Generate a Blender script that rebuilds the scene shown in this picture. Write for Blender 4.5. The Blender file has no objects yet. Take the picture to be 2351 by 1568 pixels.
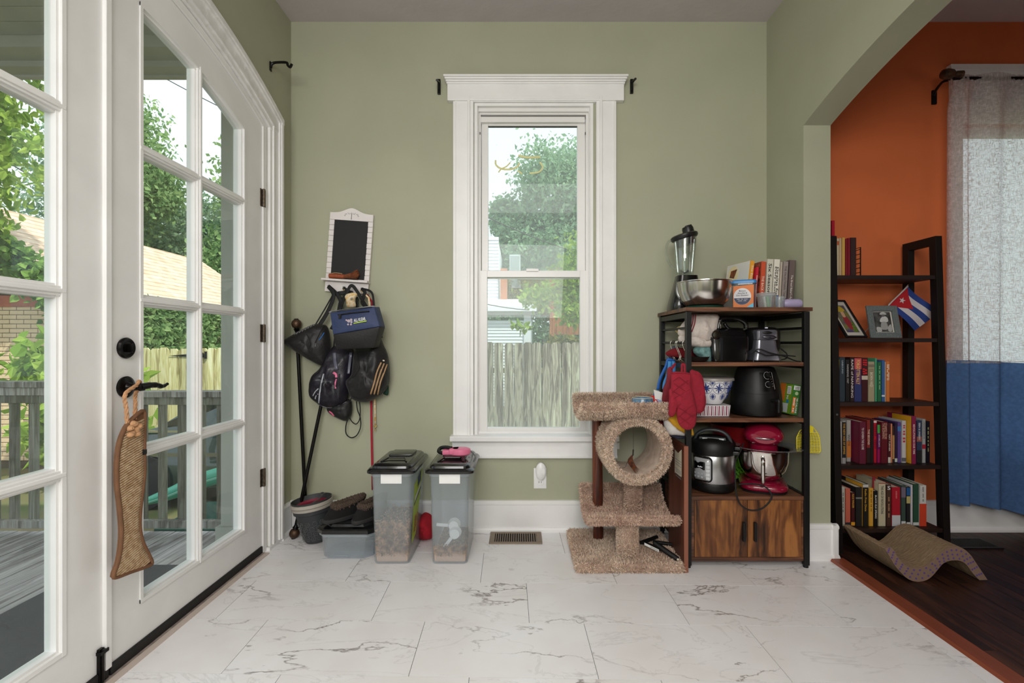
import bpy, bmesh, math, random
import numpy as np
from mathutils import Vector, Matrix, noise
PI = math.pi
random.seed(7)
C = bpy.context.scene.collection
# ---------------------------------------------------------------- camera, sky, sun, added fill lights, exposure
FPX, CX, CY, H = 1110.0, 1195.0, 790.0, 1.06
cd = bpy.data.cameras.new('camera'); cam = bpy.data.objects.new('camera', cd); C.objects.link(cam)
cam.location = (0, 0, H); cam.rotation_euler = (PI / 2, 0, 0)
cd.sensor_width = 36; cd.lens = 36 * FPX / 2351
cd.shift_x = (1175.5 - CX) / 2351; cd.shift_y = (CY - 784) / 2351
cd.clip_start = 0.05; cd.clip_end = 300
bpy.context.scene.camera = cam
W = bpy.data.worlds.new('sky'); bpy.context.scene.world = W; W.use_nodes = True
bg = W.node_tree.nodes['Background']; bg.inputs[0].default_value = (0.86, 0.93, 1.0, 1); bg.inputs[1].default_value = 1.4
sd = bpy.data.lights.new('sun', 'SUN'); sd.energy = 3.6; sd.angle = 0.02; sd.color = (1, .95, .86)
sun = bpy.data.objects.new('sun', sd); C.objects.link(sun)
sun.rotation_euler = Vector((0.52, -0.42, 0.78)).to_track_quat('Z', 'Y').to_euler()
def area(name, loc, target, sx, sy, e, col):
    l = bpy.data.lights.new(name, 'AREA'); l.shape = 'RECTANGLE'; l.size = sx; l.size_y = sy; l.energy = e; l.color = col
    o = bpy.data.objects.new(name, l); C.objects.link(o); o.location = loc
    o.rotation_euler = (Vector(loc) - Vector(target)).to_track_quat('Z', 'Y').to_euler(); return o
area('room_light', (-0.35, -1.6, 2.0), (.1, 2.7, 1.0), 2.0, 1.1, 68, (1.0, .985, .965))  # added soft fill behind the camera, not a visible fixture
area('ceiling_lamp', (0.1, -0.3, 2.84), (0.1, -0.3, 0), 1.2, 1.2, 24, (1.0, .975, .945))  # added overhead fill, out of view, to brighten the room
area('next_room_lamp', (3.5, 0.0, 1.1), (2.6, 2.7, .7), 1.0, .8, 3.2, (1.0, .93, .86))  # added low fill to lift the curtain and shelves next door
vs = bpy.context.scene.view_settings
vs.view_transform = 'Standard'; vs.look = 'None'; vs.gamma = 1; vs.use_curve_mapping = False; vs.exposure = 0.12
cy = bpy.context.scene.cycles
cy.max_bounces = 10; cy.diffuse_bounces = 4; cy.glossy_bounces = 4; cy.transmission_bounces = 8; cy.transparent_max_bounces = 16
cy.caustics_reflective = False; cy.caustics_refractive = False; cy.use_denoising = True; cy.sample_clamp_indirect = 6

# ---------------------------------------------------------------- helpers
def P(px, py, Y): return Vector(((px - CX) * Y / FPX, Y, H - (py - CY) * Y / FPX))
def PX(px, Y): return (px - CX) * Y / FPX
def PZ(py, Y): return H - (py - CY) * Y / FPX
def lin(c):
    return tuple(((v / 255) / 12.92 if v <= 10.3 else (((v / 255) + .055) / 1.055) ** 2.4) for v in c)
MATS = {}
def mat(name, rgb, rough=.6, metal=0., var=0., vs=8., bump=0., bs=60., rgb2=None, spec=.5, coat=0., trans=0., sheen=0., island=0., stretch=None, alpha=None, sss=0.):
    if name in MATS: return MATS[name]
    m = bpy.data.materials.new(name); m.use_nodes = True; nt = m.node_tree; N = nt.nodes; L = nt.links
    b = N['Principled BSDF']; b.inputs['Roughness'].default_value = rough; b.inputs['Metallic'].default_value = metal
    b.inputs['Specular IOR Level'].default_value = spec; b.inputs['Coat Weight'].default_value = coat
    b.inputs['Transmission Weight'].default_value = trans; b.inputs['Sheen Weight'].default_value = sheen
    c = (*lin(rgb), 1); b.inputs['Base Color'].default_value = c
    if alpha is not None: b.inputs['Alpha'].default_value = alpha
    if sss: b.inputs['Subsurface Weight'].default_value = sss; b.inputs['Subsurface Scale'].default_value = .02
    tc = N.new('ShaderNodeTexCoord'); co = tc.outputs['Object']
    if stretch:
        mp = N.new('ShaderNodeMapping'); mp.inputs['Scale'].default_value = stretch; L.new(co, mp.inputs[0]); co = mp.outputs[0]
    if var or rgb2:
        n = N.new('ShaderNodeTexNoise'); n.inputs['Scale'].default_value = vs; n.inputs['Detail'].default_value = 5; L.new(co, n.inputs[0])
        r = N.new('ShaderNodeValToRGB'); r.color_ramp.elements[0].position = .35; r.color_ramp.elements[1].position = .65
        if rgb2: a, d = (*lin(rgb), 1), (*lin(rgb2), 1)
        else: a = tuple(v * (1 - var) for v in c[:3]) + (1,); d = tuple(min(1, v * (1 + var)) for v in c[:3]) + (1,)
        r.color_ramp.elements[0].color = a; r.color_ramp.elements[1].color = d
        L.new(n.outputs[0], r.inputs[0]); out = r.outputs[0]
        if island:
            g = N.new('ShaderNodeNewGeometry'); mx = N.new('ShaderNodeMapRange'); mx.inputs[3].default_value = 1 - island; mx.inputs[4].default_value = 1 + island
            L.new(g.outputs['Random Per Island'], mx.inputs[0])
            hs = N.new('ShaderNodeHueSaturation'); L.new(mx.outputs[0], hs.inputs['Value']); L.new(out, hs.inputs['Color']); out = hs.outputs[0]
        L.new(out, b.inputs['Base Color'])
    if bump:
        n2 = N.new('ShaderNodeTexNoise'); n2.inputs['Scale'].default_value = bs; n2.inputs['Detail'].default_value = 4; L.new(co, n2.inputs[0])
        bp = N.new('ShaderNodeBump'); bp.inputs['Strength'].default_value = bump; bp.inputs['Distance'].default_value = .01
        L.new(n2.outputs[0], bp.inputs['Height']); L.new(bp.outputs[0], b.inputs['Normal'])
    MATS[name] = m; return m
def glassmat(name, tint=(1, 1, 1), haze=0., rough=0., base=.04, refl=1.):
    if name in MATS: return MATS[name]
    m = bpy.data.materials.new(name); m.use_nodes = True; nt = m.node_tree; N = nt.nodes; L = nt.links; N.clear()
    o = N.new('ShaderNodeOutputMaterial'); t = N.new('ShaderNodeBsdfTransparent'); t.inputs[0].default_value = (*tint, 1)
    g = N.new('ShaderNodeBsdfGlossy'); g.inputs['Roughness'].default_value = rough
    lw = N.new('ShaderNodeLayerWeight'); lw.inputs[0].default_value = .5
    pw = N.new('ShaderNodeMath'); pw.operation = 'POWER'; pw.inputs[1].default_value = 5; L.new(lw.outputs['Facing'], pw.inputs[0])
    mu = N.new('ShaderNodeMath'); mu.operation = 'MULTIPLY_ADD'; mu.inputs[1].default_value = .9; mu.inputs[2].default_value = base * refl; mu.use_clamp = True; L.new(pw.outputs[0], mu.inputs[0])
    mx = N.new('ShaderNodeMixShader'); L.new(mu.outputs[0], mx.inputs[0]); L.new(t.outputs[0], mx.inputs[1]); L.new(g.outputs[0], mx.inputs[2])
    last = mx.outputs[0]
    if haze:
        d = N.new('ShaderNodeBsdfDiffuse'); d.inputs[0].default_value = (.85, .9, .9, 1); tr = N.new('ShaderNodeBsdfTranslucent'); tr.inputs[0].default_value = (.85, .9, .9, 1)
        a = N.new('ShaderNodeMixShader'); L.new(d.outputs[0], a.inputs[1]); L.new(tr.outputs[0], a.inputs[2])
        m2 = N.new('ShaderNodeMixShader'); m2.inputs[0].default_value = haze; L.new(last, m2.inputs[1]); L.new(a.outputs[0], m2.inputs[2]); last = m2.outputs[0]
    L.new(last, o.inputs[0]); MATS[name] = m; return m
def clothmat(name, rgb, trans=.5, weave=True, rgb2=None, var=.12, gaps=0.):
    if name in MATS: return MATS[name]
    m = bpy.data.materials.new(name); m.use_nodes = True; nt = m.node_tree; N = nt.nodes; L = nt.links; N.clear()
    o = N.new('ShaderNodeOutputMaterial'); d = N.new('ShaderNodeBsdfDiffuse'); t = N.new('ShaderNodeBsdfTranslucent'); mx = N.new('ShaderNodeMixShader'); mx.inputs[0].default_value = trans
    tc = N.new('ShaderNodeTexCoord'); n = N.new('ShaderNodeTexNoise'); mp = N.new('ShaderNodeMapping'); n.inputs['Scale'].default_value = 60; n.inputs['Detail'].default_value = 3
    mp.inputs['Scale'].default_value = (1, 1, 1); L.new(tc.outputs['Object'], mp.inputs[0]); L.new(mp.outputs[0], n.inputs[0])
    r = N.new('ShaderNodeValToRGB'); c = lin(rgb); r.color_ramp.elements[0].position = .35; r.color_ramp.elements[1].position = .65
    r.color_ramp.elements[0].color = tuple(v * (1 - var) for v in c) + (1,); r.color_ramp.elements[1].color = tuple(min(1, v * (1 + var)) for v in c) + (1,)
    L.new(n.outputs[0], r.inputs[0]); L.new(r.outputs[0], d.inputs[0]); L.new(r.outputs[0], t.inputs[0])
    if weave:
        # slubby linen: thread density alters how much light passes
        w1 = N.new('ShaderNodeTexNoise'); m1 = N.new('ShaderNodeMapping'); m1.inputs['Scale'].default_value = (45, 45, 260); w1.inputs['Scale'].default_value = 1; w1.inputs['Detail'].default_value = 2
        w2 = N.new('ShaderNodeTexNoise'); m2 = N.new('ShaderNodeMapping'); m2.inputs['Scale'].default_value = (260, 260, 45); w2.inputs['Scale'].default_value = 1; w2.inputs['Detail'].default_value = 2
        L.new(tc.outputs['Object'], m1.inputs[0]); L.new(m1.outputs[0], w1.inputs[0]); L.new(tc.outputs['Object'], m2.inputs[0]); L.new(m2.outputs[0], w2.inputs[0])
        mxx = N.new('ShaderNodeMath'); mxx.operation = 'MAXIMUM'; L.new(w1.outputs[0], mxx.inputs[0]); L.new(w2.outputs[0], mxx.inputs[1])
        mr = N.new('ShaderNodeMapRange'); mr.inputs[1].default_value = .45; mr.inputs[2].default_value = .75; mr.inputs[3].default_value = trans + .25; mr.inputs[4].default_value = max(0, trans - .3)
        L.new(mxx.outputs[0], mr.inputs[0]); L.new(mr.outputs[0], mx.inputs[0])
    L.new(d.outputs[0], mx.inputs[1]); L.new(t.outputs[0], mx.inputs[2]); last = mx.outputs[0]
    if gaps:   # the open weave lets some daylight straight through
        tp_ = N.new('ShaderNodeBsdfTransparent'); m3 = N.new('ShaderNodeMixShader'); g2 = N.new('ShaderNodeMapRange'); g2.inputs[1].default_value = .48; g2.inputs[2].default_value = .70; g2.inputs[3].default_value = gaps; g2.inputs[4].default_value = gaps * .12
        L.new(mxx.outputs[0], g2.inputs[0]); L.new(g2.outputs[0], m3.inputs[0]); L.new(last, m3.inputs[1]); L.new(tp_.outputs[0], m3.inputs[2]); last = m3.outputs[0]
    L.new(last, o.inputs[0]); MATS[name] = m; return m
def leafmat(name, a, b_, tr=.45):
    if name in MATS: return MATS[name]
    m = bpy.data.materials.new(name); m.use_nodes = True; nt = m.node_tree; N = nt.nodes; L = nt.links; N.clear()
    o = N.new('ShaderNodeOutputMaterial'); d = N.new('ShaderNodeBsdfDiffuse'); t = N.new('ShaderNodeBsdfTranslucent'); mx = N.new('ShaderNodeMixShader'); mx.inputs[0].default_value = tr
    g = N.new('ShaderNodeNewGeometry'); r = N.new('ShaderNodeValToRGB'); r.color_ramp.elements[0].color = (*lin(a), 1); r.color_ramp.elements[1].color = (*lin(b_), 1)
    L.new(g.outputs['Random Per Island'], r.inputs[0]); L.new(r.outputs[0], d.inputs[0]); L.new(r.outputs[0], t.inputs[0])
    L.new(d.outputs[0], mx.inputs[1]); L.new(t.outputs[0], mx.inputs[2]); L.new(mx.outputs[0], o.inputs[0]); MATS[name] = m; return m
def woodmat(name, a, b_, c_, rough=.5, axis=1, scale=1., bump=.15, rings=True, along=1.2):
    """a darkest, b mid, c light; grain runs along axis (0 X,1 Y,2 Z)"""
    if name in MATS: return MATS[name]
    m = bpy.data.materials.new(name); m.use_nodes = True; nt = m.node_tree; N = nt.nodes; L = nt.links
    b = N['Principled BSDF']; b.inputs['Roughness'].default_value = rough
    tc = N.new('ShaderNodeTexCoord'); oi = N.new('ShaderNodeObjectInfo'); ad = N.new('ShaderNodeVectorMath'); ad.operation = 'MULTIPLY_ADD'
    cv = N.new('ShaderNodeCombineXYZ'); 
    for i in range(3): L.new(oi.outputs['Random'], cv.inputs[i])
    ad.inputs[1].default_value = (37, 23, 51); L.new(cv.outputs[0], ad.inputs[0]); L.new(tc.outputs['Object'], ad.inputs[2])
    mp = N.new('ShaderNodeMapping'); s = [14 * scale] * 3; s[axis] = along * scale; mp.inputs['Scale'].default_value = s; L.new(ad.outputs[0], mp.inputs[0])
    n = N.new('ShaderNodeTexNoise'); n.inputs['Scale'].default_value = 1; n.inputs['Detail'].default_value = 6; n.inputs['Distortion'].default_value = .6; L.new(mp.outputs[0], n.inputs[0])
    mp2 = N.new('ShaderNodeMapping'); s2 = [110 * scale] * 3; s2[axis] = 5 * scale; mp2.inputs['Scale'].default_value = s2; L.new(ad.outputs[0], mp2.inputs[0])
    n2 = N.new('ShaderNodeTexNoise'); n2.inputs['Scale'].default_value = 1; n2.inputs['Detail'].default_value = 3; L.new(mp2.outputs[0], n2.inputs[0])
    mm = N.new('ShaderNodeMath'); mm.operation = 'MULTIPLY_ADD'; mm.inputs[1].default_value = .45; L.new(n2.outputs[0], mm.inputs[0])
    sb = N.new('ShaderNodeMath'); sb.operation = 'SUBTRACT'; sb.inputs[1].default_value = .22; L.new(n.outputs[0], sb.inputs[0]); L.new(sb.outputs[0], mm.inputs[2])
    last = mm.outputs[0]
    if rings:
        sn = N.new('ShaderNodeMath'); sn.operation = 'MULTIPLY'; sn.inputs[1].default_value = 40; L.new(n.outputs[0], sn.inputs[0])
        s3 = N.new('ShaderNodeMath'); s3.operation = 'SINE'; L.new(sn.outputs[0], s3.inputs[0])
        s4 = N.new('ShaderNodeMath'); s4.operation = 'MULTIPLY_ADD'; s4.inputs[1].default_value = .09; L.new(s3.outputs[0], s4.inputs[0]); L.new(last, s4.inputs[2]); last = s4.outputs[0]
    r = N.new('ShaderNodeValToRGB'); e = r.color_ramp.elements; e[0].position = .28; e[0].color = (*lin(a), 1); e[1].position = .72; e[1].color = (*lin(c_), 1)
    k = e.new(.5); k.color = (*lin(b_), 1); L.new(last, r.inputs[0])
    hs = N.new('ShaderNodeHueSaturation'); mr = N.new('ShaderNodeMapRange'); mr.inputs[3].default_value = .82; mr.inputs[4].default_value = 1.15
    L.new(oi.outputs['Random'], mr.inputs[0]); L.new(mr.outputs[0], hs.inputs['Value']); L.new(r.outputs[0], hs.inputs['Color']); L.new(hs.outputs[0], b.inputs['Base Color'])
    bp = N.new('ShaderNodeBump'); bp.inputs['Strength'].default_value = bump; bp.inputs['Distance'].default_value = .004; L.new(last, bp.inputs['Height']); L.new(bp.outputs[0], b.inputs['Normal'])
    MATS[name] = m; return m

ORG = {}
def tag(o, label=None, cat=None, group=None, kind=None):
    if label: o['label'] = label
    if cat: o['category'] = cat
    if group: o['group'] = group
    if kind: o['kind'] = kind
    return o
def thing(name, label, cat, loc=(0, 0, 0), group=None, kind=None):
    o = bpy.data.objects.new(name, None); C.objects.link(o); o.location = loc; o.empty_display_size = .05
    ORG[o.name] = Vector(loc); return tag(o, label, cat, group, kind)
class MB:
    def __init__(s): s.v = []; s.f = []; s.M = None
    def add(s, vs_, fs):
        n = len(s.v)
        if s.M is not None: vs_ = [s.M @ Vector(v) for v in vs_]
        s.v += [tuple(v) for v in vs_]; s.f += [tuple(i + n for i in f) for f in fs]; return s
    def box(s, x0, x1, y0, y1, z0, z1, ch=0.):
        if ch <= 0:
            return s.add([(x, y, z) for z in (z0, z1) for y in (y0, y1) for x in (x0, x1)],
                  [(0, 2, 3, 1), (4, 5, 7, 6), (0, 1, 5, 4), (2, 6, 7, 3), (0, 4, 6, 2), (1, 3, 7, 5)])
        bm = bmesh.new(); bmesh.ops.create_cube(bm, size=1)
        for v in bm.verts: v.co = Vector(((x0 + x1) / 2 + v.co.x * (x1 - x0), (y0 + y1) / 2 + v.co.y * (y1 - y0), (z0 + z1) / 2 + v.co.z * (z1 - z0)))
        bmesh.ops.bevel(bm, geom=bm.edges[:], offset=ch, segments=2, affect='EDGES', profile=.6)
        bm.verts.index_update(); s.add([v.co.copy() for v in bm.verts], [[v.index for v in f.verts] for f in bm.faces]); bm.free(); return s
    def cyl(s, p0, p1, r0, r1=None, n=16, caps=True):
        p0, p1 = Vector(p0), Vector(p1); r1 = r0 if r1 is None else r1
        a = (p1 - p0).normalized(); u = a.orthogonal().normalized(); w = a.cross(u)
        vs_ = []
        for p, r in ((p0, r0), (p1, r1)):
            for i in range(n): t = 2 * PI * i / n; vs_.append(p + u * (r * math.cos(t)) + w * (r * math.sin(t)))
        fs = [(i, (i + 1) % n, n + (i + 1) % n, n + i) for i in range(n)]
        if caps: fs += [tuple(range(n - 1, -1, -1)), tuple(range(n, 2 * n))]
        return s.add(vs_, fs)
    def lathe(s, prof, c, n=32, axis='Z', sx=1., sy=1., close=False):
        """prof [(r, h)...] from one end to the other"""
        c = Vector(c); vs_ = []; m = len(prof)
        for r, h in prof:
            for i in range(n):
                t = 2 * PI * i / n; a, b = r * math.cos(t) * sx, r * math.sin(t) * sy
                vs_.append(c + (Vector((a, b, h)) if axis == 'Z' else Vector((a, h, b)) if axis == 'Y' else Vector((h, a, b))))
        fs = [(j * n + i, j * n + (i + 1) % n, (j + 1) * n + (i + 1) % n, (j + 1) * n + i) for j in range(m - 1) for i in range(n)]
        if close: fs += [((m - 1) * n + i, (m - 1) * n + (i + 1) % n, (i + 1) % n, i) for i in range(n)]
        else: fs += [tuple(range(n - 1, -1, -1)), tuple(range((m - 1) * n, m * n))]
        return s.add(vs_, fs)
    def tube(s, pts, r, n=8, closed=False, flat=1., up=None):
        pts = [Vector(p) for p in pts]; m = len(pts); vs_ = []; pu = None
        rr = r if isinstance(r, (list, tuple)) else [r] * m
        for j, p in enumerate(pts):
            if closed: a = (pts[(j + 1) % m] - pts[j - 1])
            else: a = pts[min(j + 1, m - 1)] - pts[max(j - 1, 0)]
            a = a.normalized() if a.length > 1e-9 else Vector((0, 0, 1))
            if up is not None: u = Vector(up) - a * a.dot(Vector(up)); u.normalize()
            else:
                u = a.orthogonal() if pu is None else pu - a * a.dot(pu); u.normalize()
            pu = u; w = a.cross(u)
            for i in range(n): t = 2 * PI * i / n; vs_.append(p + u * (rr[j] * math.cos(t) * flat) + w * (rr[j] * math.sin(t)))
        k = m if closed else m - 1
        fs = [(j * n + i, j * n + (i + 1) % n, ((j + 1) % m) * n + (i + 1) % n, ((j + 1) % m) * n + i) for j in range(k) for i in range(n)]
        if not closed: fs += [tuple(range(n - 1, -1, -1)), tuple(range((m - 1) * n, m * n))]
        return s.add(vs_, fs)
    def ball(s, c, r, n=16, m=10, sc=(1, 1, 1)):
        c = Vector(c); vs_ = [c + Vector((0, 0, r * sc[2]))]
        for j in range(1, m):
            p = PI * j / m
            for i in range(n): t = 2 * PI * i / n; vs_.append(c + Vector((r * sc[0] * math.sin(p) * math.cos(t), r * sc[1] * math.sin(p) * math.sin(t), r * sc[2] * math.cos(p))))
        vs_.append(c - Vector((0, 0, r * sc[2]))); e = len(vs_) - 1
        fs = [(0, 1 + i, 1 + (i + 1) % n) for i in range(n)]
        fs += [(1 + j * n + i, 1 + (j + 1) * n + i, 1 + (j + 1) * n + (i + 1) % n, 1 + j * n + (i + 1) % n) for j in range(m - 2) for i in range(n)]
        fs += [(e, 1 + (m - 2) * n + (i + 1) % n, 1 + (m - 2) * n + i) for i in range(n)]
        return s.add(vs_, fs)
    def prism(s, poly, d, o=None):
        """poly: list of 3D points (planar ring), extruded by vector d"""
        poly = [Vector(p) for p in poly]; d = Vector(d); n = len(poly)
        return s.add(poly + [p + d for p in poly], [tuple(range(n - 1, -1, -1)), tuple(range(n, 2 * n))] + [(i, (i + 1) % n, n + (i + 1) % n, n + i) for i in range(n)])
    def cols(s, ts, lo, hi, a0, a1, plane='YZ'):
        """closed slab between curves lo(t), hi(t); t runs along Y (plane YZ, thickness X) or X (plane XZ, thickness Y)"""
        vs_ = []
        for t in ts:
            l, h = (lo(t) if callable(lo) else lo), (hi(t) if callable(hi) else hi)
            for a in (a0, a1):
                for z in (l, h): vs_.append((a, t, z) if plane == 'YZ' else (t, a, z))
        fs = []
        for k in range(len(ts) - 1):
            b = 4 * k; c = b + 4
            fs += [(b, c, c + 1, b + 1), (b + 2, b + 3, c + 3, c + 2), (b + 1, c + 1, c + 3, b + 3), (b, b + 2, c + 2, c)]
        e = 4 * (len(ts) - 1); fs += [(0, 1, 3, 2), (e, e + 2, e + 3, e + 1)]
        return s.add(vs_, fs)
    def grid(s, fn, nu, nv, closeu=False):
        vs_ = [fn(i / nu if closeu else i / (nu - 1), j / (nv - 1)) for j in range(nv) for i in range(nu)]
        fs = [(j * nu + i, j * nu + (i + 1) % nu, (j + 1) * nu + (i + 1) % nu, (j + 1) * nu + i) for j in range(nv - 1) for i in range(nu if closeu else nu - 1)]
        return s.add(vs_, fs)
    def pillow(s, pts, T, back=.25, rings=9, wob=0., seed=0, sub=3, pw=.5, cpt=None, d=(0, -1, 0), smooth=True):
        """outline pts (3D, near planar); bulges by T along d, back*T the other way"""
        pts = [Vector(p) for p in pts]; m = len(pts); q = []
        for i in range(m):
            p0, p1, p2, p3 = pts[i - 1], pts[i], pts[(i + 1) % m], pts[(i + 2) % m]
            for k in range(sub):
                t = k / sub
                q.append(.5 * ((2 * p1) + (p2 - p0) * t + (2 * p0 - 5 * p1 + 4 * p2 - p3) * t * t + (3 * p1 - p0 - 3 * p2 + p3) * t ** 3) if smooth else p1.lerp(p2, t))
        m = len(q); c = Vector(cpt) if cpt is not None else sum(q, Vector()) / m; d = Vector(d); rm = min(sorted((p - c).length for p in q)[m // 3], 9)
        vs_ = []; fs = []
        for side, TT in ((1, T), (-1, T * back)):
            b = len(vs_)
            for k in range(rings):
                sc = math.cos(PI / 2 * k / rings)
                for p in q:
                    r_ = (p - c).length; x = c + (p - c) * (sc * (sc + (1 - sc) * rm / max(r_, 1e-6)))
                    hgt = TT * (1 - sc ** 2) ** pw
                    if wob: hgt *= 1 + wob * noise.noise(Vector((x.x * 26, x.y * 9, x.z * 12)) + Vector((seed, seed, seed))) + wob * .6 * abs(noise.noise(Vector((x.x * 60 + x.z * 25, 0, x.z * 22)) + Vector((seed, 0, 0))))
                    vs_.append(x + d * side * hgt)
            vs_.append(c + d * side * TT * (1 + wob * noise.noise(c * 22 + Vector((seed, seed, seed))))); e = len(vs_) - 1
            for k in range(rings - 1):
                for i in range(m):
                    f = (b + k * m + i, b + k * m + (i + 1) % m, b + (k + 1) * m + (i + 1) % m, b + (k + 1) * m + i)
                    fs.append(f if side > 0 else f[::-1])
            for i in range(m):
                f = (b + (rings - 1) * m + i, b + (rings - 1) * m + (i + 1) % m, e); fs.append(f if side > 0 else f[::-1])
        return s.add(vs_, fs)
    def leaves(s, pts, size, nrm=None, seed=0, asp=.5, fold=False):
        rs = np.random.RandomState(seed); P_ = np.array(pts); n = len(P_)
        a = rs.normal(size=(n, 3)); a[:, 2] -= .4; a /= np.linalg.norm(a, axis=1)[:, None]
        b = rs.normal(size=(n, 3)); b -= a * (a * b).sum(1)[:, None]; b /= np.linalg.norm(b, axis=1)[:, None]
        L_ = size * (.6 + .8 * rs.rand(n))[:, None]
        if fold:
            c_ = np.cross(a, b) * L_ * .10
            v = np.stack([P_, P_ + a * L_ * .28 + b * L_ * asp * .46 + c_, P_ + a * L_ * .62 + b * L_ * asp * .36 + c_, P_ + a * L_ - c_ * .6, P_ + a * L_ * .62 - b * L_ * asp * .36 + c_, P_ + a * L_ * .28 - b * L_ * asp * .46 + c_], 1).reshape(-1, 3)
            k = len(s.v); s.v += [tuple(x) for x in v.tolist()]
            for i in range(n): j = k + 6 * i; s.f += [(j, j + 1, j + 2, j + 3), (j, j + 3, j + 4, j + 5)]
            return s
        v = np.stack([P_, P_ + a * L_ * .5 + b * L_ * asp * .5, P_ + a * L_, P_ + a * L_ * .5 - b * L_ * asp * .5], 1).reshape(-1, 3)
        k = len(s.v); s.v += [tuple(x) for x in v.tolist()]; s.f += [(k + 4 * i, k + 4 * i + 1, k + 4 * i + 2, k + 4 * i + 3) for i in range(n)]; return s
    def build(s, name, m, parent=None, smooth=False, origin=None, bevel=0., sub=0, edge=None):
        if parent is not None: o_ = ORG[parent.name]
        elif origin is not None: o_ = Vector(origin)
        else: o_ = Vector((0, 0, 0))
        me = bpy.data.meshes.new(name); vv = np.array(s.v, dtype=float) - np.array(o_)
        me.from_pydata(vv.tolist(), [], s.f); me.materials.append(m)
        if len(s.f) < 6000:
            bm = bmesh.new(); bm.from_mesh(me); bmesh.ops.recalc_face_normals(bm, faces=bm.faces[:]); bm.to_mesh(me); bm.free()
        o = bpy.data.objects.new(name, me); C.objects.link(o)
        if parent is not None: o.parent = parent
        else: o.location = o_
        ORG[o.name] = o_
        if smooth:
            me.polygons.foreach_set('use_smooth', [True] * len(me.polygons))
            if smooth != 'all': me.set_sharp_from_angle(angle=math.radians(38))
        if bevel:
            md = o.modifiers.new('bevel', 'BEVEL'); md.width = bevel; md.segments = 2; md.limit_method = 'ANGLE'
        if sub:
            md = o.modifiers.new('sub', 'SUBSURF'); md.levels = sub; md.render_levels = sub
        return o
def bx(name, m, parent, x0, x1, y0, y1, z0, z1, ch=0., origin=None, smooth=False):
    return MB().box(x0, x1, y0, y1, z0, z1, ch).build(name, m, parent, origin=origin, smooth=smooth)
def copy_tree(o, parent=None):
    c = o.copy(); C.objects.link(c)
    if parent is not None: c.parent = parent
    for ch in list(o.children): copy_tree(ch, c)
    return c
def smoothpath(pts, k=6, closed=False):
    pts = [Vector(p) for p in pts]; n = len(pts); out = []
    rng = range(n) if closed else range(n - 1)
    for i in rng:
        p1, p2 = pts[i], pts[(i + 1) % n]; p0 = pts[i - 1] if (i > 0 or closed) else p1; p3 = pts[(i + 2) % n] if (i + 2 < n or closed) else p2
        for j in range(k):
            t = j / k; out.append(.5 * ((2 * p1) + (p2 - p0) * t + (2 * p0 - 5 * p1 + 4 * p2 - p3) * t * t + (3 * p1 - p0 - 3 * p2 + p3) * t ** 3))
    if not closed: out.append(pts[-1])
    return out
TXT = {}
def text(body, c, u, v, w, h, m, parent, name='lettering', squash=True, proud=.0006, bold=0.):
    """flat raised lettering centred on c; u reading direction, v up direction, fitted into w x h"""
    key = (body, bold)
    if body[0] == '~':   # print too small to read: word-long dashes
        rr = random.Random(len(parent.name) * 7 + int(abs(c[0]) * 1e4)); nw = int(body[1:]); c, u, v = Vector(c), Vector(u).normalized(), Vector(v).normalized(); nn = u.cross(v)
        ws = [rr.uniform(.6, 1.4) for _ in range(nw)]; tot = sum(ws) + .35 * (nw - 1); x = -w / 2; b = MB()
        for q in ws:
            L_ = w * q / tot; k = max(2, int(L_ / (h * .9)))
            for j in range(k):
                a0, a1 = x + L_ * j / k, x + L_ * (j + .62) / k; hh = h * rr.uniform(.32, .5)
                b.add([c + u * a0 - v * hh + nn * proud, c + u * a1 - v * hh + nn * proud, c + u * a1 + v * hh + nn * proud, c + u * a0 + v * hh + nn * proud], [(0, 1, 2, 3)])
            x += L_ + w * .35 / tot
        return b.build(name, m, parent)
    if key not in TXT:
        cu = bpy.data.curves.new('t', 'FONT'); cu.body = body; cu.resolution_u = 2; cu.align_x = 'CENTER'; cu.offset = bold; cu.fill_mode = 'FRONT'
        ob = bpy.data.objects.new('t', cu); C.objects.link(ob)
        dg = bpy.context.evaluated_depsgraph_get(); me = bpy.data.meshes.new_from_object(ob.evaluated_get(dg))
        V_ = [vv.co.copy() for vv in me.vertices]; F_ = [tuple(p.vertices) for p in me.polygons]
        bpy.data.objects.remove(ob); bpy.data.curves.remove(cu); bpy.data.meshes.remove(me); TXT[key] = (V_, F_)
    V_, F_ = TXT[key]
    if not V_: return None
    x0, x1 = min(a.x for a in V_), max(a.x for a in V_); y0, y1 = min(a.y for a in V_), max(a.y for a in V_)
    sx, sy = w / (x1 - x0), h / (y1 - y0)
    if not squash: sx = sy = min(sx, sy)
    c, u, v = Vector(c), Vector(u).normalized(), Vector(v).normalized(); nn = u.cross(v)
    b = MB(); b.add([c + u * ((a.x - (x0 + x1) / 2) * sx) + v * ((a.y - (y0 + y1) / 2) * sy) + nn * proud for a in V_], F_)
    return b.build(name, m, parent)
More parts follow.
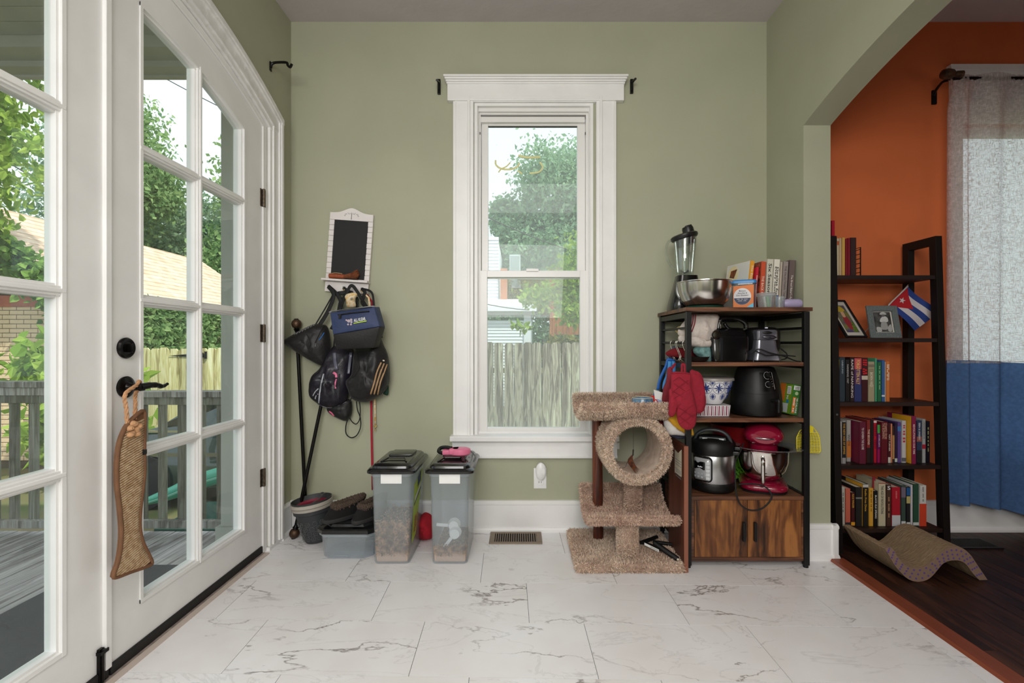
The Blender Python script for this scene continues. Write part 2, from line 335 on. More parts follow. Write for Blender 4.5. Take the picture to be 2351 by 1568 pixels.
def fuzz(b, pts, nrm, ln, wd, seed=0, droop=.3):
    """short pile: one bent blade per point, appended to b"""
    rs = np.random.RandomState(seed); Pn = np.array(pts, dtype=float); Nn = np.array(nrm, dtype=float); n = len(Pn)
    d = Nn + rs.normal(scale=.45, size=(n, 3)); d[:, 2] -= droop * .3; d /= np.linalg.norm(d, axis=1)[:, None]
    t = rs.normal(size=(n, 3)); t -= d * (d * t).sum(1)[:, None]; t /= np.linalg.norm(t, axis=1)[:, None]
    L_ = (ln * (.6 + .7 * rs.rand(n)))[:, None]; d2 = d + rs.normal(scale=.5, size=(n, 3)); d2 /= np.linalg.norm(d2, axis=1)[:, None]
    mid = Pn + d * L_ * .6
    v = np.stack([Pn - t * wd, Pn + t * wd, mid + t * wd * .9, mid + d2 * L_ * .5, mid - t * wd * .9], 1).reshape(-1, 3)
    k = len(b.v); b.v += [tuple(x) for x in v.tolist()]; b.f += [(k + 5 * i, k + 5 * i + 1, k + 5 * i + 2, k + 5 * i + 3, k + 5 * i + 4) for i in range(n)]
def scatter(b, n, seed=0):
    """n random points with normals on the faces of MB b"""
    rs = np.random.RandomState(seed); tr = []
    for f in b.f:
        for k in range(1, len(f) - 1): tr.append((f[0], f[k], f[k + 1]))
    V_ = np.array(b.v); T_ = np.array(tr); a, c, d = V_[T_[:, 0]], V_[T_[:, 1]], V_[T_[:, 2]]
    cr = np.cross(c - a, d - a); ar = np.linalg.norm(cr, axis=1); ok = ar > 1e-12; a, c, d, cr, ar = a[ok], c[ok], d[ok], cr[ok], ar[ok]
    i = rs.choice(len(ar), n, p=ar / ar.sum()); r1 = np.sqrt(rs.rand(n))[:, None]; r2 = rs.rand(n)[:, None]
    return (1 - r1) * a[i] + r1 * (1 - r2) * c[i] + r1 * r2 * d[i], cr[i] / ar[i][:, None]
WHITE = mat('white_paint', (240, 239, 238), .38, bump=.05, bs=30, var=.03, vs=6)
BLACK = mat('black_metal', (26, 26, 27), .42, metal=.3)
BLKPL = mat('black_plastic', (22, 22, 23), .35)
# ---------------------------------------------------------------- the room shell
XL, XR, YB, ZC = -1.305, 1.40, 2.75, 2.893
GREEN = mat('sage_wall_paint', (171, 172, 148), .62, var=.035, vs=3, bump=.06, bs=22)
ORANGE = mat('orange_wall_paint', (216, 112, 62), .6, var=.05, vs=3, bump=.06, bs=22)
CEIL = mat('ceiling_paint', (196, 188, 190), .8, var=.03, vs=5, bump=.15, bs=26)
TRIM = WHITE
def marble():
    m = bpy.data.materials.new('marble_tile'); m.use_nodes = True; nt = m.node_tree; N = nt.nodes; L = nt.links
    b = N['Principled BSDF']; b.inputs['Roughness'].default_value = .28; b.inputs['Specular IOR Level'].default_value = .4
    tc = N.new('ShaderNodeTexCoord'); oi = N.new('ShaderNodeObjectInfo'); cv = N.new('ShaderNodeCombineXYZ')
    for i in range(3): L.new(oi.outputs['Random'], cv.inputs[i])
    ad = N.new('ShaderNodeVectorMath'); ad.operation = 'MULTIPLY_ADD'; ad.inputs[1].default_value = (31, 47, 11); L.new(cv.outputs[0], ad.inputs[0]); L.new(tc.outputs['Object'], ad.inputs[2])
    mp = N.new('ShaderNodeMapping'); mp.inputs['Rotation'].default_value = (0, 0, -.6); mp.inputs['Scale'].default_value = (1.0, 2.1, 1); L.new(ad.outputs[0], mp.inputs[0])
    def vein(scale, width, detail, dist):
        n = N.new('ShaderNodeTexNoise'); n.inputs['Scale'].default_value = scale; n.inputs['Detail'].default_value = detail; n.inputs['Roughness'].default_value = .56; n.inputs['Distortion'].default_value = dist; L.new(mp.outputs[0], n.inputs[0])
        s = N.new('ShaderNodeMath'); s.operation = 'SUBTRACT'; s.inputs[1].default_value = .5; L.new(n.outputs[0], s.inputs[0])
        a = N.new('ShaderNodeMath'); a.operation = 'ABSOLUTE'; L.new(s.outputs[0], a.inputs[0])
        r = N.new('ShaderNodeMapRange'); r.inputs[1].default_value = 0; r.inputs[2].default_value = width; r.inputs[3].default_value = 1; r.inputs[4].default_value = 0; L.new(a.outputs[0], r.inputs[0]); return r.outputs[0]
    v1 = vein(1.15, .0075, 7, .35); v2 = vein(2.2, .009, 7, .8)
    mk = N.new('ShaderNodeTexNoise'); mk.inputs['Scale'].default_value = 1.9; mk.inputs['Detail'].default_value = 2; L.new(ad.outputs[0], mk.inputs[0])
    mr = N.new('ShaderNodeMapRange'); mr.inputs[1].default_value = .47; mr.inputs[2].default_value = .62; mr.inputs[4].default_value = .88; L.new(mk.outputs[0], mr.inputs[0])
    m1 = N.new('ShaderNodeMath'); m1.operation = 'MULTIPLY'; L.new(v1, m1.inputs[0]); L.new(mr.outputs[0], m1.inputs[1])
    m2 = N.new('ShaderNodeMath'); m2.operation = 'MULTIPLY_ADD'; m2.inputs[1].default_value = .16; L.new(v2, m2.inputs[0]); L.new(m1.outputs[0], m2.inputs[2])
    cl = N.new('ShaderNodeTexNoise'); cl.inputs['Scale'].default_value = 4; cl.inputs['Detail'].default_value = 4; L.new(ad.outputs[0], cl.inputs[0])
    r = N.new('ShaderNodeValToRGB'); r.color_ramp.elements[0].position = .3; r.color_ramp.elements[1].position = .7
    r.color_ramp.elements[0].color = (*lin((236, 232, 231)), 1); r.color_ramp.elements[1].color = (*lin((244, 243, 245)), 1); L.new(cl.outputs[0], r.inputs[0])
    mx = N.new('ShaderNodeMixRGB'); mx.inputs[2].default_value = (*lin((118, 106, 100)), 1); L.new(m2.outputs[0], mx.inputs[0]); L.new(r.outputs[0], mx.inputs[1]); L.new(mx.outputs[0], b.inputs['Base Color'])
    return m
# floor: dark joint slab with one object for every tile
fl = bx('floor', mat('tile_grout', (96, 92, 90), .9), None, XL - .02, 1.52, -2.2, YB + .02, -.06, -.0016); tag(fl, kind='structure')
MARB = marble()
def clip(poly, ax, lim, sg):
    out = []
    for i in range(len(poly)):
        a, b = poly[i], poly[(i + 1) % len(poly)]; da, db = (a[ax] - lim) * sg, (b[ax] - lim) * sg
        if da >= 0: out.append(a)
        if da * db < 0: t = da / (da - db); out.append((a[0] + (b[0] - a[0]) * t, a[1] + (b[1] - a[1]) * t))
    return out
rows = [(2.755, .211), (2.45, -.178), (2.143, .026), (1.838, -.365), (1.533, -.163), (1.228, .03), (.923, -.36), (.618, -.16), (.313, .03), (.008, -.36), (-.297, -.16)]
SHX, SHY = -.0243, -.0215      # the laid grid is slightly out of true with the walls
def tilept(X, Yr): return (X, Yr + SHY * X)
for r in range(len(rows) - 1):
    yt, yb = rows[r][0] + .001, rows[r + 1][0] + .003
    off = {2.755: .211 - .3 * SHX, 2.45: -.178 + SHX * .307, 2.143: .026, 1.838: -.365, 1.533: -.163}.get(rows[r][0], rows[r][1])
    for k in range(-4, 5):
        xa, xb = off + k * .6055 + .0009, off + (k + 1) * .6055 - .0009
        poly = [(xa, yt + SHY * xa), (xb, yt + SHY * xb), (xb - SHX * .305, yb + SHY * xb), (xa - SHX * .305, yb + SHY * xa)]
        for ax, lim, sg in ((0, XL, 1), (0, 1.515, -1), (1, YB, -1)): poly = clip(poly, ax, lim, sg) if len(poly) > 2 else []
        if len(poly) < 3 or abs(sum(poly[i][0] * poly[(i + 1) % len(poly)][1] - poly[(i + 1) % len(poly)][0] * poly[i][1] for i in range(len(poly)))) < .002: continue
        cx_, cy_ = sum(p[0] for p in poly) / len(poly), sum(p[1] for p in poly) / len(poly)
        b = MB().prism([(p[0] - cx_, p[1] - cy_, -.008) for p in poly[::-1]], (0, 0, .008)); o = b.build('tile', MARB, None); o.parent = fl; o.location = (cx_, cy_, 0)
# next room: strip oak, board by board
nf = bx('floor_hardwood', mat('floor_joint_dark', (14, 9, 7), .9), None, 1.515, 4.3, -2.2, YB + .02, -.06, -.0016); tag(nf, kind='structure')
OAK = woodmat('dark_oak', (30, 15, 10), (52, 27, 17), (78, 44, 29), .5, axis=1, scale=1.3, bump=.1)
bl = [MB().box(-.0275, .0275, -l / 2, l / 2, -.008, 0, .0008).build('tmp', OAK) for l in (.62, .9, 1.25)]
x = 1.60; i = 0
while x < 4.2:
    y = YB - random.uniform(0, .6); k = random.choice((0, 1, 2)); y = YB
    first = random.uniform(.1, 1.0)
    while y > -.6:
        k = random.choice((0, 1, 2)); l = (.62, .9, 1.25)[k]
        if first:
            o = MB().box(-.0275, .0275, -first / 2, first / 2, -.008, 0, .0008).build('floorboard', OAK); o.location = (x + .0285, y - first / 2, 0); y -= first + .001; first = 0
        else:
            o = bpy.data.objects.new('floorboard', bl[k].data); C.objects.link(o); o.location = (x + .0285, y - l / 2, 0); y -= l + .001
        o.parent = nf
    x += .057
for o in bl: bpy.data.objects.remove(o)
th = MB(); th.prism([(1.513, -.2, -.002), (1.52, -.2, .012), (1.582, -.2, .012), (1.596, -.2, -.002)], (0, 2.57, 0))
tag(th.build('trim_threshold', mat('threshold_wood', (132, 66, 42), .45, var=.12, vs=6, stretch=(8, .6, 8)), None), kind='structure')
# ceiling
tag(bx('ceiling', CEIL, None, XL - .2, 4.3, -2.3, YB + .18, ZC, ZC + .12), kind='structure')
# back wall with window opening
wx0, wx1, wz0, wz1 = -.262, .412, .53, 2.425
b = MB().box(XL - .15, wx0, YB, YB + .15, -.1, ZC + .05).box(wx1, 1.467, YB, YB + .15, -.1, ZC + .05).box(wx0, wx1, YB, YB + .15, -.1, wz0).box(wx0, wx1, YB, YB + .15, wz1, ZC + .05)
tag(b.build('wall_back', GREEN), kind='structure')
ox0, ox1, oz0, oz1 = 2.50, 3.42, .50, 2.31
b = MB().box(1.467, ox0, YB, YB + .15, -.1, ZC + .05).box(ox1, 4.3, YB, YB + .15, -.1, ZC + .05).box(ox0, ox1, YB, YB + .15, -.1, oz0).box(ox0, ox1, YB, YB + .15, oz1, ZC + .05)
tag(b.build('wall_next_room', ORANGE), kind='structure')
tag(bx('wall_next_room_side', ORANGE, None, 4.2, 4.35, -2.3, YB, -.1, ZC + .05), kind='structure')
tag(bx('wall_front', GREEN, None, XL - .15, 4.3, -2.35, -2.2, -.1, ZC + .05), kind='structure')
# right wall with arched opening
AY, AR, AZ = 1.40, 3.18, 2.297
arch = lambda y: AZ - (y - AY) ** 2 / (2 * AR)
ya = 2.392; ys = [AY - (ya - AY) + 2 * (ya - AY) * k / 36 for k in range(37)]
b = MB().box(XR, 1.534, ya, YB, -.02, ZC).cols(ys, arch, ZC, XR, 1.534).box(XR, 1.534, -2.2, ys[0], -.02, ZC)
tag(b.build('wall_right', GREEN, smooth=True), kind='structure')
# left wall with arched door opening
DY = 1.533
zin = lambda y: 2.400 - .25 * (y - DY) ** 2       # head of the door frame
DA, DB = DY - .945, DY + .945
ys = [DA + (DB - DA) * k / 40 for k in range(41)]
b = MB().box(XL - .15, XL, DB, YB, -.1, ZC).cols(ys, zin, ZC, XL - .15, XL).box(XL - .15, XL, -2.2, DA, -.1, ZC)
tag(b.build('wall_left', GREEN, smooth=True), kind='structure')
# door lining and casing
b = MB().box(XL - .15, XL + .004, DB - .03, DB + .002, 0, zin(DB)).box(XL - .15, XL + .004, DA - .002, DA + .03, 0, zin(DA)).cols(ys, lambda y: zin(y) - .028, lambda y: zin(y) + .002, XL - .149, XL + .0035)
tag(b.build('door_frame', TRIM, smooth=True), kind='structure')
CRACK = mat('cracked_white_paint', (234, 232, 231), .42, bump=.55, bs=26, var=.05, vs=14)
b = MB()
for o0, o1, t in ((.0, .022, .016), (.022, .034, .024), (.034, .078, .018), (.078, .090, .028), (.090, .112, .034)):
    k0 = DB + .012 + o0; k1 = DB + .012 + o1
    b.box(XL - .002, XL + t, k0, k1, .018, 2.19 + o1 * .55)
    b.box(XL - .002, XL + t, 2 * DY - k1, 2 * DY - k0, .018, 2.19 + o1 * .55)
sd_ = b.build('trim_door_casing', TRIM, bevel=.003); tag(sd_, kind='structure')
b = MB()
for o0, o1, t in ((.0, .022, .018), (.022, .034, .026), (.034, .078, .02), (.078, .090, .030), (.090, .112, .036)):
    e = .012 + o1 * .98; ys2 = [DY - (.945 + e) + 2 * (.945 + e) * k / 48 for k in range(49)]
    # arch band from 2.400 up to 2.51 at the crown
    f0 = lambda y, o0=o0: 2.400 + .006 + o0 - (.25 - .22 * o0) * (y - DY) ** 2
    f1 = lambda y, o1=o1: 2.400 + .006 + o1 - (.25 - .22 * o1) * (y - DY) ** 2
    b.cols(ys2, f0, f1, XL - .002, XL + t)
tag(b.build('trim_door_arch_casing', CRACK, smooth=True), kind='structure')
# baseboards
def base_run(b, p0, p1, nrm):
    """profile swept between two floor points"""
    p0, p1, n = Vector((*p0, 0)), Vector((*p1, 0)), Vector((*nrm, 0))
    prof = [(0, 0), (.030, 0), (.030, .012), (.024, .022), (.016, .026), (.016, .150), (.021, .153), (.021, .163), (.012, .172), (0, .174)]
    b.prism([p0 + n * d + Vector((0, 0, z)) for d, z in prof], p1 - p0)
b = MB(); base_run(b, (XL, YB), (1.40, YB), (0, -1)); tag(b.build('baseboard_back', TRIM), kind='structure')
b = MB(); base_run(b, (XL, YB - .03), (XL, DB + .125), (1, 0)); b.box(XL, XL + .02, DB + .001, DB + .125, 0, .017); tag(b.build('baseboard_left', TRIM), kind='structure')
b = MB(); base_run(b, (XR, ya - .03), (XR, YB - .03), (-1, 0)); base_run(b, (XR - .03, ya), (1.534 + .03, ya), (0, -1)); base_run(b, (1.534, YB), (1.534, ya - .03), (1, 0))
tag(b.build('baseboard_right', TRIM), kind='structure')
b = MB(); base_run(b, (1.56, YB), (4.2, YB), (0, -1)); tag(b.build('baseboard_next_room', TRIM), kind='structure')

# ---------------------------------------------------------------- window in the back wall
VINYL = mat('white_vinyl', (236, 234, 232), .3)
win = thing('window_1', None, None, (.075, YB, wz0), kind='structure')
def frame(b, L_, R_, T_, B_, l, r, t, bo, y0, y1):
    b.box(L_, l, y0, y1, B_, T_).box(r, R_, y0, y1, B_, T_)
    if T_ > t: b.box(l, r, y0, y1, t, T_)
    if bo > B_: b.box(l, r, y0, y1, B_, bo)
Yc = 2.727
b = MB(); b.box(PX(1040, Yc), PX(1078, Yc), Yc, YB, .53, 2.436).box(PX(1378, Yc), PX(1415, Yc), Yc, YB, .53, 2.436)
b.box(PX(1044, Yc), PX(1047, Yc), Yc - .004, Yc, .53, 2.436).box(PX(1408, Yc), PX(1411, Yc), Yc - .004, Yc, .53, 2.436)
b.build('casing', TRIM, win, bevel=.002)
b = MB(); frame(b, PX(1073, 2.715), PX(1383, 2.715), 2.452, .53, PX(1079, 2.715), PX(1377, 2.715), 2.440, .53, 2.712, YB)
frame(b, PX(1079, 2.722), PX(1377, 2.722), 2.440, .53, PX(1087, 2.722), PX(1369, 2.722), 2.425, .53, 2.722, YB + .005); b.build('casing_moulding', TRIM, win, bevel=.002)
b = MB(); b.box(-.411, .582, 2.715, YB, 2.430, 2.545, .003); b.build('header', TRIM, win)
b = MB()
for k, (z0, z1, pr) in enumerate(((2.520, 2.530, .043), (2.530, 2.539, .050), (2.539, 2.548, .060), (2.548, 2.558, .070))):
    b.box(-.411 - (pr - .035) * .5, .582 + (pr - .035) * .5, YB - pr, YB, z0, z1)
b.build('crown_moulding', TRIM, win, bevel=.002)
# lining and stops
b = MB(); frame(b, wx0, wx1, wz1, wz0, wx0 + .018, wx1 - .018, wz1 - .015, wz0, YB - .01, YB + .15); b.build('jamb', TRIM, win)
b = MB(); frame(b, wx0 + .006, wx1 - .006, wz1 - .004, wz0, PX(1099, 2.77), PX(1351, 2.77), PZ(257, 2.77), wz0, 2.765, 2.79)
frame(b, wx0 + .012, wx1 - .012, wz1 - .012, wz0, PX(1104, 2.79), PX(1345, 2.79), PZ(264, 2.79), wz0, 2.785, 2.85); b.build('stop', VINYL, win, bevel=.0015)
b = MB().box(PX(1104, 2.8), PX(1342, 2.8), 2.79, 2.84, PZ(282, 2.8), PZ(270, 2.8), .001); b.build('head_stop', VINYL, win)
Yu, Yl = 2.825, 2.795
us = MB(); frame(us, PX(1106, Yu), PX(1343, Yu), PZ(280, Yu), PZ(640, Yu), PX(1121, Yu), PX(1325, Yu), PZ(290, Yu), PZ(630, Yu), Yu - .008, Yu + .022)
us = us.build('sash', VINYL, win, bevel=.0015)
ls = MB(); frame(ls, PX(1104, Yl), PX(1345, Yl), PZ(622, Yl), PZ(1001, Yl), PX(1119, Yl), PX(1331, Yl), PZ(637, Yl), PZ(981, Yl), Yl - .012, Yl + .02)
ls.box(PX(1208, Yl), PX(1236, Yl), Yl - .024, Yl - .006, PZ(624, Yl), PZ(618, Yl))
ls = ls.build('sash', VINYL, win, bevel=.0015)
GLW = glassmat('window_glass', (.95, 1, .98), haze=.16, refl=.35)  # haze mixed into the glass stands in for reflections and overexposure
bx('pane', GLW, us, PX(1120, Yu), PX(1326, Yu), Yu + .006, Yu + .010, PZ(631, Yu), PZ(289, Yu))
bx('pane', GLW, ls, PX(1118, Yl), PX(1332, Yl), Yl + .004, Yl + .008, PZ(982, Yl), PZ(636, Yl))
bx('gasket', BLKPL, us, PX(1121, Yu), PX(1325, Yu), Yu + .001, Yu + .006, PZ(292, Yu), PZ(289.5, Yu))
PAINT = leafmat('cream_paint_mark', (252, 246, 205), (255, 250, 214), .55)
def zz(pts, s=3.136, ox=980, oy=140, Y=Yu + .003): return smoothpath([P(ox + a / s, oy + c / s, Y) for a, c in pts], 5)
b = MB().tube(zz([(495, 715), (498, 748), (535, 775), (600, 780), (650, 762), (667, 735)]), .0052, 6).tube(zz([(516, 802), (535, 778), (572, 760), (600, 732)]), .004, 6).tube(zz([(655, 790), (685, 812)]), .0048, 6)
b.build('painted_digit', PAINT, us)
b = MB().tube(zz([(660, 680), (720, 694), (815, 692)]), .0062, 6).tube(zz([(815, 728), (833, 765), (805, 800), (740, 808)]), .005, 6); b.build('painted_digit', PAINT, us)
for xx in (PX(1102, 2.78), PX(1344, 2.78)): bx('balance_clip', BLKPL, win, xx - .002, xx + .002, 2.783, 2.79, PZ(305, 2.78) - .008, PZ(305, 2.78) + .006)
b = MB().box(-.392, .548, 2.675, YB + .05, .520, .548, .003).box(wx0 + .006, wx1 - .006, 2.77, YB + .15, .53, .560); b.build('sill', TRIM, win)
b = MB().box(-.385, .545, 2.722, YB, .425, .522, .002).box(-.385, .545, 2.714, YB, .418, .432, .002); b.build('apron', TRIM, win)
# ---------------------------------------------------------------- glazed double doors
GLD = glassmat('door_glass', (.97, 1, .99), haze=.02, refl=.8)
BRZ = mat('oil_rubbed_bronze', (24, 21, 20), .3, metal=.7)
HINGE = mat('aged_hinge_metal', (104, 92, 78), .4, metal=.9, var=.3, vs=90)
zdoor = lambda y: zin(y) - .031
zg = lambda y: 2.242 - .269 * (y - DY) ** 2
XF = XL - .004
def leaf(name, side):
    """side +1: the leaf hinged at the far jamb, -1: its mirror"""
    m = lambda y: DY + side * (y - DY)
    def ys_(a, c, n=14):
        a, c = m(a), m(c)
        if a > c: a, c = c, a
        return [a + (c - a) * k / n for k in range(n + 1)]
    g0 = 1.661 if side > 0 else 1.676; g1, z0 = 2.299, .168
    b = MB(); b.cols(ys_(1.5355, g0), .036, zdoor, XF - .045, XF).cols(ys_(g1, DB - .033), .036, zdoor, XF - .045, XF).cols(ys_(g0, g1, 24), zg, zdoor, XF - .045, XF).cols(ys_(g0, g1, 2), .036, z0, XF - .045, XF)
    d = b.build(name, WHITE, smooth=True); tag(d, kind='structure')
    # glazing bead round the light
    b = MB(); w = .013
    for a0, a1, xx in ((0, w, .004), (w, w + .008, -.006)):
        b.cols(ys_(g0 + a0, g0 + a1, 2), z0 + a0, lambda y: zg(y) - a0, XF - .04, XF + xx).cols(ys_(g1 - a1, g1 - a0, 2), z0 + a0, lambda y: zg(y) - a0, XF - .04, XF + xx)
        b.cols(ys_(g0 + a0, g1 - a0, 24), lambda y: zg(y) - a1, lambda y: zg(y) - a0, XF - .0403, XF + xx - .0004).cols(ys_(g0 + a0, g1 - a0, 2), z0 + a0, z0 + a1, XF - .0403, XF + xx - .0004)
    o = b.build('glazing_bead', WHITE, d, smooth=True)
    Ym = m(1.975); zm = [.686, 1.212, 1.737]
    b = MB()
    for hw, xx in ((.021, -.008), (.014, .001), (.006, .006)): b.cols([Ym - hw, Ym + hw], z0, lambda y: zg(y), XF - .042, XF + xx)
    b.build('muntin', WHITE, d, bevel=.002)
    for z in zm:
        b = MB()
        for hw, xx in ((.021, -.008), (.014, .001), (.006, .006)): b.cols(ys_(g0 + .0003, g1 - .0003, 2), z - hw, z + hw, XF - .0415, XF + xx - .0006)
        b.build('muntin', WHITE, d, bevel=.002)
    zs = [z0] + zm + [None]
    for k in range(4):
        for a, c in ((g0 + .012, 1.975 - .012), (1.975 + .012, g1 - .012)):
            b = MB(); b.cols(ys_(a, c, 6), zs[k] + .008, (zs[k + 1] - .008) if zs[k + 1] else (lambda y: zg(y) - .01), XF - .026, XF - .022)
            b.build('pane', GLD, d)
    return d
d1 = leaf('door_1', 1); d2 = leaf('door_2', -1)
b = MB().cols([1.514 + .0055 * k for k in range(5)], .036, zdoor, XF - .01, XF + .012); b.build('astragal', WHITE, d2, bevel=.002)
for z in (1.80, 1.115, .385):
    b = MB().cyl((XF + .010, DB - .029, z - .045), (XF + .010, DB - .029, z + .045), .0065, n=10).box(XF - .001, XF + .003, DB - .048, DB - .03, z - .044, z + .044).box(XF + .004, XF + .0085, DB - .029, DB - .010, z - .044, z + .044)
    for k in range(5): b.cyl((XF + .010, DB - .029, z - .0445 + .0182 * k), (XF + .010, DB - .029, z - .0435 + .0182 * k + .001), .0075, n=10)
    b.build('hinge', HINGE, d1, smooth=True)
# deadbolt and lever set belong to the leaf
zb, zl, Yk = 1.047, .918, 1.600
b = MB().lathe([(.034, 0), (.035, .006), (.031, .011), (.024, .012), (.022, .009), (.001, .009)], (XF, Yk, zb), 28, 'X')
db = b.build('deadbolt', BRZ, d1, smooth=True)
MB().box(XF + .009, XF + .028, Yk - .004, Yk + .004, zb - .014, zb + .014, .003).build('thumb_turn', BRZ, db, smooth=True)
b = MB().lathe([(.035, 0), (.036, .006), (.031, .011), (.016, .014), (.012, .02), (.011, .048), (.014, .052), (.012, .062), (.001, .064)], (XF, Yk, zl), 28, 'X')
lv = b.build('lever_rose', BRZ, d1, smooth=True)
pth = smoothpath([(XF + .054, Yk - .006, zl), (XF + .056, Yk + .03, zl + .003), (XF + .056, Yk + .065, zl + .001), (XF + .054, Yk + .092, zl - .006), (XF + .052, Yk + .112, zl - .003), (XF + .052, Yk + .122, zl + .001)], 5)
MB().tube(pth, [.0115] * 6 + [.010] * 4 + [.0085] * 5 + [.0065] * 5 + [.005] * (len(pth) - 20), 12).build('lever', BRZ, lv, smooth=True)
MB().box(XF - .001, XF + .004, 1.5365, 1.541, zl - .028, zl + .028).build('latch_plate', BRZ, d1)
# worn flush bolt and sweep
b = MB().box(XF, XF + .010, 1.492, 1.510, .012, .115, .002).cyl((XF + .012, 1.501, .01), (XF + .012, 1.501, .112), .004, n=8).box(XF, XF + .016, 1.490, 1.520, .098, .108); b.build('foot_bolt', BRZ, d2)
for dd, a, c in ((d1, 1.537, DB - .035), (d2, DA + .035, 1.530)):
    MB().box(XF - .02, XF + .007, a, c, .006, .040, .003).build('door_sweep', mat('black_rubber', (18, 17, 17), .6), dd)
tag(bx('trim_door_sill', mat('worn_sill', (150, 138, 130), .6, var=.25, vs=30), None, XL - .15, XL + .012, DA + .03, DB - .03, -.004, .006), kind='structure')
tag(bx('trim_sill_strip', mat('pale_strip', (205, 190, 180), .5), None, XL + .012, XL + .034, DA + .03, DB - .03, -.004, .005), kind='structure')

# ---------------------------------------------------------------- outdoors: porch, railing, fence
GROUND = mat('yard_ground', (92, 104, 52), .95, rgb2=(128, 112, 84), vs=1.4, bump=.4, bs=12)
tag(bx('ground', GROUND, None, -45, 25, 2.92, 60, -.9, -.74), kind='structure')
tag(bx('ground_side', GROUND, None, -45, -1.46, -20, 2.92, -.9, -.741), kind='structure')
DECK = woodmat('weathered_deck', (116, 110, 106), (168, 162, 160), (204, 200, 198), .8, axis=1, bump=.3)
OLD = woodmat('weathered_rail', (90, 86, 76), (140, 136, 126), (182, 180, 174), .8, axis=2, bump=.3)
dk = MB().box(-5.0, -1.46, -.6, 3.06, -.22, -.150).build('deck', mat('deck_joist', (60, 52, 46), .9)); tag(dk, kind='structure')
pl = MB().box(-.0685, .0685, -1.83, 1.83, -.030, 0, .003).build('plank', DECK, None); pl.parent = dk; pl.location = (-1.535, 1.225, -.12)
for k in range(1, 24):
    o = pl.copy(); C.objects.link(o); o.location = (-1.535 - .1425 * k, 1.225 + random.uniform(-.004, .004), -.12 + random.uniform(-.002, .002))
mt = MB().box(-2.252, -1.50, .35, 2.563, 0, .012, .004)
o = mt.build('door_mat', mat('charcoal_mat', (62, 63, 64), .95, var=.1, vs=30, bump=.5, bs=300), origin=(-1.9, 1.4, -.12)); o.data.transform(Matrix.Translation((0, 0, -.12))); tag(o, 'large charcoal grey mat lying on the porch deck outside the glazed doors', 'mat')
PORCH = mat('porch_grey_paint', (176, 178, 168), .6, var=.06, vs=5)
pc = bx('porch_roof', mat('shingle_roof_dark', (110, 100, 92), .9), None, -5.3, -1.2, -.7, 3.35, 3.02, 3.10); tag(pc, kind='structure')
pb = MB().box(-1.9, 1.9, -.0605, .0605, 0, .018).build('ceiling_board', PORCH, None); pb.parent = pc; pb.location = (-3.36, 2.892, 2.950)
for k in range(1, 26):
    o = pb.copy(); C.objects.link(o); o.location = (-3.36, 2.892 - .1245 * k, 2.95)
MB().box(-5.2, -1.5, 2.956, 3.10, 2.878, 3.02).build('beam', PORCH, pc); MB().box(-5.2, -1.5, 3.10, 3.20, 2.842, 3.02).box(-5.2, -1.5, 3.2, 3.24, 2.83, 2.86).build('fascia', PORCH, pc)
bx('porch_wall', mat('exterior_siding', (190, 190, 182), .6), None, XL - .17, XL - .152, DB + .04, 2.9, -.2, 3.0)['kind'] = 'structure'
b = MB().box(-1.78, -1.67, 2.87, 2.98, -.12, 2.878, .006).box(-1.80, -1.65, 2.85, 3.0, 2.80, 2.842).box(-1.80, -1.65, 2.85, 3.0, -.12, -.02)
tag(b.build('porch_post', PORCH, None), kind='structure')
DARKRAIL = woodmat('grey_green_rail', (84, 82, 66), (116, 114, 98), (150, 150, 136), .8, axis=2)
def railing(x0, x1, ztop, lab, two):
    r = thing('porch_railing', lab, 'railing', ((x0 + x1) / 2, 3.0, -.12), group='porch railings')
    MB().box(x0, x1, 2.965, 3.075, ztop - .035, ztop, .004).build('top_rail', OLD, r)
    if two: MB().box(x0, x1, 2.985, 3.02, ztop - .085, ztop - .037, .003).build('top_rail', OLD, r); MB().box(x0, x1, 3.0, 3.038, ztop - .135, ztop - .08, .003).build('top_rail', DARKRAIL, r)
    else: MB().box(x0, x1, 2.995, 3.033, ztop - .085, ztop - .036, .003).build('top_rail', DARKRAIL, r)
    MB().box(x0, x1, 2.978, 3.016, -.076, -.030, .003).build('bottom_rail', OLD, r)
    x = x1 - .09; base = None
    while x > x0 + .05:
        if base is None: base = MB().box(x - .018, x + .018, 3.018, 3.054, -.07, ztop - .036, .002).build('baluster', DARKRAIL, r); bx0 = x
        else:
            o = base.copy(); C.objects.link(o); o.location = (x - bx0, 0, 0)
        x -= .122
    MB().box(x0 - .04, x0 + .05, 2.98, 3.07, -.12, ztop - .036, .004).build('post', OLD, r)
railing(-4.95, -2.72, .828, 'weathered porch railing with a doubled cap rail, seen through the nearer door leaf', True)
railing(-2.58, -1.79, .768, 'lower weathered porch railing beside the grey porch post', False)
FENCE = woodmat('fence_pine', (150, 134, 88), (218, 210, 150), (242, 238, 196), .8, axis=2, scale=.9, bump=.3)
fe = thing('picket_fence', 'yellowish wooden dog-ear picket fence across the yard', 'fence', (-2.2, 7.3, -.74))
MB().box(-6.3, 2.2, 7.322, 7.36, .62, .70).build('rail', FENCE, fe); MB().box(-6.3, 2.2, 7.322, 7.36, -.45, -.37).build('rail', FENCE, fe)
def picket(h): return MB().prism([(-.0685, 0, 0), (.0685, 0, 0), (.0685, 0, h - .03), (.04, 0, h), (-.04, 0, h), (-.0685, 0, h - .03)], (0, .019, 0))
FENCE2 = woodmat('fence_weathered', (78, 66, 56), (142, 134, 116), (196, 194, 172), .8, axis=2, scale=1.1, bump=.3)
pa = picket(1.825).build('picket', FENCE2); pa2 = picket(1.74).build('picket', FENCE)
x = -6.25; first = {}
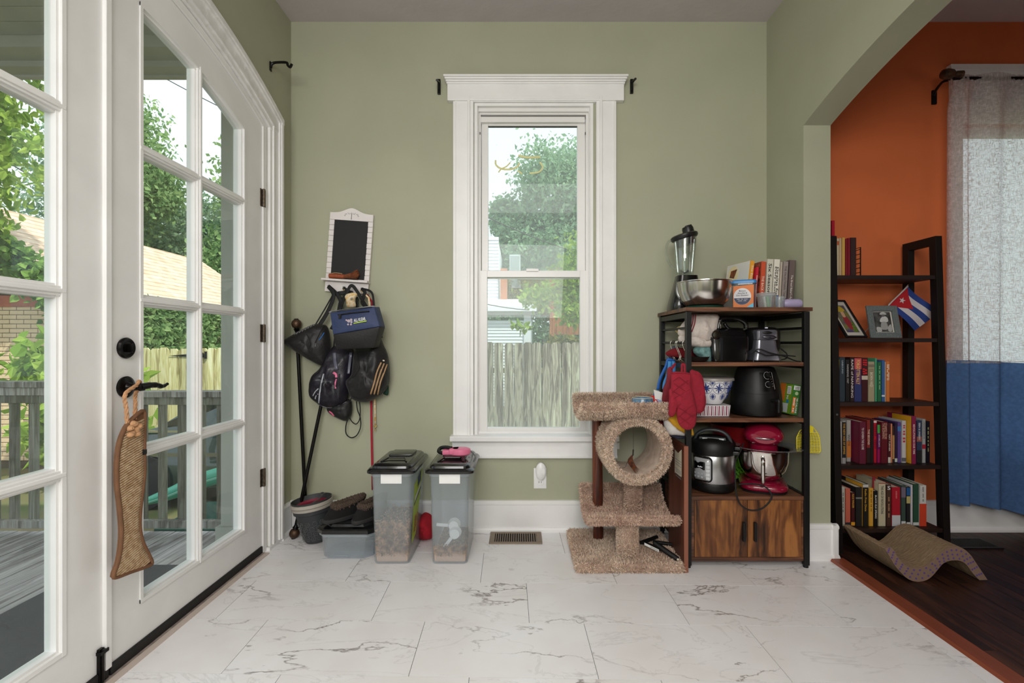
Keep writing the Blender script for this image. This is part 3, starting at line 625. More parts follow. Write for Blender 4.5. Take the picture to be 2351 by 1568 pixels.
while x < 2.2:
    src = pa2 if x < -3.8 else pa
    k = src.name
    if k not in first: o = src; first[k] = 1
    else: o = bpy.data.objects.new('picket', src.data); C.objects.link(o)
    o.parent = fe; o.location = (x + 2.2, random.uniform(-.004, .004), random.uniform(-.012, .012)); o.rotation_euler = (0, random.uniform(-.006, .006), 0)
    x += .1445
b = MB().prism([(-5.30, 7.285, .885), (-4.78, 7.285, .93), (-4.78, 7.285, .86)], (0, .008, 0)).cyl((-4.74, 7.28, .84), (-4.74, 7.28, .95), .018, n=8); b.build('strap_hinge', BLACK, fe)

# ---------------------------------------------------------------- brick garage with ivy
GX, GY0, GY1, GZ = -6.27, 7.0, 12.3, 1.80
ga = thing('brick_garage', 'buff brick garage with a tan shingle roof overgrown by ivy, beyond the fence', 'garage', (-8.25, 9.6, -.74))
BR = mat('buff_brick', (230, 204, 168), .85, rgb2=(206, 176, 138), vs=4, bump=.2, bs=80)
MORT = mat('mortar_dark', (96, 84, 70), .95)
MB().box(-10.2, GX - .015, GY0 + .015, GY1, -.74, 1.62).build('core_wall', MORT, ga)
bA = MB().box(-.098, .098, 0, .03, 0, .058, .003).build('brick', BR, ga); bA.location = (0, 0, 0)
cnt = 0
for r in range(0, 34):
    z = 1.62 - .066 * (r + 1)
    for k in range(7):
        xx = GX - .1 - .206 * k - (.103 if r % 2 else 0)
        if cnt >= 238: break
        o = bA if cnt == 0 else bA.copy()
        if cnt: C.objects.link(o)
        o.location = Vector((xx, GY0, z)) - ORG[ga.name] + Vector((0, 0, 0)) ; o.scale = (1, 1, 1); cnt += 1
bA.data.transform(Matrix.Translation(Vector((0, 0, 0)) + (ORG[ga.name])))
b = MB()
for r in range(0, 14):
    z = 1.70 - .066 * (r + 1)
    for k in range(25): yy = GY0 + .1 + .206 * k + (.103 if r % 2 else 0); b.box(GX - .03, GX, yy - .098, yy + .098, z, z + .058)
tag(b.build('brickwork', BR, ga), kind='stuff')
b = MB()
for r in range(0, 34):
    z = 1.62 - .066 * (r + 1)
    for k in range(7, 18): xx = GX - .1 - .206 * k - (.103 if r % 2 else 0); b.box(xx - .098, xx + .098, GY0, GY0 + .03, z, z + .058)
tag(b.build('brickwork', BR, ga), kind='stuff')
MB().prism([(-10.23, GY0 + .02, 1.62), (GX, GY0 + .02, 1.62), (GX, GY0 + .02, GZ), (-8.25, GY0 + .02, 3.1), (-10.23, GY0 + .02, GZ)], (0, .1, 0)).build('gable', mat('dark_gable_boards', (92, 70, 56), .9, var=.2, vs=9), ga)
MB().box(-10.2, GX, GY0 - .02, GY0 + .02, 1.60, 1.76).build('lintel_band', mat('faded_red_paint', (168, 96, 74), .9, var=.25, vs=8), ga)
SH = mat('tan_shingles', (226, 202, 178), .9, rgb2=(202, 174, 148), vs=5, bump=.3, bs=60)
b = MB(); rx, rz, ex, ez = -8.25, 3.19, GX + .12, GZ - .06; n = 16
for k in range(n):
    for sgn in (1, -1):
        t0, t1 = k / n, (k + 1) / n
        xa, za = ex + (rx - ex) * t0, ez + (rz - ez) * t0; xb, zb_ = ex + (rx - ex) * (t1 + .01), ez + (rz - ez) * (t1 + .01)
        if sgn < 0: xa, xb = 2 * rx - xa, 2 * rx - xb
        b.add([(xa, GY0 - .25, za + .022), (xa, GY1 + .2, za + .022), (xb, GY1 + .2, zb_ + .006), (xb, GY0 - .25, zb_ + .006), (xa, GY0 - .25, za - .03), (xa, GY1 + .2, za - .03), (xb, GY1 + .2, zb_ - .05), (xb, GY0 - .25, zb_ - .05)],
              [(0, 1, 2, 3), (7, 6, 5, 4), (0, 4, 5, 1), (2, 6, 7, 3), (0, 3, 7, 4), (1, 5, 6, 2)])
tag(b.build('roof_shingles', SH, ga), kind='stuff')
MB().prism([(ex, GY0 - .26, ez), (rx, GY0 - .26, rz), (rx, GY0 - .26, rz - .14), (ex, GY0 - .26, ez - .14)], (0, .03, 0)).prism([(2 * rx - ex, GY0 - .26, ez), (rx, GY0 - .26, rz), (rx, GY0 - .26, rz - .14), (2 * rx - ex, GY0 - .26, ez - .14)], (0, .03, 0)).build('rake_board', mat('grey_rake', (150, 138, 122), .8), ga)
LF1 = leafmat('leaf_bright', (112, 150, 56), (188, 212, 104)); LF2 = leafmat('leaf_mid', (104, 140, 88), (170, 196, 134)); LF3 = leafmat('leaf_deep', (100, 134, 104), (164, 190, 154)); LF4 = leafmat('leaf_ivy', (84, 126, 58), (160, 196, 104))
LF5 = leafmat('leaf_pale', (112, 150, 116), (176, 206, 166))
BARK = mat('bark', (96, 84, 72), .95, var=.3, vs=10, bump=.6, bs=20)
rs = np.random.RandomState(3)
def cluster(blobs, per=26, seed=0, tight=.16):
    """leaf points: tufts spread through ellipsoids"""
    rs = np.random.RandomState(seed); out = []
    for c, r, n in blobs:
        k = max(1, n // per); d = rs.normal(size=(k, 3)); d /= np.linalg.norm(d, axis=1)[:, None]; rad = (.45 + .6 * rs.rand(k))[:, None]
        cc = np.array(c) + d * rad * np.array(r)
        out.append((cc[:, None, :] + rs.normal(size=(k, per, 3)) * tight * np.array(r).mean()).reshape(-1, 3))
    return np.concatenate(out)
b = MB(); pts = []
for k in range(2600):   # over the rake and corner of the gable
    t = rs.rand(); pts.append((ex + (rx - ex) * t * .9 + rs.normal() * .1, GY0 - .33 + rs.normal() * .06, ez + (rz - ez) * t * .9 - .05 + rs.normal() * .12 - abs(rs.normal()) * .1 * (1 - t)))
for k in range(1500):
    pts.append((GX + .08 - abs(rs.normal()) * .22, GY0 - .05 - rs.rand() * .08, 1.75 - abs(rs.normal()) * .55))
b.leaves(pts, .10, seed=5, asp=.9, fold=True); tag(b.build('ivy', LF4, ga), kind='stuff')
b = MB(); pts = []
for k in range(5200):
    cyy = rs.choice([7.7, 8.2, 8.5, 9.6, 10.3], p=[.3, .3, .2, .1, .1]); pts.append((GX + .05 + rs.rand() * .12, cyy + rs.normal() * .28, 1.78 - abs(rs.normal()) * .5))
b.leaves(pts, .10, seed=6, asp=.9, fold=True); tag(b.build('ivy', LF2, ga), kind='stuff')
def tree(name, label, base, trunk, blobs, size, lm, seed, per=26, cat='tree', r0=.18, tight=.16, group=None):
    t = thing(name, label, cat, base, group)
    if trunk:
        b = MB()
        for path, ra, rb in trunk:
            q = smoothpath(path, 5); b.tube(q, [ra + (rb - ra) * i / (len(q) - 1) for i in range(len(q))], 8)
        b.build('trunk', BARK, t, smooth=True)
    b = MB().leaves(cluster(blobs, per, seed, tight), size, seed=seed, fold=per < 20, asp=.62 if per < 20 else .5); o = b.build('foliage', lm, t); tag(o, kind='stuff')
    return t
# dense line of trees behind the garage, seen through the doors
tree('shade_tree', 'tall dense green tree rising behind the garage roof', (-12, 19, -.74), [([(-12, 19, -.74), (-12, 19, 5)], .3, .15)],
     [((-12.4, 19, 4.2), (2.8, 2.4, 2.6), 15000), ((-9.7, 19.5, 4.6), (1.9, 2, 2.4), 8000), ((-15.6, 18, 6), (2.6, 2, 3.6), 9000)], .2, LF3, 11)
tree('shade_tree', 'bushy tree seen between the muntin and the porch post', (-8.8, 16, -.74), [([(-8.8, 16, -.74), (-8.8, 16, 4)], .2, .1)],
     [((-9.2, 16, 3.3), (1.5, 1.6, 1.6), 6500), ((-8.6, 16, 5.9), (1.15, 1.2, 1.9), 6500), ((-6.9, 17, 4.6), (1.7, 1.5, 3.2), 8000)], .17, LF2, 12)
tree('shade_tree', 'leafy tree climbing past the porch beam by the lock stile', (-13.6, 15.5, -.74), [([(-13.6, 15.5, -.74), (-13.4, 15.5, 6)], .25, .1)],
     [((-12.9, 15.5, 7.6), (1.2, 1.3, 1.8), 5000), ((-11.9, 15.5, 6.2), (.85, 1.2, 1.0), 3500), ((-13.2, 15.5, 5.2), (1.3, 1.2, 1.2), 4000)], .17, LF2, 13)
tree('maple_tree', 'maple with large bright leaves hanging close beyond the porch', (-8.6, 6.0, -.74), [([(-8.6, 6.2, -.74), (-8.4, 6.2, 2), (-8.1, 6.1, 4.3)], .16, .09), ([(-8.2, 6.1, 3.3), (-7.4, 6.0, 3.45), (-6.7, 5.9, 3.4)], .04, .015), ([(-8.4, 6.1, 4.1), (-7.6, 6.0, 4.3), (-6.6, 5.9, 4.2)], .05, .015)],
     [((-7.2, 6.0, 3.7), (.9, .6, .75), 3400), ((-6.9, 5.8, 4.7), (1.0, .6, .6), 3000), ((-7.3, 6.1, 2.9), (.6, .5, .35), 1000)], .125, LF1, 14, per=14, tight=.3)
tree('tall_hedge', 'dark hedge of trees filling the far side of the yard', (-16, 24, -.74), None,
     [((-19, 24, 4), (3.4, 2, 4), 9000), ((-13, 26, 3.6), (4, 2, 3.2), 8000), ((-7, 26, 3.4), (3.4, 2, 3.4), 8000)], .28, LF3, 15, cat='hedge')
tree('leafy_shrub', 'large-leaved green shrub growing by the garage wall behind the railing', (-5.9, 6.2, -.74), None,
     [((-5.3, 5.9, .45), (.45, .35, .5), 420), ((-6.2, 6.2, .7), (.5, .3, .35), 300), ((-5.4, 6.0, -.1), (.7, .3, .3), 300)], .2, LF1, 16, per=10, cat='shrub', tight=.3)
# view from the back window
tree('shade_tree', 'huge pale green tree filling the upper back window', (4, 20, -.74), [([(3.2, 20, -.74), (2.6, 20, 5)], .4, .25)],
     [((1.7, 20, 7.2), (1.9, 2, 2.1), 13000), ((-.1, 20.5, 5.4), (1.0, 1.6, 1.1), 5000), ((1.4, 19, 4.0), (1.9, 1.6, 1.6), 10000), ((-.1, 21, 3.6), (1.0, 1, 1.1), 4000), ((3.3, 20, 4.5), (1.6, 2, 2.6), 5000), ((-.5, 21, 6.6), (.8, .8, .8), 3500), ((-1.0, 21, 4.9), (.6, .8, .8), 2200)], .19, LF5, 17)
tree('young_tree', 'yellow-green branch hanging over the picket fence in front of the shed', (1.7, 10.5, -.74), [([(2.1, 10.5, -.74), (1.9, 10.5, 1.6), (1.5, 10.4, 2.5)], .06, .03), ([(1.7, 10.5, 1.9), (1.2, 10.4, 2.3), (.5, 10.3, 2.15)], .03, .01)],
     [((1.1, 10.4, 2.35), (.55, .35, .35), 650), ((.35, 10.3, 2.05), (.4, .3, .22), 300), ((1.0, 10.2, 1.75), (.35, .3, .25), 260), ((.02, 10.1, 1.45), (.14, .12, .1), 60), ((1.35, 10.4, 2.9), (.5, .3, .5), 500)], .12, LF1, 18, per=10, tight=.3)
tree('low_hedge', 'olive hedge behind the fence under the huge tree', (1, 16, -.74), None, [((1.6, 16.5, 2.7), (1.3, .8, .9), 5000), ((.3, 17.5, 2.9), (.9, .7, .6), 2500), ((1.2, 13.2, .95), (.8, .3, .3), 1500), ((2.2, 13.2, 1.1), (.5, .3, .3), 800)], .13, leafmat('leaf_olive', (84, 84, 40), (160, 158, 84)), 19, cat='hedge')
tree('tall_hedge', 'soft green trees closing the view behind the white house and the shed', (2, 27, -.74), None, [((-2.5, 27, 3.0), (3, 1.5, 3.2), 6000), ((1.5, 27, 2.2), (3, 1.5, 2.8), 7000), ((6, 27, 3), (3, 1.5, 3.4), 5000)], .3, LF5, 21, cat='hedge')
# neighbour's white house
SID = mat('white_siding', (226, 230, 236), .6)
nh = thing('neighbour_house', 'white clapboard house with a brick chimney behind the picket fence', 'house', (-1.5, 14, -.74))
def siding(x0, x1, y, z0, z1, name='siding', m=SID, st=.092):
    b = MB(); z = z0
    while z < z1: b.prism([(x0, y - .012, z), (x0, y + .012, z + st), (x0, y + .05, z + st), (x0, y + .05, z)], (x1 - x0, 0, 0)); z += st
    tag(b.build(name, m, nh), kind='stuff')
siding(-3.2, .10, 14, -.74, 1.72)
MB().box(.10, .30, 13.96, 14.06, -.74, 1.9).box(-3.2, .3, 14.06, 16, -.74, 1.7).build('corner_board', SID, nh)
MB().box(.30, .34, 14.02, 17, -.74, 2.0).build('side_wall', mat('grey_siding', (150, 158, 160), .7), nh)
MB().box(-3.4, .42, 13.84, 14.1, 1.90, 2.06).build('eave', mat('eave_grey', (170, 172, 170), .6), nh); MB().box(-3.5, .46, 13.74, 13.85, 2.0, 2.13).build('gutter', SID, nh)
MB().prism([(-3.5, 13.8, 2.1), (-3.5, 16, 2.55), (-3.5, 16, 2.1)], (3.95, 0, 0)).build('porch_roof_slope', mat('pale_roof', (205, 208, 205), .8), nh)
siding(-3.2, -.72, 16, 2.3, 4.55, st=.11)
MB().prism([(-3.2, 16.02, 4.55), (-.74, 16.02, 4.2), (-.74, 16.02, 4.45), (-1.1, 16.02, 4.75), (-3.2, 16.02, 6.2)], (0, .1, 0)).build('gable', SID, nh)
MB().box(-3.2, -.72, 16.05, 19, 2.3, 4.4).build('upper_wall', SID, nh)
bch = MB().box(-.66, -.44, 15.9, 16.2, 2.2, 3.55); bch.build('chimney', mat('orange_brick', (196, 132, 96), .9, rgb2=(170, 104, 76), vs=12), nh)
w_ = MB().box(-.40, .0, 17.5, 17.6, 3.1, 4.3).build('window', mat('grey_white_trim', (196, 204, 204), .5), nh); MB().box(-.36, -.04, 17.48, 17.5, 3.15, 4.25).build('pane', mat('dull_pane', (150, 162, 160), .15), w_)
sh_ = thing('garden_shed', 'brown board shed half hidden by branches beyond the fence', 'shed', (2.1, 15, -.74))
BRN = woodmat('brown_boards', (110, 62, 34), (160, 98, 58), (190, 128, 80), .8, axis=2)
MB().box(.95, 3.2, 15, 15.6, 1.35, 2.0).build('wall', BRN, sh_); MB().box(.7, 3.4, 14.8, 16, -.74, 1.2).build('base_wall', mat('grey_stone', (70, 84, 74), .9, var=.3, vs=4), sh_)
MB().box(.9, 1.05, 14.95, 15.0, 1.3, 3.2).build('corner_post', BRN, sh_)
# cables
CAB = mat('cable', (40, 42, 44), .6)
def cable(a, c, sag, lab):
    a, c = Vector(a), Vector(c); q = [a.lerp(c, k / 16) - Vector((0, 0, sag * 4 * (k / 16) * (1 - k / 16))) for k in range(17)]
    o = MB().tube(q, .012, 5).build('utility_cable', CAB, origin=a); tag(o, lab, 'cable', 'overhead cables')
cable(P(200, 75, 12), P(600, 290, 13), .1, 'overhead cable crossing the open sky behind the door panes')
cable(P(-60, 320, 8), P(200, 465, 9), .08, 'overhead cable crossing in front of the maple')
cable(P(1080, 480, 11), P(1360, 590, 12), .08, 'thin cable crossing the upper sash of the back window')
cable(P(1080, 690, 11), P(1215, 712, 12), .03, 'short cable running to the white house eave')
# dark car, kayak, tub behind the railing
CARP = mat('dark_green_car_paint', (20, 44, 40), .15, coat=1., metal=.3)
ca = thing('parked_car', 'dark green car parked behind the porch railing', 'car', (-3.0, 6.0, -.74))
prof = [(-4.85, -.5), (-4.84, -.12), (-4.55, .02), (-4.0, .16), (-3.6, .40), (-3.1, .62), (-2.5, .66), (-1.9, .60), (-1.4, .2), (-1.15, .1), (-1.1, -.5)]
b = MB(); 
for k, (yo, s) in enumerate(((0, 1), )): pass
nP = len(prof); vs_ = []
for yy, sc_, dz in ((5.25, .90, -.06), (5.32, .98, 0), (5.7, 1, .02), (6.5, 1, .02), (6.88, .98, 0), (6.95, .9, -.06)):
    for px_, pz_ in prof: vs_.append((-3 + (px_ + 3) * sc_, yy, -.5 + (pz_ + .5) * sc_ + (dz if pz_ > -.4 else 0)))
fs = [(j * nP + i, (j + 1) * nP + i, (j + 1) * nP + i + 1, j * nP + i + 1) for j in range(5) for i in range(nP - 1)] + [tuple(range(nP)), tuple(range(5 * nP + nP - 1, 5 * nP - 1, -1))]
b.add(vs_, fs).build('body', CARP, ca, smooth=True)
DG = mat('dark_car_glass', (14, 20, 20), .05, coat=1)
MB().prism([(-3.92, 5.255, .17), (-3.52, 5.255, .36), (-3.08, 5.255, .52), (-3.0, 5.255, .17)], (0, .02, 0)).build('side_window', DG, ca); MB().prism([(-2.9, 5.255, .17), (-2.9, 5.255, .53), (-2.1, 5.255, .5), (-1.8, 5.255, .17)], (0, .02, 0)).build('side_window', DG, ca)
MB().box(-4.6, -1.3, 5.24, 5.26, .10, .125).build('trim_strip', mat('chrome', (200, 200, 200), .12, metal=1), ca); MB().box(-4.7, -1.2, 5.235, 5.26, -.16, -.12).build('trim_strip', mat('chrome', (200, 200, 200), .12, metal=1), ca)
for xx in (-4.1, -1.9): MB().cyl((xx, 5.22, -.44), (xx, 5.45, -.44), .3, n=24).build('wheel', mat('tyre', (22, 22, 22), .8), ca, smooth=True)
TEAL = mat('teal_plastic', (70, 178, 150), .35)
q = [P(335, 1152, 4.4), P(400, 1130, 4.4), P(450, 1108, 4.4), P(520, 1086, 4.4), P(600, 1060, 4.4), P(680, 1045, 4.4)]
ky = thing('kayak', 'teal kayak lying tilted behind the porch railing', 'kayak', (-2.8, 4.4, -.74))
qs = smoothpath(q, 6); L_ = len(qs)
MB().tube(qs, [.012 + .062 * math.sin(PI * (i + 1) / (L_ + 1)) ** .6 for i in range(L_)], 14).build('hull', TEAL, ky, smooth=True)
MB().tube([p + Vector((0, -.062 * math.sin(PI * (i + 1) / (L_ + 1)) ** .6, -.01)) for i, p in enumerate(qs)], .014, 6).build('rub_rail', mat('pale_teal', (150, 220, 200), .3), ky, smooth=True)
o = MB().box(-2.95, -2.0, 4.0, 4.6, 0, .27, .02).box(-3.0, -1.95, 3.95, 4.65, .25, .29, .01).build('garden_tub', mat('dark_green_plastic', (20, 78, 60), .4), origin=(-2.4, 4.3, -.74)); o.data.transform(Matrix.Translation((0, 0, -.74))); tag(o, 'dark green plastic tub standing in the yard under the kayak', 'tub')
o = MB().lathe([(.22, 0), (.27, .2), (.29, .42), (.27, .42), (.24, .3), (.0, .3)], (-5.9, 6.4, -.74), 24).build('barrel_planter', mat('tan_barrel', (190, 158, 112), .8, var=.2, vs=9), origin=(-5.9, 6.4, -.74), smooth=True); tag(o, 'tan barrel planter on the ground before the brick garage', 'planter')
# ---------------------------------------------------------------- hanging on the door and the left corner
def DP(px, py, X): Y = -FPX * -X / (px - CX) if False else FPX * X / (px - CX); return Vector((X, Y, H - (py - CY) * Y / FPX))
SISAL = mat('sisal', (212, 184, 150), .95, rgb2=(178, 144, 108), vs=60, bump=.4, bs=400)
BIND = mat('brown_binding', (116, 80, 54), .85, var=.12, vs=30)
JUTE = mat('jute_rope', (200, 152, 112), .9, var=.15, vs=80, bump=.4, bs=300)
FX = XL + .058
fish = thing('fish_scratcher', 'fish-shaped woven sisal cat scratcher hanging by rope from the door lever', 'cat toy', (FX, 1.59, .6))
ol = [(329, 943), (331, 985), (330, 1035), (331, 1080), (326, 1130), (321, 1170), (320, 1212), (327, 1245), (340, 1272), (348, 1292), (338, 1300), (300, 1313), (264, 1326), (261, 1316), (270, 1290), (276, 1255), (278, 1215), (274, 1165), (268, 1110), (268, 1060), (273, 1020), (284, 988), (300, 965)]
op = smoothpath([DP(a, c, FX) for a, c in ol], 4, closed=True)
MB().prism(op, (-.010, 0, 0)).build('backing', BIND, fish)
MB().tube([p + Vector((.001, 0, 0)) for p in op], .0062, 8, closed=True).build('binding', BIND, fish, smooth='all')
b = MB(); z = min(p.z for p in op) + .008; zt = max(p.z for p in op)
while z < zt - .03:
    xs = []
    for i in range(len(op)):
        a, c = op[i], op[(i + 1) % len(op)]
        fa, fc = a.z - (z + (a.y - 1.59) * .25), c.z - (z + (c.y - 1.59) * .25)
        if fa * fc < 0: xs.append(a.y + (c.y - a.y) * fa / (fa - fc))
    if len(xs) >= 2:
        y0, y1 = min(xs) + .005, max(xs) - .005
        if y1 > y0: b.tube([(FX + .0005, y0 + (y1 - y0) * k / 6, z + (y0 + (y1 - y0) * k / 6 - 1.59) * .25 + .0006 * (-1) ** k) for k in range(7)], .0042, 5)
    z += .0078
tag(b.build('sisal_weave', SISAL, fish, smooth='all'), kind='stuff')
b = MB()
for k in range(9):
    a = DP(306 + 9 * math.cos(k * 2.4) + random.uniform(-6, 6), 985 + 13 * math.sin(k * 2.4), FX + .004)
    pts = [a + Vector((0, .013 * math.cos(t), .010 * math.sin(t))) for t in [2 * PI * q / 7 for q in range(7)]]
    b.pillow(pts, .012, .1, 4, wob=.3, seed=k, sub=2, d=(1, 0, 0))
b.build('raffia_bow', mat('raffia', (196, 150, 110), .9, var=.2, vs=60), fish, smooth=True)
MB().box(FX - .006, FX + .008, DP(327, 1038, FX).y - .004, DP(331, 1038, FX).y + .003, DP(327, 1044, FX).z, DP(327, 1032, FX).z, .002).build('black_clip', BLKPL, fish)
def twist(b, path, r, turns=60):
    q = smoothpath(path, 10)
    for s in range(3):
        out = []
        for i, p in enumerate(q):
            a = q[min(i + 1, len(q) - 1)] - q[max(i - 1, 0)]; a.normalize(); u = Vector((1, 0, 0)) - a * a.x; u = u.normalized() if u.length > .1 else Vector((0, 1, 0)); w = a.cross(u)
            t = i / len(q) * turns + s * 2 * PI / 3; out.append(p + u * r * .5 * math.cos(t) + w * r * .5 * math.sin(t))
        b.tube(out, r * .56, 5)
b = MB()
twist(b, [DP(293, 985, FX), DP(290, 940, FX), DP(288, 905, FX), (XF + .050, 1.588, zl + .008), (XF + .045, 1.600, zl + .0185), (XF + .040, 1.612, zl + .008), DP(311, 905, XL + .03), DP(311, 930, XL + .04), DP(309, 962, FX)], .0062, 55)
b.build('rope', JUTE, fish, smooth=True)

# curtain rods in the corner
RODM = mat('black_rod', (20, 19, 19), .35, metal=.6); FIN = mat('bronze_finial', (96, 72, 52), .45, metal=.55, rgb2=(60, 44, 34), vs=40)
def rod(p0, p1, fin_top, lab):
    p0, p1 = Vector(p0), Vector(p1); t = thing('curtain_rod', lab, 'curtain rod', p0, 'curtain rods leaning in the corner')
    MB().cyl(p0, p1, .0095, n=12).build('rod', RODM, t, smooth=True)
    a = (p1 - p0).normalized(); e, d = (p1, a) if fin_top else (p0, -a)
    q = Matrix.Translation(e) @ d.to_track_quat('Z', 'Y').to_matrix().to_4x4(); b = MB(); b.M = q
    b.lathe([(.010, -.012), (.013, -.004), (.017, .002), (.013, .006), (.014, .010)], (0, 0, 0), 16)
    b.build('collar', RODM, t, smooth=True)
    b = MB(); b.M = q; b.lathe([(.012, .008), (.021, .014), (.026, .026), (.027, .036), (.023, .048), (.014, .056), (.010, .058)], (0, 0, 0), 20); f = b.build('finial', FIN, t, smooth=True)
    b = MB(); b.M = q; b.lathe([(.012, .056), (.011, .062), (.002, .063)], (0, 0, 0), 14); b.build('finial_cap', RODM, f)
rod((PX(705, 2.70), 2.70, .005), (PX(682, 2.715), 2.712, PZ(757, 2.715)), True, 'black curtain rod standing upright in the corner with its knob finial at the top')
rod((PX(679, 2.64), 2.64, .060), (PX(764, 2.728), 2.722, PZ(806, 2.728)), False, 'black curtain rod leaning in the corner with its knob finial on the floor')
# plant pots
POT = mat('charcoal_pot', (52, 54, 56), .6, var=.1, vs=20); POTG = mat('warm_grey_rim', (176, 168, 158), .6)
pc_ = Vector((PX(727, 2.60), 2.60, 0)); pt = thing('plant_pots', 'nested charcoal plant pots with a pale grey rim, tilted in the corner', 'plant pot', pc_)
tM = Matrix.Translation(pc_) @ Matrix.Rotation(math.radians(-7), 4, 'Y') @ Matrix.Translation((0, 0, .008))
def mb(M=tM): b = MB(); b.M = M; return b
mb().lathe([(.052, 0), (.060, .02), (.088, .155), (.096, .158), (.098, .176), (.093, .178), (.090, .17), (.05, .02), (.001, .02)], (0, 0, 0), 40).build('outer_pot', POT, pt, smooth=True)
mb().lathe([(.070, .1), (.090, .172), (.101, .178), (.104, .190), (.098, .192), (.100, .194), (.105, .196), (.106, .212), (.101, .213), (.096, .205), (.07, .1)], (0, 0, 0), 40).build('rim', POTG, pt, smooth=True)
mb().lathe([(.06, .12), (.100, .210), (.103, .222), (.099, .222), (.090, .19), (.075, .15), (.001, .148)], (0, 0, 0), 40).build('inner_pot', POT, pt, smooth=True)
mb().lathe([(.001, .186), (.074, .186), (.080, .200), (.077, .202), (.070, .192), (.001, .192)], (0, 0, 0), 32).build('inner_saucer', mat('maroon_dish', (128, 28, 54), .4), pt, smooth=True)
mb().tube(smoothpath([(-.03, 0, .18), (.0, .01, .196), (.03, .02, .21), (.055, .03, .232), (.062, .03, .236)], 4), .004, 6).tube([(.05 + .012 * math.cos(t), .03, .236 + .006 * math.sin(t)) for t in [k * PI / 5 for k in range(10)]], .0018, 5, closed=True).build('wire_tie', mat('dull_wire', (96, 96, 92), .4, metal=.6), pt, smooth=True)
b = mb()   # embossed honeycomb relief round the lower half
for j in range(4):
    for i in range(14):
        a0 = 2 * PI * (i + .5 * (j % 2)) / 14; z0 = .028 + j * .027; r = .062 + (z0 - .02) * .207 + .0012
        pts = [Vector((r * math.cos(a0 + .012 / r * math.cos(t) * 1.0), r * math.sin(a0 + .012 / r * math.cos(t)), z0 + .0125 * math.sin(t))) for t in [k * PI / 3 for k in range(6)]]
        b.tube(pts, .0011, 4, closed=True); pts = [Vector((r * math.cos(a0 + .005 / r * math.cos(t)), r * math.sin(a0 + .005 / r * math.cos(t)), z0 + .005 * math.sin(t))) for t in [k * PI / 2 for k in range(4)]]; b.tube(pts, .0009, 4, closed=True)
tag(b.build('embossed_pattern', mat('pot_relief', (96, 98, 98), .5), pt), kind='stuff')

# clear plastic bins
CLEAR = glassmat('frosted_plastic', (.93, .95, .98), haze=.21, rough=.2, refl=.6)
CLEAR2 = glassmat('frosted_rim', (.92, .94, .98), haze=.3, rough=.2, refl=.8)
BLID = mat('glossy_black_lid', (16, 16, 17), .22, coat=.3)
def octa(x0, x1, y0, y1, c, z): return [(x0 + c, y0, z), (x1 - c, y0, z), (x1, y0 + c, z), (x1, y1 - c, z), (x1 - c, y1, z), (x0 + c, y1, z), (x0, y1 - c, z), (x0, y0 + c, z)]
def loft(b, rings, cap=True):
    n = len(rings[0]); vs_ = [v for r in rings for v in r]
    fs = [(j * n + i, j * n + (i + 1) % n, (j + 1) * n + (i + 1) % n, (j + 1) * n + i) for j in range(len(rings) - 1) for i in range(n)]
    if cap: fs += [tuple(range(n - 1, -1, -1)), tuple(range((len(rings) - 1) * n, len(rings) * n))]
    return b.add(vs_, fs)
def rrect(x0, x1, y0, y1, r, z, k=4):
    out = []
    for cx_, cy_, a0 in ((x1 - r, y0 + r, -90), (x1 - r, y1 - r, 0), (x0 + r, y1 - r, 90), (x0 + r, y0 + r, 180)):
        for i in range(k + 1): a = math.radians(a0 + 90 * i / k); out.append((cx_ + r * math.cos(a), cy_ + r * math.sin(a), z))
    return out
bx_ = thing('storage_box', 'clear plastic storage box with a black lid, slippers standing on it', 'storage box', (-.87, 2.49, 0))
x0, x1, y0, y1 = -.998, -.722, 2.378, 2.60
b = MB(); loft(b, [octa(x0 + .015, x1 - .015, y0 + .008, y1 - .008, .035, .002), octa(x0 + .003, x1 - .003, y0 + .002, y1 - .002, .036, .118), octa(x0 + .006, x1 - .006, y0 + .005, y1 - .005, .036, .118), octa(x0 + .018, x1 - .018, y0 + .011, y1 - .011, .035, .005)]).build('tub', CLEAR, bx_)
b = MB(); loft(b, [octa(x0 - .004, x1 + .004, y0 - .004, y1 + .004, .036, .112), octa(x0 - .006, x1 + .006, y0 - .006, y1 + .006, .036, .130), octa(x0, x1, y0, y1, .036, .130), octa(x0 + .001, x1 - .001, y0 + .001, y1 - .001, .036, .112), octa(x0 - .004, x1 + .004, y0 - .004, y1 + .004, .036, .112)], cap=False).build('rim', CLEAR2, bx_)
b = MB(); z = .128
loft(b, [octa(x0 - .012, x1 + .012, y0 - .012, y1 + .012, .038, z), octa(x0 - .012, x1 + .012, y0 - .012, y1 + .012, .038, z + .016), octa(x0 - .004, x1 + .004, y0 - .004, y1 + .004, .038, z + .022), octa(x0 + .022, x1 - .022, y0 + .022, y1 - .022, .034, z + .024), octa(x0 + .028, x1 - .028, y0 + .028, y1 - .028, .034, z + .036), octa(x0 + .040, x1 - .040, y0 + .036, y1 - .036, .03, z + .036), octa(x0 + .044, x1 - .044, y0 + .040, y1 - .040, .03, z + .031)])
for k in range(3): b.box(x0 + .06, x0 + .16, y0 + .050 + .014 * k, y0 + .056 + .014 * k, z + .03, z + .035, .001)
b.build('lid', BLID, bx_, bevel=.0015)
b = MB().tube([(x0 + .075, y0 + .0055, .004), (x0 + .085, y0 + .003, .018), (x0 + .15, y0 + .003, .018), (x0 + .16, y0 + .0055, .004)], .0016, 5).tube([(x0 + .018, y0 + .0075, .004), (x0 + .075, y0 + .0055, .004)], .0016, 5).build('moulded_ridge', CLEAR2, bx_)
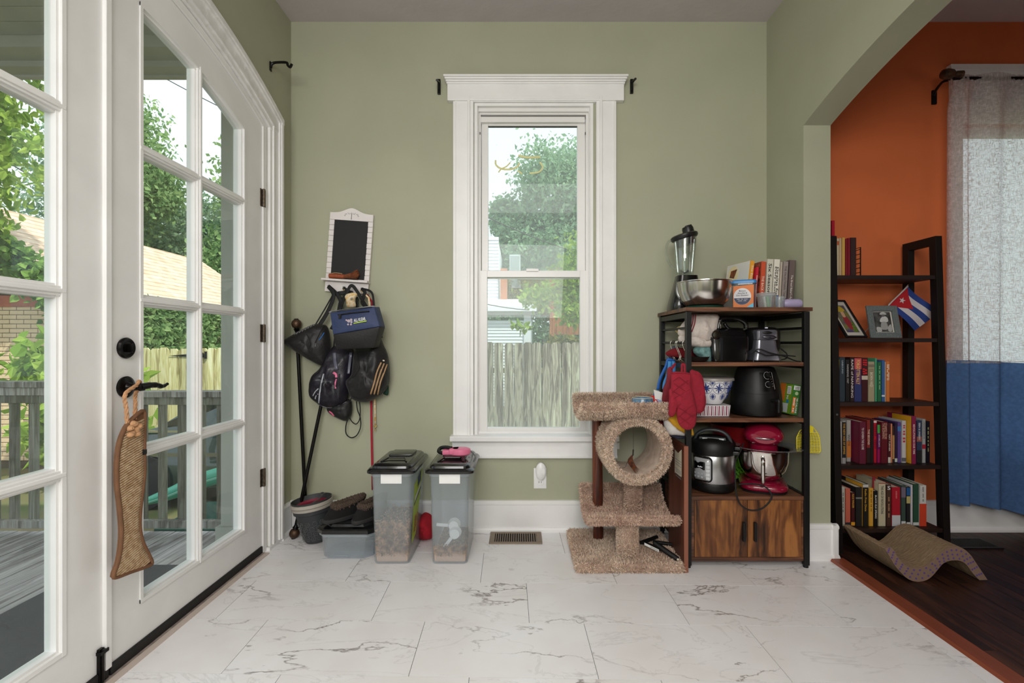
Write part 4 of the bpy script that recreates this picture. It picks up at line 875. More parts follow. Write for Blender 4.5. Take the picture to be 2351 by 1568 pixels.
# slippers
SUE = mat('black_suede', (14, 12, 12), .95, var=.2, vs=40); KNIT = mat('brown_knit', (112, 92, 78), .95, rgb2=(52, 42, 36), vs=220, bump=.8, bs=260); SOLE = mat('dark_sole', (46, 45, 46), .7)
def slipper(cx_, cy_, rot, z, lab):
    t = thing('slipper', lab, 'slipper', (cx_, cy_, z), 'pair of slippers'); M = Matrix.Translation((cx_, cy_, z)) @ Matrix.Rotation(rot, 4, 'Z')
    def outl(s, zz, n=24):
        o = []
        for i in range(n):
            a = 2 * PI * i / n; x = math.cos(a); y = math.sin(a); w = .044 + .006 * x
            o.append((x * .125 * s, y * w * s, zz))
        return o
    b = MB(); b.M = M; loft(b, [outl(.97, 0), outl(1, .006), outl(1, .018), outl(.96, .020)]); b.build('sole', SOLE, t, smooth=True)
    b = MB(); b.M = M   # toe at +x, opening at -x
    rings = []
    for k in range(9):
        f = k / 8; ring = []
        for i in range(24):
            a = 2 * PI * i / 24; x = math.cos(a); y = math.sin(a); w = .044 + .006 * x; s = .97 - .0 * f
            front = max(0, x)
            ring.append((x * .125 * s * (1 - .48 * f * front - .10 * f * (x < 0)), y * w * s * (1 - .38 * f ** 2), .018 + .052 * f ** .8 * (1 - .0 * front) + .012 * f * (-x if x < 0 else 0)))
        rings.append(ring)
    loft(b, rings, cap=False); b.build('upper', SUE, t, smooth='all')
    b = MB(); b.M = M; col = []
    for i in range(28):
        a = 2 * PI * i / 28; x = math.cos(a); y = math.sin(a); w = .044 + .006 * x; fr = max(0, x)
        col.append(Vector((x * .125 * .97 * (1 - .50 * fr - .12 * (x < 0)), y * w * .62, .074 + .012 * max(0, -x) - .002 * fr)))
    b.tube(col, .0135, 10, closed=True)
    for i in range(28): b.tube([col[i] + Vector((0, 0, .0145)), col[i] + (col[i] - Vector((0, 0, col[i].z))).normalized() * .014 + Vector((0, 0, .002)), col[i] + (col[i] - Vector((0, 0, col[i].z))).normalized() * .009 - Vector((0, 0, .016))], .0035, 5)
    b.build('knit_collar', KNIT, t, smooth=True)
    b = MB(); b.M = M; b.lathe([(.001, .022), (.95, .022), (.95, .024), (.001, .024)], (0, 0, 0), 24, sx=.11, sy=.038); b.build('insole', mat('dark_lining', (34, 28, 26), .95), t)
slipper(-.905, 2.50, math.radians(-128), .165, 'black suede slipper with brown knit collar, nearer the corner, on the black lid')
slipper(-.775, 2.50, math.radians(-116), .165, 'black suede slipper with brown knit collar, half behind the taller food bin')
# pet food bins
KIB = mat('kibble', (158, 118, 86), .9, rgb2=(98, 74, 60), vs=60); DUST = mat('kibble_crumbs', (206, 172, 150), .95, var=.1, vs=200)
def bin_(cx_, lab, fill, mound):
    t = thing('food_bin', lab, 'bin', (cx_, 2.48, 0), 'tall pet food bins'); w = .096; y0, y1 = 2.318, 2.652
    def R(z, g=0, s=0): f = z / .44; return rrect(cx_ - (.083 + .013 * f) + g, cx_ + (.083 + .013 * f) - g, y0 + .012 - .012 * f + g, y1 - .012 + .012 * f - g, .022, z)
    b = MB(); loft(b, [R(.001), R(.01, -.002), R(.12, -.001), R(.28), R(.44), R(.44, .003), R(.12, .003), R(.006, .004)]); b.build('tub', CLEAR, t, smooth=True)
    b = MB(); loft(b, [R(.425, -.003), R(.452, -.004), R(.452, .002), R(.425, .002), R(.425, -.003)], cap=False); b.build('rim', CLEAR2, t)
    z = .440; X0, X1, Y0, Y1 = cx_ - .118, cx_ + .118, y0 - .020, y1 + .018
    b = MB(); loft(b, [rrect(X0 + .012, X1 - .012, Y0 + .012, Y1 - .012, .03, z), rrect(X0, X1, Y0, Y1, .034, z + .002), rrect(X0, X1, Y0, Y1, .034, z + .013), rrect(X0 + .008, X1 - .008, Y0 + .008, Y1 - .008, .034, z + .022), rrect(X0 + .018, X1 - .018, Y0 + .020, Y1 - .018, .034, z + .023), rrect(X0 + .021, X1 - .021, Y0 + .023, Y1 - .02, .034, z + .033), rrect(X0 + .030, X1 - .030, Y0 + .034, Y1 - .026, .03, z + .040)])
    b.build('lid', BLID, t, smooth=True)
    fz = z + .040
    b = MB().box(cx_ - .060, cx_ + .060, 2.50, Y1 - .05, fz - .002, fz + .010, .004).build('flap_hinge', BLID, t, smooth=True)
    b = MB().box(cx_ - .052, cx_ + .052, 2.492, 2.50, fz - .004, fz + .008, .002).box(cx_ - .075, cx_ + .075, Y0 + .05, 2.488, fz - .001, fz + .0025, .001); b.build('pour_flap', BLID, t)
    MB().tube([(cx_ - .062, Y0 + .07, fz + .004), (cx_ - .040, Y0 + .13, fz + .010), (cx_ + .040, Y0 + .13, fz + .010), (cx_ + .062, Y0 + .07, fz + .004)], .004, 6).build('thumb_rib', BLID, t, smooth=True)
    MB().box(cx_ - .048, cx_ + .052, y0 - .0035, y0 - .001, .392, .436).build('blank_label', mat('paper_white', (240, 240, 238), .7), t)
    # contents
    rs = np.random.RandomState(int(abs(cx_) * 100)); b = MB(); n = int(5200 * fill / .25) if fill > .1 else 1500
    for k in range(min(n, 3000)):
        zz_ = .035 + rs.rand() * (fill - .035 + mound * (rs.rand()))
        side = rs.rand(); f = zz_ / .44; hw = .083 + .013 * f - .008
        if side < .55: x, y = cx_ + rs.uniform(-hw, hw), y0 + .018 - .012 * f + rs.rand() * .008
        elif side < .9: x, y = cx_ + hw - rs.rand() * .007, rs.uniform(y0 + .02, y1 - .02)
        else: x, y = cx_ + rs.uniform(-hw, hw), rs.uniform(y0 + .02, y1 - .02); zz_ = fill + mound * .5 * rs.rand() if side > .93 else zz_
        b.M = Matrix.Translation((x, y, zz_)) @ Matrix.Rotation(rs.rand() * 6, 4, Vector(rs.normal(size=3))); s = .0052
        b.add([(-s, 0, 0), (s, 0, 0), (0, -s * .8, 0), (0, s * .8, 0), (0, 0, -s * .45), (0, 0, s * .45)], [(0, 3, 5), (3, 1, 5), (1, 2, 5), (2, 0, 5), (3, 0, 4), (1, 3, 4), (2, 1, 4), (0, 2, 4)])
    b.M = None; tag(b.build('kibble', mat('kibble_pieces', (206, 166, 132), .9, rgb2=(120, 94, 82), vs=45), t), kind='stuff')
    MB().box(cx_ - .072, cx_ + .072, y0 + .028, y1 - .028, .012, fill - .004, .01).build('kibble_heap', mat('kibble_core', (150, 122, 106), .9, rgb2=(104, 84, 76), vs=60), t)
    b = MB(); b.box(cx_ - .0765, cx_ + .0765, y0 + .017, y1 - .018, .006, .05, .012).build('crumb_layer', DUST, t)
    return t
b1 = bin_(PX(906, 2.34) - .012, 'tall clear bin with deep kibble and a green side label, beside the lidded box', .185, .03)
b2 = bin_(PX(1033, 2.34) + .0, 'tall clear bin nearly empty of kibble, under the pink leash', .075, .02)
cx1, cx2 = ORG[b1.name].x, ORG[b2.name].x
LIME = mat('lime_label', (176, 196, 52), .5); NAVY = mat('navy_print', (34, 44, 84), .5)
def sidepos(cx_, y, z): return (cx_ + .083 + .013 * z / .44 + .0022, y, z)
b = MB(); b.add([sidepos(cx1, 2.37, .08), sidepos(cx1, 2.46, .10), sidepos(cx1, 2.60, .40), sidepos(cx1, 2.40, .36)], [(0, 1, 2, 3)]); lb = b.build('side_label', LIME, b1)
b = MB(); q = lambda y, z: Vector(sidepos(cx1, y, z)) + Vector((.0008, 0, 0)); b.add([q(2.47, .33), q(2.55, .345), q(2.55, .40), q(2.47, .38)], [(0, 1, 2, 3)]).add([q(2.40, .255), q(2.56, .305), q(2.56, .315), q(2.40, .265)], [(0, 1, 2, 3)]); b.build('label_print', NAVY, lb)
b = MB(); b.add([q(2.41, .27), q(2.56, .318), q(2.56, .338), q(2.41, .295)], [(0, 1, 2, 3)]); b.build('label_print', mat('label_pale', (214, 214, 196), .5), lb)
b = MB(); b.add([q(2.40, .12), q(2.45, .12), q(2.50, .2), q(2.42, .2)], [(0, 1, 2, 3)]); b.build('label_picture', mat('label_brown', (120, 70, 52), .5, rgb2=(190, 160, 60), vs=70), lb)
# scoops inside the second bin
SC = mat('white_plastic', (236, 236, 232), .4)
def scoop(c, rot, lab):
    t = thing('food_scoop', lab, 'scoop', c, 'scoops in the food bin'); M = Matrix.Translation(c) @ Matrix.Rotation(rot, 4, 'Y')
    b = MB(); b.M = M; b.lathe([(.001, -.001), (.024, 0), (.029, .03), (.031, .032), (.028, .032), (.023, .003), (.001, .002)], (0, 0, 0), 20, 'Y'); b.build('cup', SC, t, smooth=True)
    b = MB(); b.M = M; b.box(-.085, -.026, .002, .012, -.008, .008, .004); b.build('handle', SC, t, smooth=True)
scoop((cx2 + .02, 2.352, .135), math.radians(-52), 'white round measuring scoop with its handle pointing down, in the fore of the bin')
scoop((cx2 + .012, 2.378, .165), math.radians(4), 'white measuring scoop lying behind the other one in the bin')
# pink retractable leash on bin 2
PK = mat('pink_plastic', (226, 118, 152), .4); zt = .498
le = thing('retractable_leash', 'pink retractable dog leash with a black grip on the lid of the nearly empty bin', 'leash', (cx2 + .01, 2.46, zt))
b = MB(); M = Matrix.Translation((cx2 + .036, 2.46, zt)) ; b.M = M
b.lathe([(.001, 0), (.045, 0), (.052, .006), (.053, .018), (.050, .030), (.040, .034), (.001, .034)], (0, 0, 0), 28, sx=1.0, sy=.8); b.box(-.090, -.02, -.022, .022, .002, .026, .006).box(-.055, -.005, -.03, .03, .004, .034, .006); b.build('casing', PK, le, smooth=True)
b = MB(); b.M = M; b.tube(smoothpath([(-.045, .0, .032), (-.075, .015, .034), (-.105, .03, .027), (-.112, .01, .014), (-.088, -.006, .008)], 5), .0095, 8); b.build('grip', BLKPL, le, smooth=True)
b = MB(); b.M = M; b.tube(smoothpath([(.050, .0, .018), (.065, -.006, .008), (.075, -.01, -.004)], 4), .003, 6); b.build('cord_end', mat('steel_grey', (120, 120, 122), .3, metal=.8), le)
o = MB().box(cx2 - .045, cx2 + .06, 2.44, 2.55, .481, .4975, .002).build('maroon_pad', mat('maroon_case', (84, 26, 40), .4), origin=(cx2, 2.5, .48)); tag(o, 'flat maroon case lying under the pink leash on the bin lid', 'case')
# red bag behind the bins
o = MB().pillow([P(a, c, 2.62) for a, c in ((968, 1182), (978, 1176), (992, 1184), (1000, 1205), (996, 1232), (972, 1238), (960, 1228), (958, 1200))], .06, .4, 8, wob=.5, seed=4).build('cloth_bag', mat('red_cloth', (158, 16, 34), .9, var=.2, vs=20), origin=(PX(980, 2.62), 2.62, 0.01), smooth='all'); tag(o, 'crumpled red cloth bag on the floor between the two food bins', 'bag')
# floor register
reg = thing('floor_register', 'brown metal floor register below the back window', 'vent', (-.026, 2.638, 0)); RM = mat('brown_register', (132, 116, 98), .45, metal=.4)
b = MB(); frame_ = ((-.168, .116, 2.562, 2.582), (-.168, .116, 2.700, 2.716), (-.168, -.140, 2.582, 2.700), (.088, .116, 2.582, 2.700))
for x0_, x1_, y0_, y1_ in frame_: b.box(x0_, x1_, y0_, y1_, .0, .006)
b.build('frame', RM, reg, bevel=.0015)
bx('duct', mat('duct_dark', (30, 27, 24), .8), reg, -.141, .089, 2.581, 2.701, .0002, .001)
lv_ = MB().box(-.1355, -.1305, 2.582, 2.700, .001, .0055, .0008).build('louver', RM, reg)
for k in range(1, 19): o = lv_.copy(); C.objects.link(o); o.location = (.0121 * k, 0, 0)
# outlet with plug-in
zo = PZ(1098, 2.745); xo = PX(1240, 2.745)
ot = thing('wall_outlet', 'white wall outlet under the window with an oval plug-in light', 'outlet', (xo, YB, zo)); WP = mat('white_plastic_gloss', (240, 240, 240), .3)
MB().box(xo - .036, xo + .036, YB - .006, YB, zo - .058, zo + .058, .002).build('cover_plate', WP, ot, smooth=True)
b = MB().lathe([(.017, 0), (.017, .003), (.001, .003)], (xo, YB - .009, zo - .022), 20, 'Y'); b.build('receptacle', WP, ot); MB().box(xo - .008, xo - .006, YB - .0105, YB - .009, zo - .026, zo - .016).box(xo + .006, xo + .008, YB - .0105, YB - .009, zo - .026, zo - .016).build('slots', BLKPL, ot)
o = MB().lathe([(.001, .0), (.030, .0), (.034, -.008), (.033, -.022), (.024, -.030), (.001, -.031)], (xo + .004, YB - .006, zo + .045), 28, 'Y', sx=.9, sy=1.45).build('plug_in_light', WP, origin=(xo, YB - .02, zo + .045), smooth=True); tag(o, 'oval white plug-in night light in the upper half of the outlet', 'night light')
bx('plate_sticker', WP, None, PX(1402, YB), PX(1421, YB), YB - .012, YB, PZ(1030, YB), PZ(1016, YB), origin=(PX(1411, YB), YB, PZ(1023, YB)))
o = bpy.data.objects['plate_sticker']; o.name = 'cable_plate'; tag(o, 'small white plate on the wall seen through the carpeted cat tunnel', 'wall plate')
# curtain brackets
def bracket(c, pts, lab):
    t = thing('curtain_bracket', lab, 'bracket', c, 'black curtain rod brackets'); b = MB(); b.tube(smoothpath(pts, 4), .0065, 8); b.build('arm', RODM, t, smooth=True); return t
t = bracket((PX(1008, YB), YB, PZ(205, YB)), [P(1008, 205, YB - .012), P(1008, 190, YB - .03), P(1005, 186, YB - .06), P(1003, 184, YB - .09)], 'black curtain bracket on the wall beside the upper corner of the window nearest the corner')
MB().box(PX(1005, YB), PX(1012, YB), YB - .014, YB, PZ(218, YB), PZ(184, YB), .002).build('wall_plate', RODM, t)
t = bracket((PX(1451, YB), YB, PZ(205, YB)), [P(1450, 207, YB - .012), P(1451, 192, YB - .03), P(1456, 184, YB - .06), P(1459, 181, YB - .09)], 'black curtain bracket on the wall between the window and the arch')
MB().box(PX(1446, YB), PX(1453, YB), YB - .014, YB, PZ(216, YB), PZ(184, YB), .002).build('wall_plate', RODM, t)
yb = 2.52; t = bracket((XL, yb, 2.5), [(XL + .004, yb, PZ(155, yb)), (XL + .010, yb, PZ(147, yb)), (XL + .03, yb, PZ(143.5, yb)), (XL + .085, yb, PZ(143.5, yb)), (XL + .092, yb, PZ(150, yb)), (XL + .105, yb, PZ(154, yb)), (XL + .113, yb, PZ(147, yb))], 'black hooked curtain bracket on the side wall above the glazed doors')
MB().box(XL, XL + .006, yb - .008, yb + .008, PZ(163, yb), PZ(142, yb), .002).build('wall_plate', RODM, t)
# chalkboard with hooks
Mb = Matrix.Translation(P(805, 575, YB)) @ Matrix.Rotation(math.radians(4.0), 4, 'Y')
cb = thing('chalkboard_rack', 'white scalloped chalkboard with a shelf and hooks, hung crooked on the wall', 'chalkboard', P(805, 670, YB)); CW = mat('ivory_white_wood', (228, 222, 220), .5, var=.03)
def mbb(): b = MB(); b.M = Mb; return b
hw, zb0, zt0 = .122, -.235, .205
def crown(x): return zt0 + .0 + .030 * math.exp(-(x / .052) ** 2) if True else 0
# frame from strips: side rails scalloped, crown, lower board
b = mbb(); b.cols([-hw + 2 * hw * k / 30 for k in range(31)], .165, crown, -.022, -.004, 'XZ'); b.build('crown', CW, cb, bevel=.001)
SX = []
b = mbb()
for sgn in (1, -1):
    for k in range(11):
        z0_ = .165 - .0305 * (k + 1); xa, xb = sgn * .095, sgn * (hw + .001)
        c_ = (xa + xb) / 2; b.box(min(xa, xb) + .001 * (k % 2), max(xa, xb), -.022, -.004, z0_ + .0012, z0_ + .0295, .003)
tag(b.build('scalloped_rail', CW, cb), kind='stuff')
b = mbb().box(-hw, hw, -.016, -.004, -.235, .17); b.build('back_panel', CW, cb)
b = mbb().box(-.096, .096, -.0175, -.0155, -.165, .168); b.build('slate', mat('chalkboard_black', (24, 24, 24), .7, var=.1, vs=8), cb)
b = mbb().box(-.132, .126, -.062, -.004, -.184, -.173, .003); b.build('shelf', CW, cb)
b = mbb().box(-hw, hw, -.024, -.004, -.243, -.185, .002).box(-hw, hw, -.0255, -.023, -.198, -.195); b.build('hook_board', CW, cb)
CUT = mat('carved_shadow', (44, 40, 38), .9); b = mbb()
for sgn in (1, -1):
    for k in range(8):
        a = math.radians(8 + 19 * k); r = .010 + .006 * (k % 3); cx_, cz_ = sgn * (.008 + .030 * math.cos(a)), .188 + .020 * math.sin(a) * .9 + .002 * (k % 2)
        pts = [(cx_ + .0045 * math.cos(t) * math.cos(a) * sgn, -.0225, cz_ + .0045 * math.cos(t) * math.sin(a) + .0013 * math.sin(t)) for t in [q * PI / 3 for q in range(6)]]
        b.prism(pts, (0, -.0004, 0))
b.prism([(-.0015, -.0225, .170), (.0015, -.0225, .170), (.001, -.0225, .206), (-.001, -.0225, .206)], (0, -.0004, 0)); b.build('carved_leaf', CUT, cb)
STEEL = mat('dull_steel', (150, 150, 150), .3, metal=.9)
hk = []
for x in (-.094, .0 - .008, .092):
    b = mbb(); b.tube(smoothpath([(x, -.022, -.214), (x, -.036, -.222), (x, -.047, -.224), (x, -.053, -.212)], 4), .003, 6).lathe([(.007, 0), (.006, -.003), (.001, -.004)], (x, -.024, -.214), 12, 'Y'); b.build('hook', STEEL, cb, smooth=True); hk.append(Mb @ Vector((x, -.047, -.222)))
# little hand broom on the shelf
BRM = mat('broom_straw', (138, 78, 44), .9, rgb2=(96, 50, 28), vs=50); wb = thing('whisk_broom', 'small reddish-brown hand broom lying on the chalkboard shelf', 'broom', Mb @ Vector((0, -.035, -.173)))
b = mbb(); b.tube([(-.095, -.04, -.157), (-.075, -.04, -.156), (-.01, -.04, -.155)], [.013, .015, .012], 12); b.build('handle', mat('copper_wrap', (150, 72, 38), .5, var=.25, vs=14, stretch=(40, 1, 1)), wb, smooth=True)
b = mbb(); rs = np.random.RandomState(2)
for k in range(150):
    a, c = rs.uniform(-1, 1), rs.uniform(-1, 1); b.tube([(-.012, -.04 + a * .007, -.155 + c * .008), (.025, -.04 + a * .010, -.150 + c * .014), (.066 + rs.rand() * .008 - .01 * abs(c), -.04 + a * .012, -.138 + c * .026)], .0012, 4)
tag(b.build('bristles', BRM, wb), kind='stuff')
b = mbb(); b.tube(smoothpath([(-.09, -.045, -.146), (-.06, -.05, -.139), (-.02, -.05, -.141)], 4), .0015, 5); b.build('hanging_loop', mat('twine', (190, 160, 120), .9), wb)

# ---------------------------------------------------------------- bags on the hooks
BAGK = mat('black_nylon', (15, 14, 16), .5, var=.25, vs=14, bump=.5, bs=26, sheen=.1); BAGD = mat('dark_plum_nylon', (30, 27, 38), .4, var=.3, vs=14, bump=.6, bs=24)
STRAP = mat('black_webbing', (15, 15, 16), .7, bump=.3, bs=200)
from mathutils.bvhtree import BVHTree
BVH = {}
def Z5(pts, Y): return [P(640 + a / 4.125, 640 + c / 4.125, Y) for a, c in pts]
def bag(name, lab, cat, outline, Y, T, m, **k):
    ol_ = Z5(outline, Y); c = sum(ol_, Vector()) / len(ol_); t = thing(name, lab, cat, c, 'bags hanging from the chalkboard hooks')
    b = MB().pillow(ol_, T, k.pop('back', .25), 12, **k); BVH[t.name] = BVHTree.FromPolygons(b.v, b.f); b.build('body', m, t, smooth='all'); return t
# dark drawstring bag with silver stripes (behind)
bag_d = bag('drawstring_bag', 'dark plum drawstring bag with silver stripes and a pink toggle, lowest of the hanging bags', 'bag', [(520, 640), (660, 650), (715, 700), (700, 900), (672, 1040), (640, 1155), (560, 1205), (470, 1225), (390, 1195), (310, 1130), (288, 1060), (300, 960), (340, 900), (385, 860), (430, 790)], 2.695, .075, BAGD, wob=.45, seed=2, back=.3)
def onb(pts, Y, w, m, parent, name, r=None, flat=.25):
    """a strip lying over the front of a bag"""
    q = smoothpath(Z5(pts, Y), 6); eye = Vector((0, 0, H)); q2 = []
    for p in q:   # laid onto the bag's own surface
        dr = (p - eye).normalized(); h = BVH[parent.name].ray_cast(eye, dr)[0]
        q2.append((h - dr * .0016) if h is not None else p)
    q = q2; MB().tube(q, w, 8, flat=flat, up=(0, 1, 0)).build(name, m, parent, smooth='all')
SILV = mat('silver_stripe', (176, 180, 188), .35); 
onb([(425, 900), (405, 980), (388, 1080), (378, 1180)], 2.628, .0038, SILV, bag_d, 'stripe'); onb([(375, 1040), (345, 1070), (322, 1110)], 2.645, .003, SILV, bag_d, 'stripe'); onb([(372, 1090), (350, 1115), (345, 1140)], 2.645, .003, SILV, bag_d, 'stripe')
onb([(370, 1190), (470, 1222), (560, 1205), (640, 1165)], 2.632, .0018, mat('dull_piping', (110, 108, 118), .4), bag_d, 'piping', flat=1)
PNK = mat('pink_rubber', (232, 122, 160), .45)
onb([(515, 888), (540, 905), (545, 935)], 2.612, .007, PNK, bag_d, 'zip_pull', flat=.4); onb([(545, 950), (535, 990), (538, 1040)], 2.612, .0042, PNK, bag_d, 'zip_pull', flat=.4)
onb([(575, 900), (578, 1000), (572, 1140)], 2.613, .002, STRAP, bag_d, 'zip', flat=.6)
onb([(525, 700), (532, 780), (545, 860)], 2.608, .010, mat('grey_plum', (92, 92, 108), .3), bag_d, 'fold', flat=.3); onb([(680, 700), (668, 800), (655, 900)], 2.612, .011, mat('grey_plum', (92, 92, 108), .3), bag_d, 'fold', flat=.3)
bag_p = bag('shoe_bag', 'small black pouch with a pink patch and cord loops peeping out below', 'bag', [(470, 1200), (640, 1140), (690, 1170), (690, 1290), (640, 1345), (560, 1320), (470, 1265)], 2.715, .035, BAGK, wob=.4, seed=8)
onb([(478, 1255), (500, 1272), (524, 1298)], 2.683, .005, mat('hot_pink', (214, 90, 130), .5), bag_p, 'patch', flat=.4)
q = Z5([(735, 1160), (745, 1240), (770, 1310), (775, 1400), (740, 1480), (685, 1505), (640, 1470), (635, 1400), (655, 1320)], 2.71); MB().tube(smoothpath(q, 5), .0032, 6).build('cord', STRAP, bag_p, smooth='all')
q = Z5([(765, 1165), (772, 1240), (765, 1330), (735, 1375), (700, 1360), (672, 1320)], 2.70); MB().tube(smoothpath(q, 5), .0030, 6).build('cord', STRAP, bag_p, smooth='all')
# black gym bag with tan stripes
bag_g = bag('gym_sack', 'black gym sack with three tan stripes, hanging at the back of the hooks', 'bag', [(720, 680), (840, 650), (950, 560), (1000, 640), (1038, 740), (1052, 900), (1040, 1000), (985, 1085), (890, 1150), (810, 1170), (700, 1140), (660, 1050), (640, 970), (700, 900)], 2.675, .085, BAGK, wob=.35, seed=5, back=.5)
TAN = mat('tan_stripe', (172, 134, 92), .5)
for d in (0, 45, 88): onb([(970 + d * .62, 792 + d * .2), (930 + d * .75, 880 + d * .1), (905 + d * .65, 980), (868 + d * .75, 1095 + d * .05)], 2.592 + d * .0004, .0046, TAN, bag_g, 'stripe', flat=.35)
onb([(985, 772), (1000, 778)], 2.60, .0045, mat('pale_grommet', (220, 214, 196), .3), bag_g, 'grommet', flat=.5)
onb([(740, 690), (760, 850), (700, 940)], 2.598, .0028, STRAP, bag_g, 'zip', flat=.6); onb([(860, 1090), (960, 1095), (1030, 1010)], 2.60, .002, STRAP, bag_g, 'piping', flat=1)
o = MB().pillow(Z5([(985, 1075), (1035, 1000), (1040, 1085), (1020, 1105)], 2.72), .012, .3, 4).build('green_pouch', mat('forest_green', (18, 60, 44), .7), origin=Z5([(1010, 1060)], 2.72)[0], smooth='all'); tag(o, 'dark green pouch corner showing behind the gym sack', 'pouch')
# black cross-body bag swung to the left
bag_b = bag('shoulder_bag', 'black faceted shoulder bag swung out towards the corner', 'bag', [(45, 600), (75, 565), (190, 500), (330, 432), (420, 432), (470, 470), (492, 640), (460, 800), (430, 822), (375, 812), (250, 740), (110, 650)], 2.68, .07, BAGK, wob=.25, seed=3, back=.4)
GREYP = mat('grey_print', (128, 128, 132), .6)
MB_ = [(135, 535), (330, 440)]; pp = Z5([(232, 490)], 2.655)[0]; uu = (Z5([(330, 440)], 2.66)[0] - Z5([(135, 535)], 2.66)[0])
for k in range(7):
    a = 150 + 27 * k; onb([(a, 528 - k * 13.5), (a + 10, 512 - k * 13.5), (a + 18, 524 - k * 13.5), (a + 26, 508 - k * 13.5)], 2.665 - .003 * k, .0018, GREYP, bag_b, 'grey_mark', flat=.5)
onb([(265, 530), (300, 600), (290, 660)], 2.612, .0025, STRAP, bag_b, 'seam', flat=1); onb([(430, 440), (380, 530), (345, 610)], 2.612, .0028, STRAP, bag_b, 'zip', flat=1); onb([(345, 590), (345, 650)], 2.606, .0028, mat('zip_metal', (90, 90, 92), .3, metal=.8), bag_b, 'zip_pull', flat=.5)
onb([(430, 510), (405, 550), (380, 580)], 2.609, .0022, mat('blue_peek', (30, 110, 190), .5), bag_b, 'blue_lining', flat=.6)
h0, h1, h2 = hk
def strap(pts, w, parent, fl=.16, name='strap'): MB().tube(smoothpath(pts, 6), w, 8, flat=fl, up=(0, 1, 0)).build(name, STRAP, parent, smooth='all')
zq = lambda a, c, Y: Z5([(a, c)], Y)[0]
strap([zq(385, 440, 2.67), zq(470, 300, 2.68), zq(520, 150, 2.685), h0 + Vector((0, -.003, .006)), zq(575, 180, 2.69), zq(580, 300, 2.69), zq(500, 480, 2.67)], .011, bag_b)
strap([zq(345, 440, 2.675), zq(440, 280, 2.69), zq(530, 120, 2.69)], .004, bag_b); strap([zq(560, 140, 2.695), zq(660, 130, 2.70), zq(700, 140, 2.70)], .012, bag_b)
# navy lunch cooler in front
NV = mat('navy_canvas', (44, 58, 96), .6, var=.1, vs=20, bump=.2, bs=90)
lc = thing('lunch_cooler', 'navy and black insulated lunch bag hanging in front from the middle hook', 'lunch bag', zq(710, 470, 2.56))
def hexa(b, fr, bk):  # front ring and back ring of 4 points, bulged
    n = 7; V_ = []
    def bil(q, u, v): return (q[0] * (1 - u) + q[1] * u) * (1 - v) + (q[3] * (1 - u) + q[2] * u) * v
    for ring, s in ((fr, -1), (bk, 1)):
        k = len(b.v)
        for j in range(n):
            for i in range(n):
                u, v = i / (n - 1), j / (n - 1); b.v.append(tuple(bil(ring, u, v) + Vector((0, s * .012 * math.sin(PI * u) * math.sin(PI * v), 0))))
        b.f += [(k + j * n + i, k + j * n + i + 1, k + (j + 1) * n + i + 1, k + (j + 1) * n + i) for j in range(n - 1) for i in range(n - 1)]
    o_ = len(b.v) - 2 * n * n; e = [i for i in range(n)] + [j * n + n - 1 for j in range(1, n)] + [(n - 1) * n + i for i in range(n - 2, -1, -1)] + [j * n for j in range(n - 2, 0, -1)]
    b.f += [(o_ + e[i], o_ + e[(i + 1) % len(e)], o_ + n * n + e[(i + 1) % len(e)], o_ + n * n + e[i]) for i in range(len(e))]
Yf, Yk_ = 2.535, 2.635
ftl, ftr, fbr, fbl = zq(485, 322, Yf), zq(905, 265, Yf), zq(960, 490, Yf - .02), zq(525, 560, Yf - .02)
fml, fmr = zq(512, 528, Yf - .015), zq(958, 452, Yf - .015)
b = MB(); hexa(b, [fml, fmr, ftr, ftl], [fml + Vector((0, .1, 0)), fmr + Vector((0, .1, 0)), ftr + Vector((.002, .09, .006)), ftl + Vector((.002, .09, .006))]); b.build('upper_body', NV, lc, smooth='all', bevel=.004)
b = MB(); b1_, b2_ = zq(545, 672, Yf + .01), zq(905, 655, Yf + .01)
hexa(b, [b1_, b2_, fmr, fml], [b1_ + Vector((0, .085, .004)), b2_ + Vector((0, .085, .004)), fmr + Vector((0, .1, 0)), fml + Vector((0, .1, 0))]); b.build('lower_body', mat('black_canvas', (24, 23, 24), .6, bump=.2, bs=90), lc, smooth='all', bevel=.004)
GZ_ = mat('grey_zip_tape', (150, 152, 158), .5)
MB().tube(smoothpath([zq(484, 322, Yf + .012), zq(500, 312, Yf + .002), zq(700, 286, Yf - .002), zq(885, 262, Yf + .002), zq(906, 268, Yf + .014)], 5), .0042, 6, flat=.6).build('zip_tape', GZ_, lc, smooth='all')
MB().tube(smoothpath([zq(500, 312, Yf - .006), zq(700, 284, Yf - .014), zq(882, 268, Yf - .004)], 5), .0016, 5).build('zip_edge', STRAP, lc)
Yz = Yf - .0175
MB().tube(smoothpath([zq(560, 342, Yz + .004), zq(700, 322, Yz), zq(858, 308, Yz + .005)], 4), .0042, 6, flat=.5).build('pocket_zip', STRAP, lc, smooth='all')
MB().box(zq(570, 340, Yz).x, zq(590, 340, Yz).x, Yz - .006, Yz + .002, zq(0, 378, Yz).z, zq(0, 338, Yz).z, .001).build('zip_pull', STRAP, lc)
uL = (fmr - fml).normalized(); vL = Vector((-uL.z, 0, uL.x))
text('ALL KLEAR', zq(766, 386, Yz - .0068), uL, vL, .062, .0165, mat('white_print', (236, 236, 238), .5), lc, bold=.02)
b = MB(); c = zq(768, 411, Yz - .0066); b.add([c - uL * .034 - vL * .0030, c + uL * .036 - vL * .0018, c + uL * .035 + vL * .0032, c - uL * .033 + vL * .0016], [(0, 1, 2, 3)]); b.build('lime_bar', mat('lime_print', (180, 210, 40), .5), lc)
b = MB()
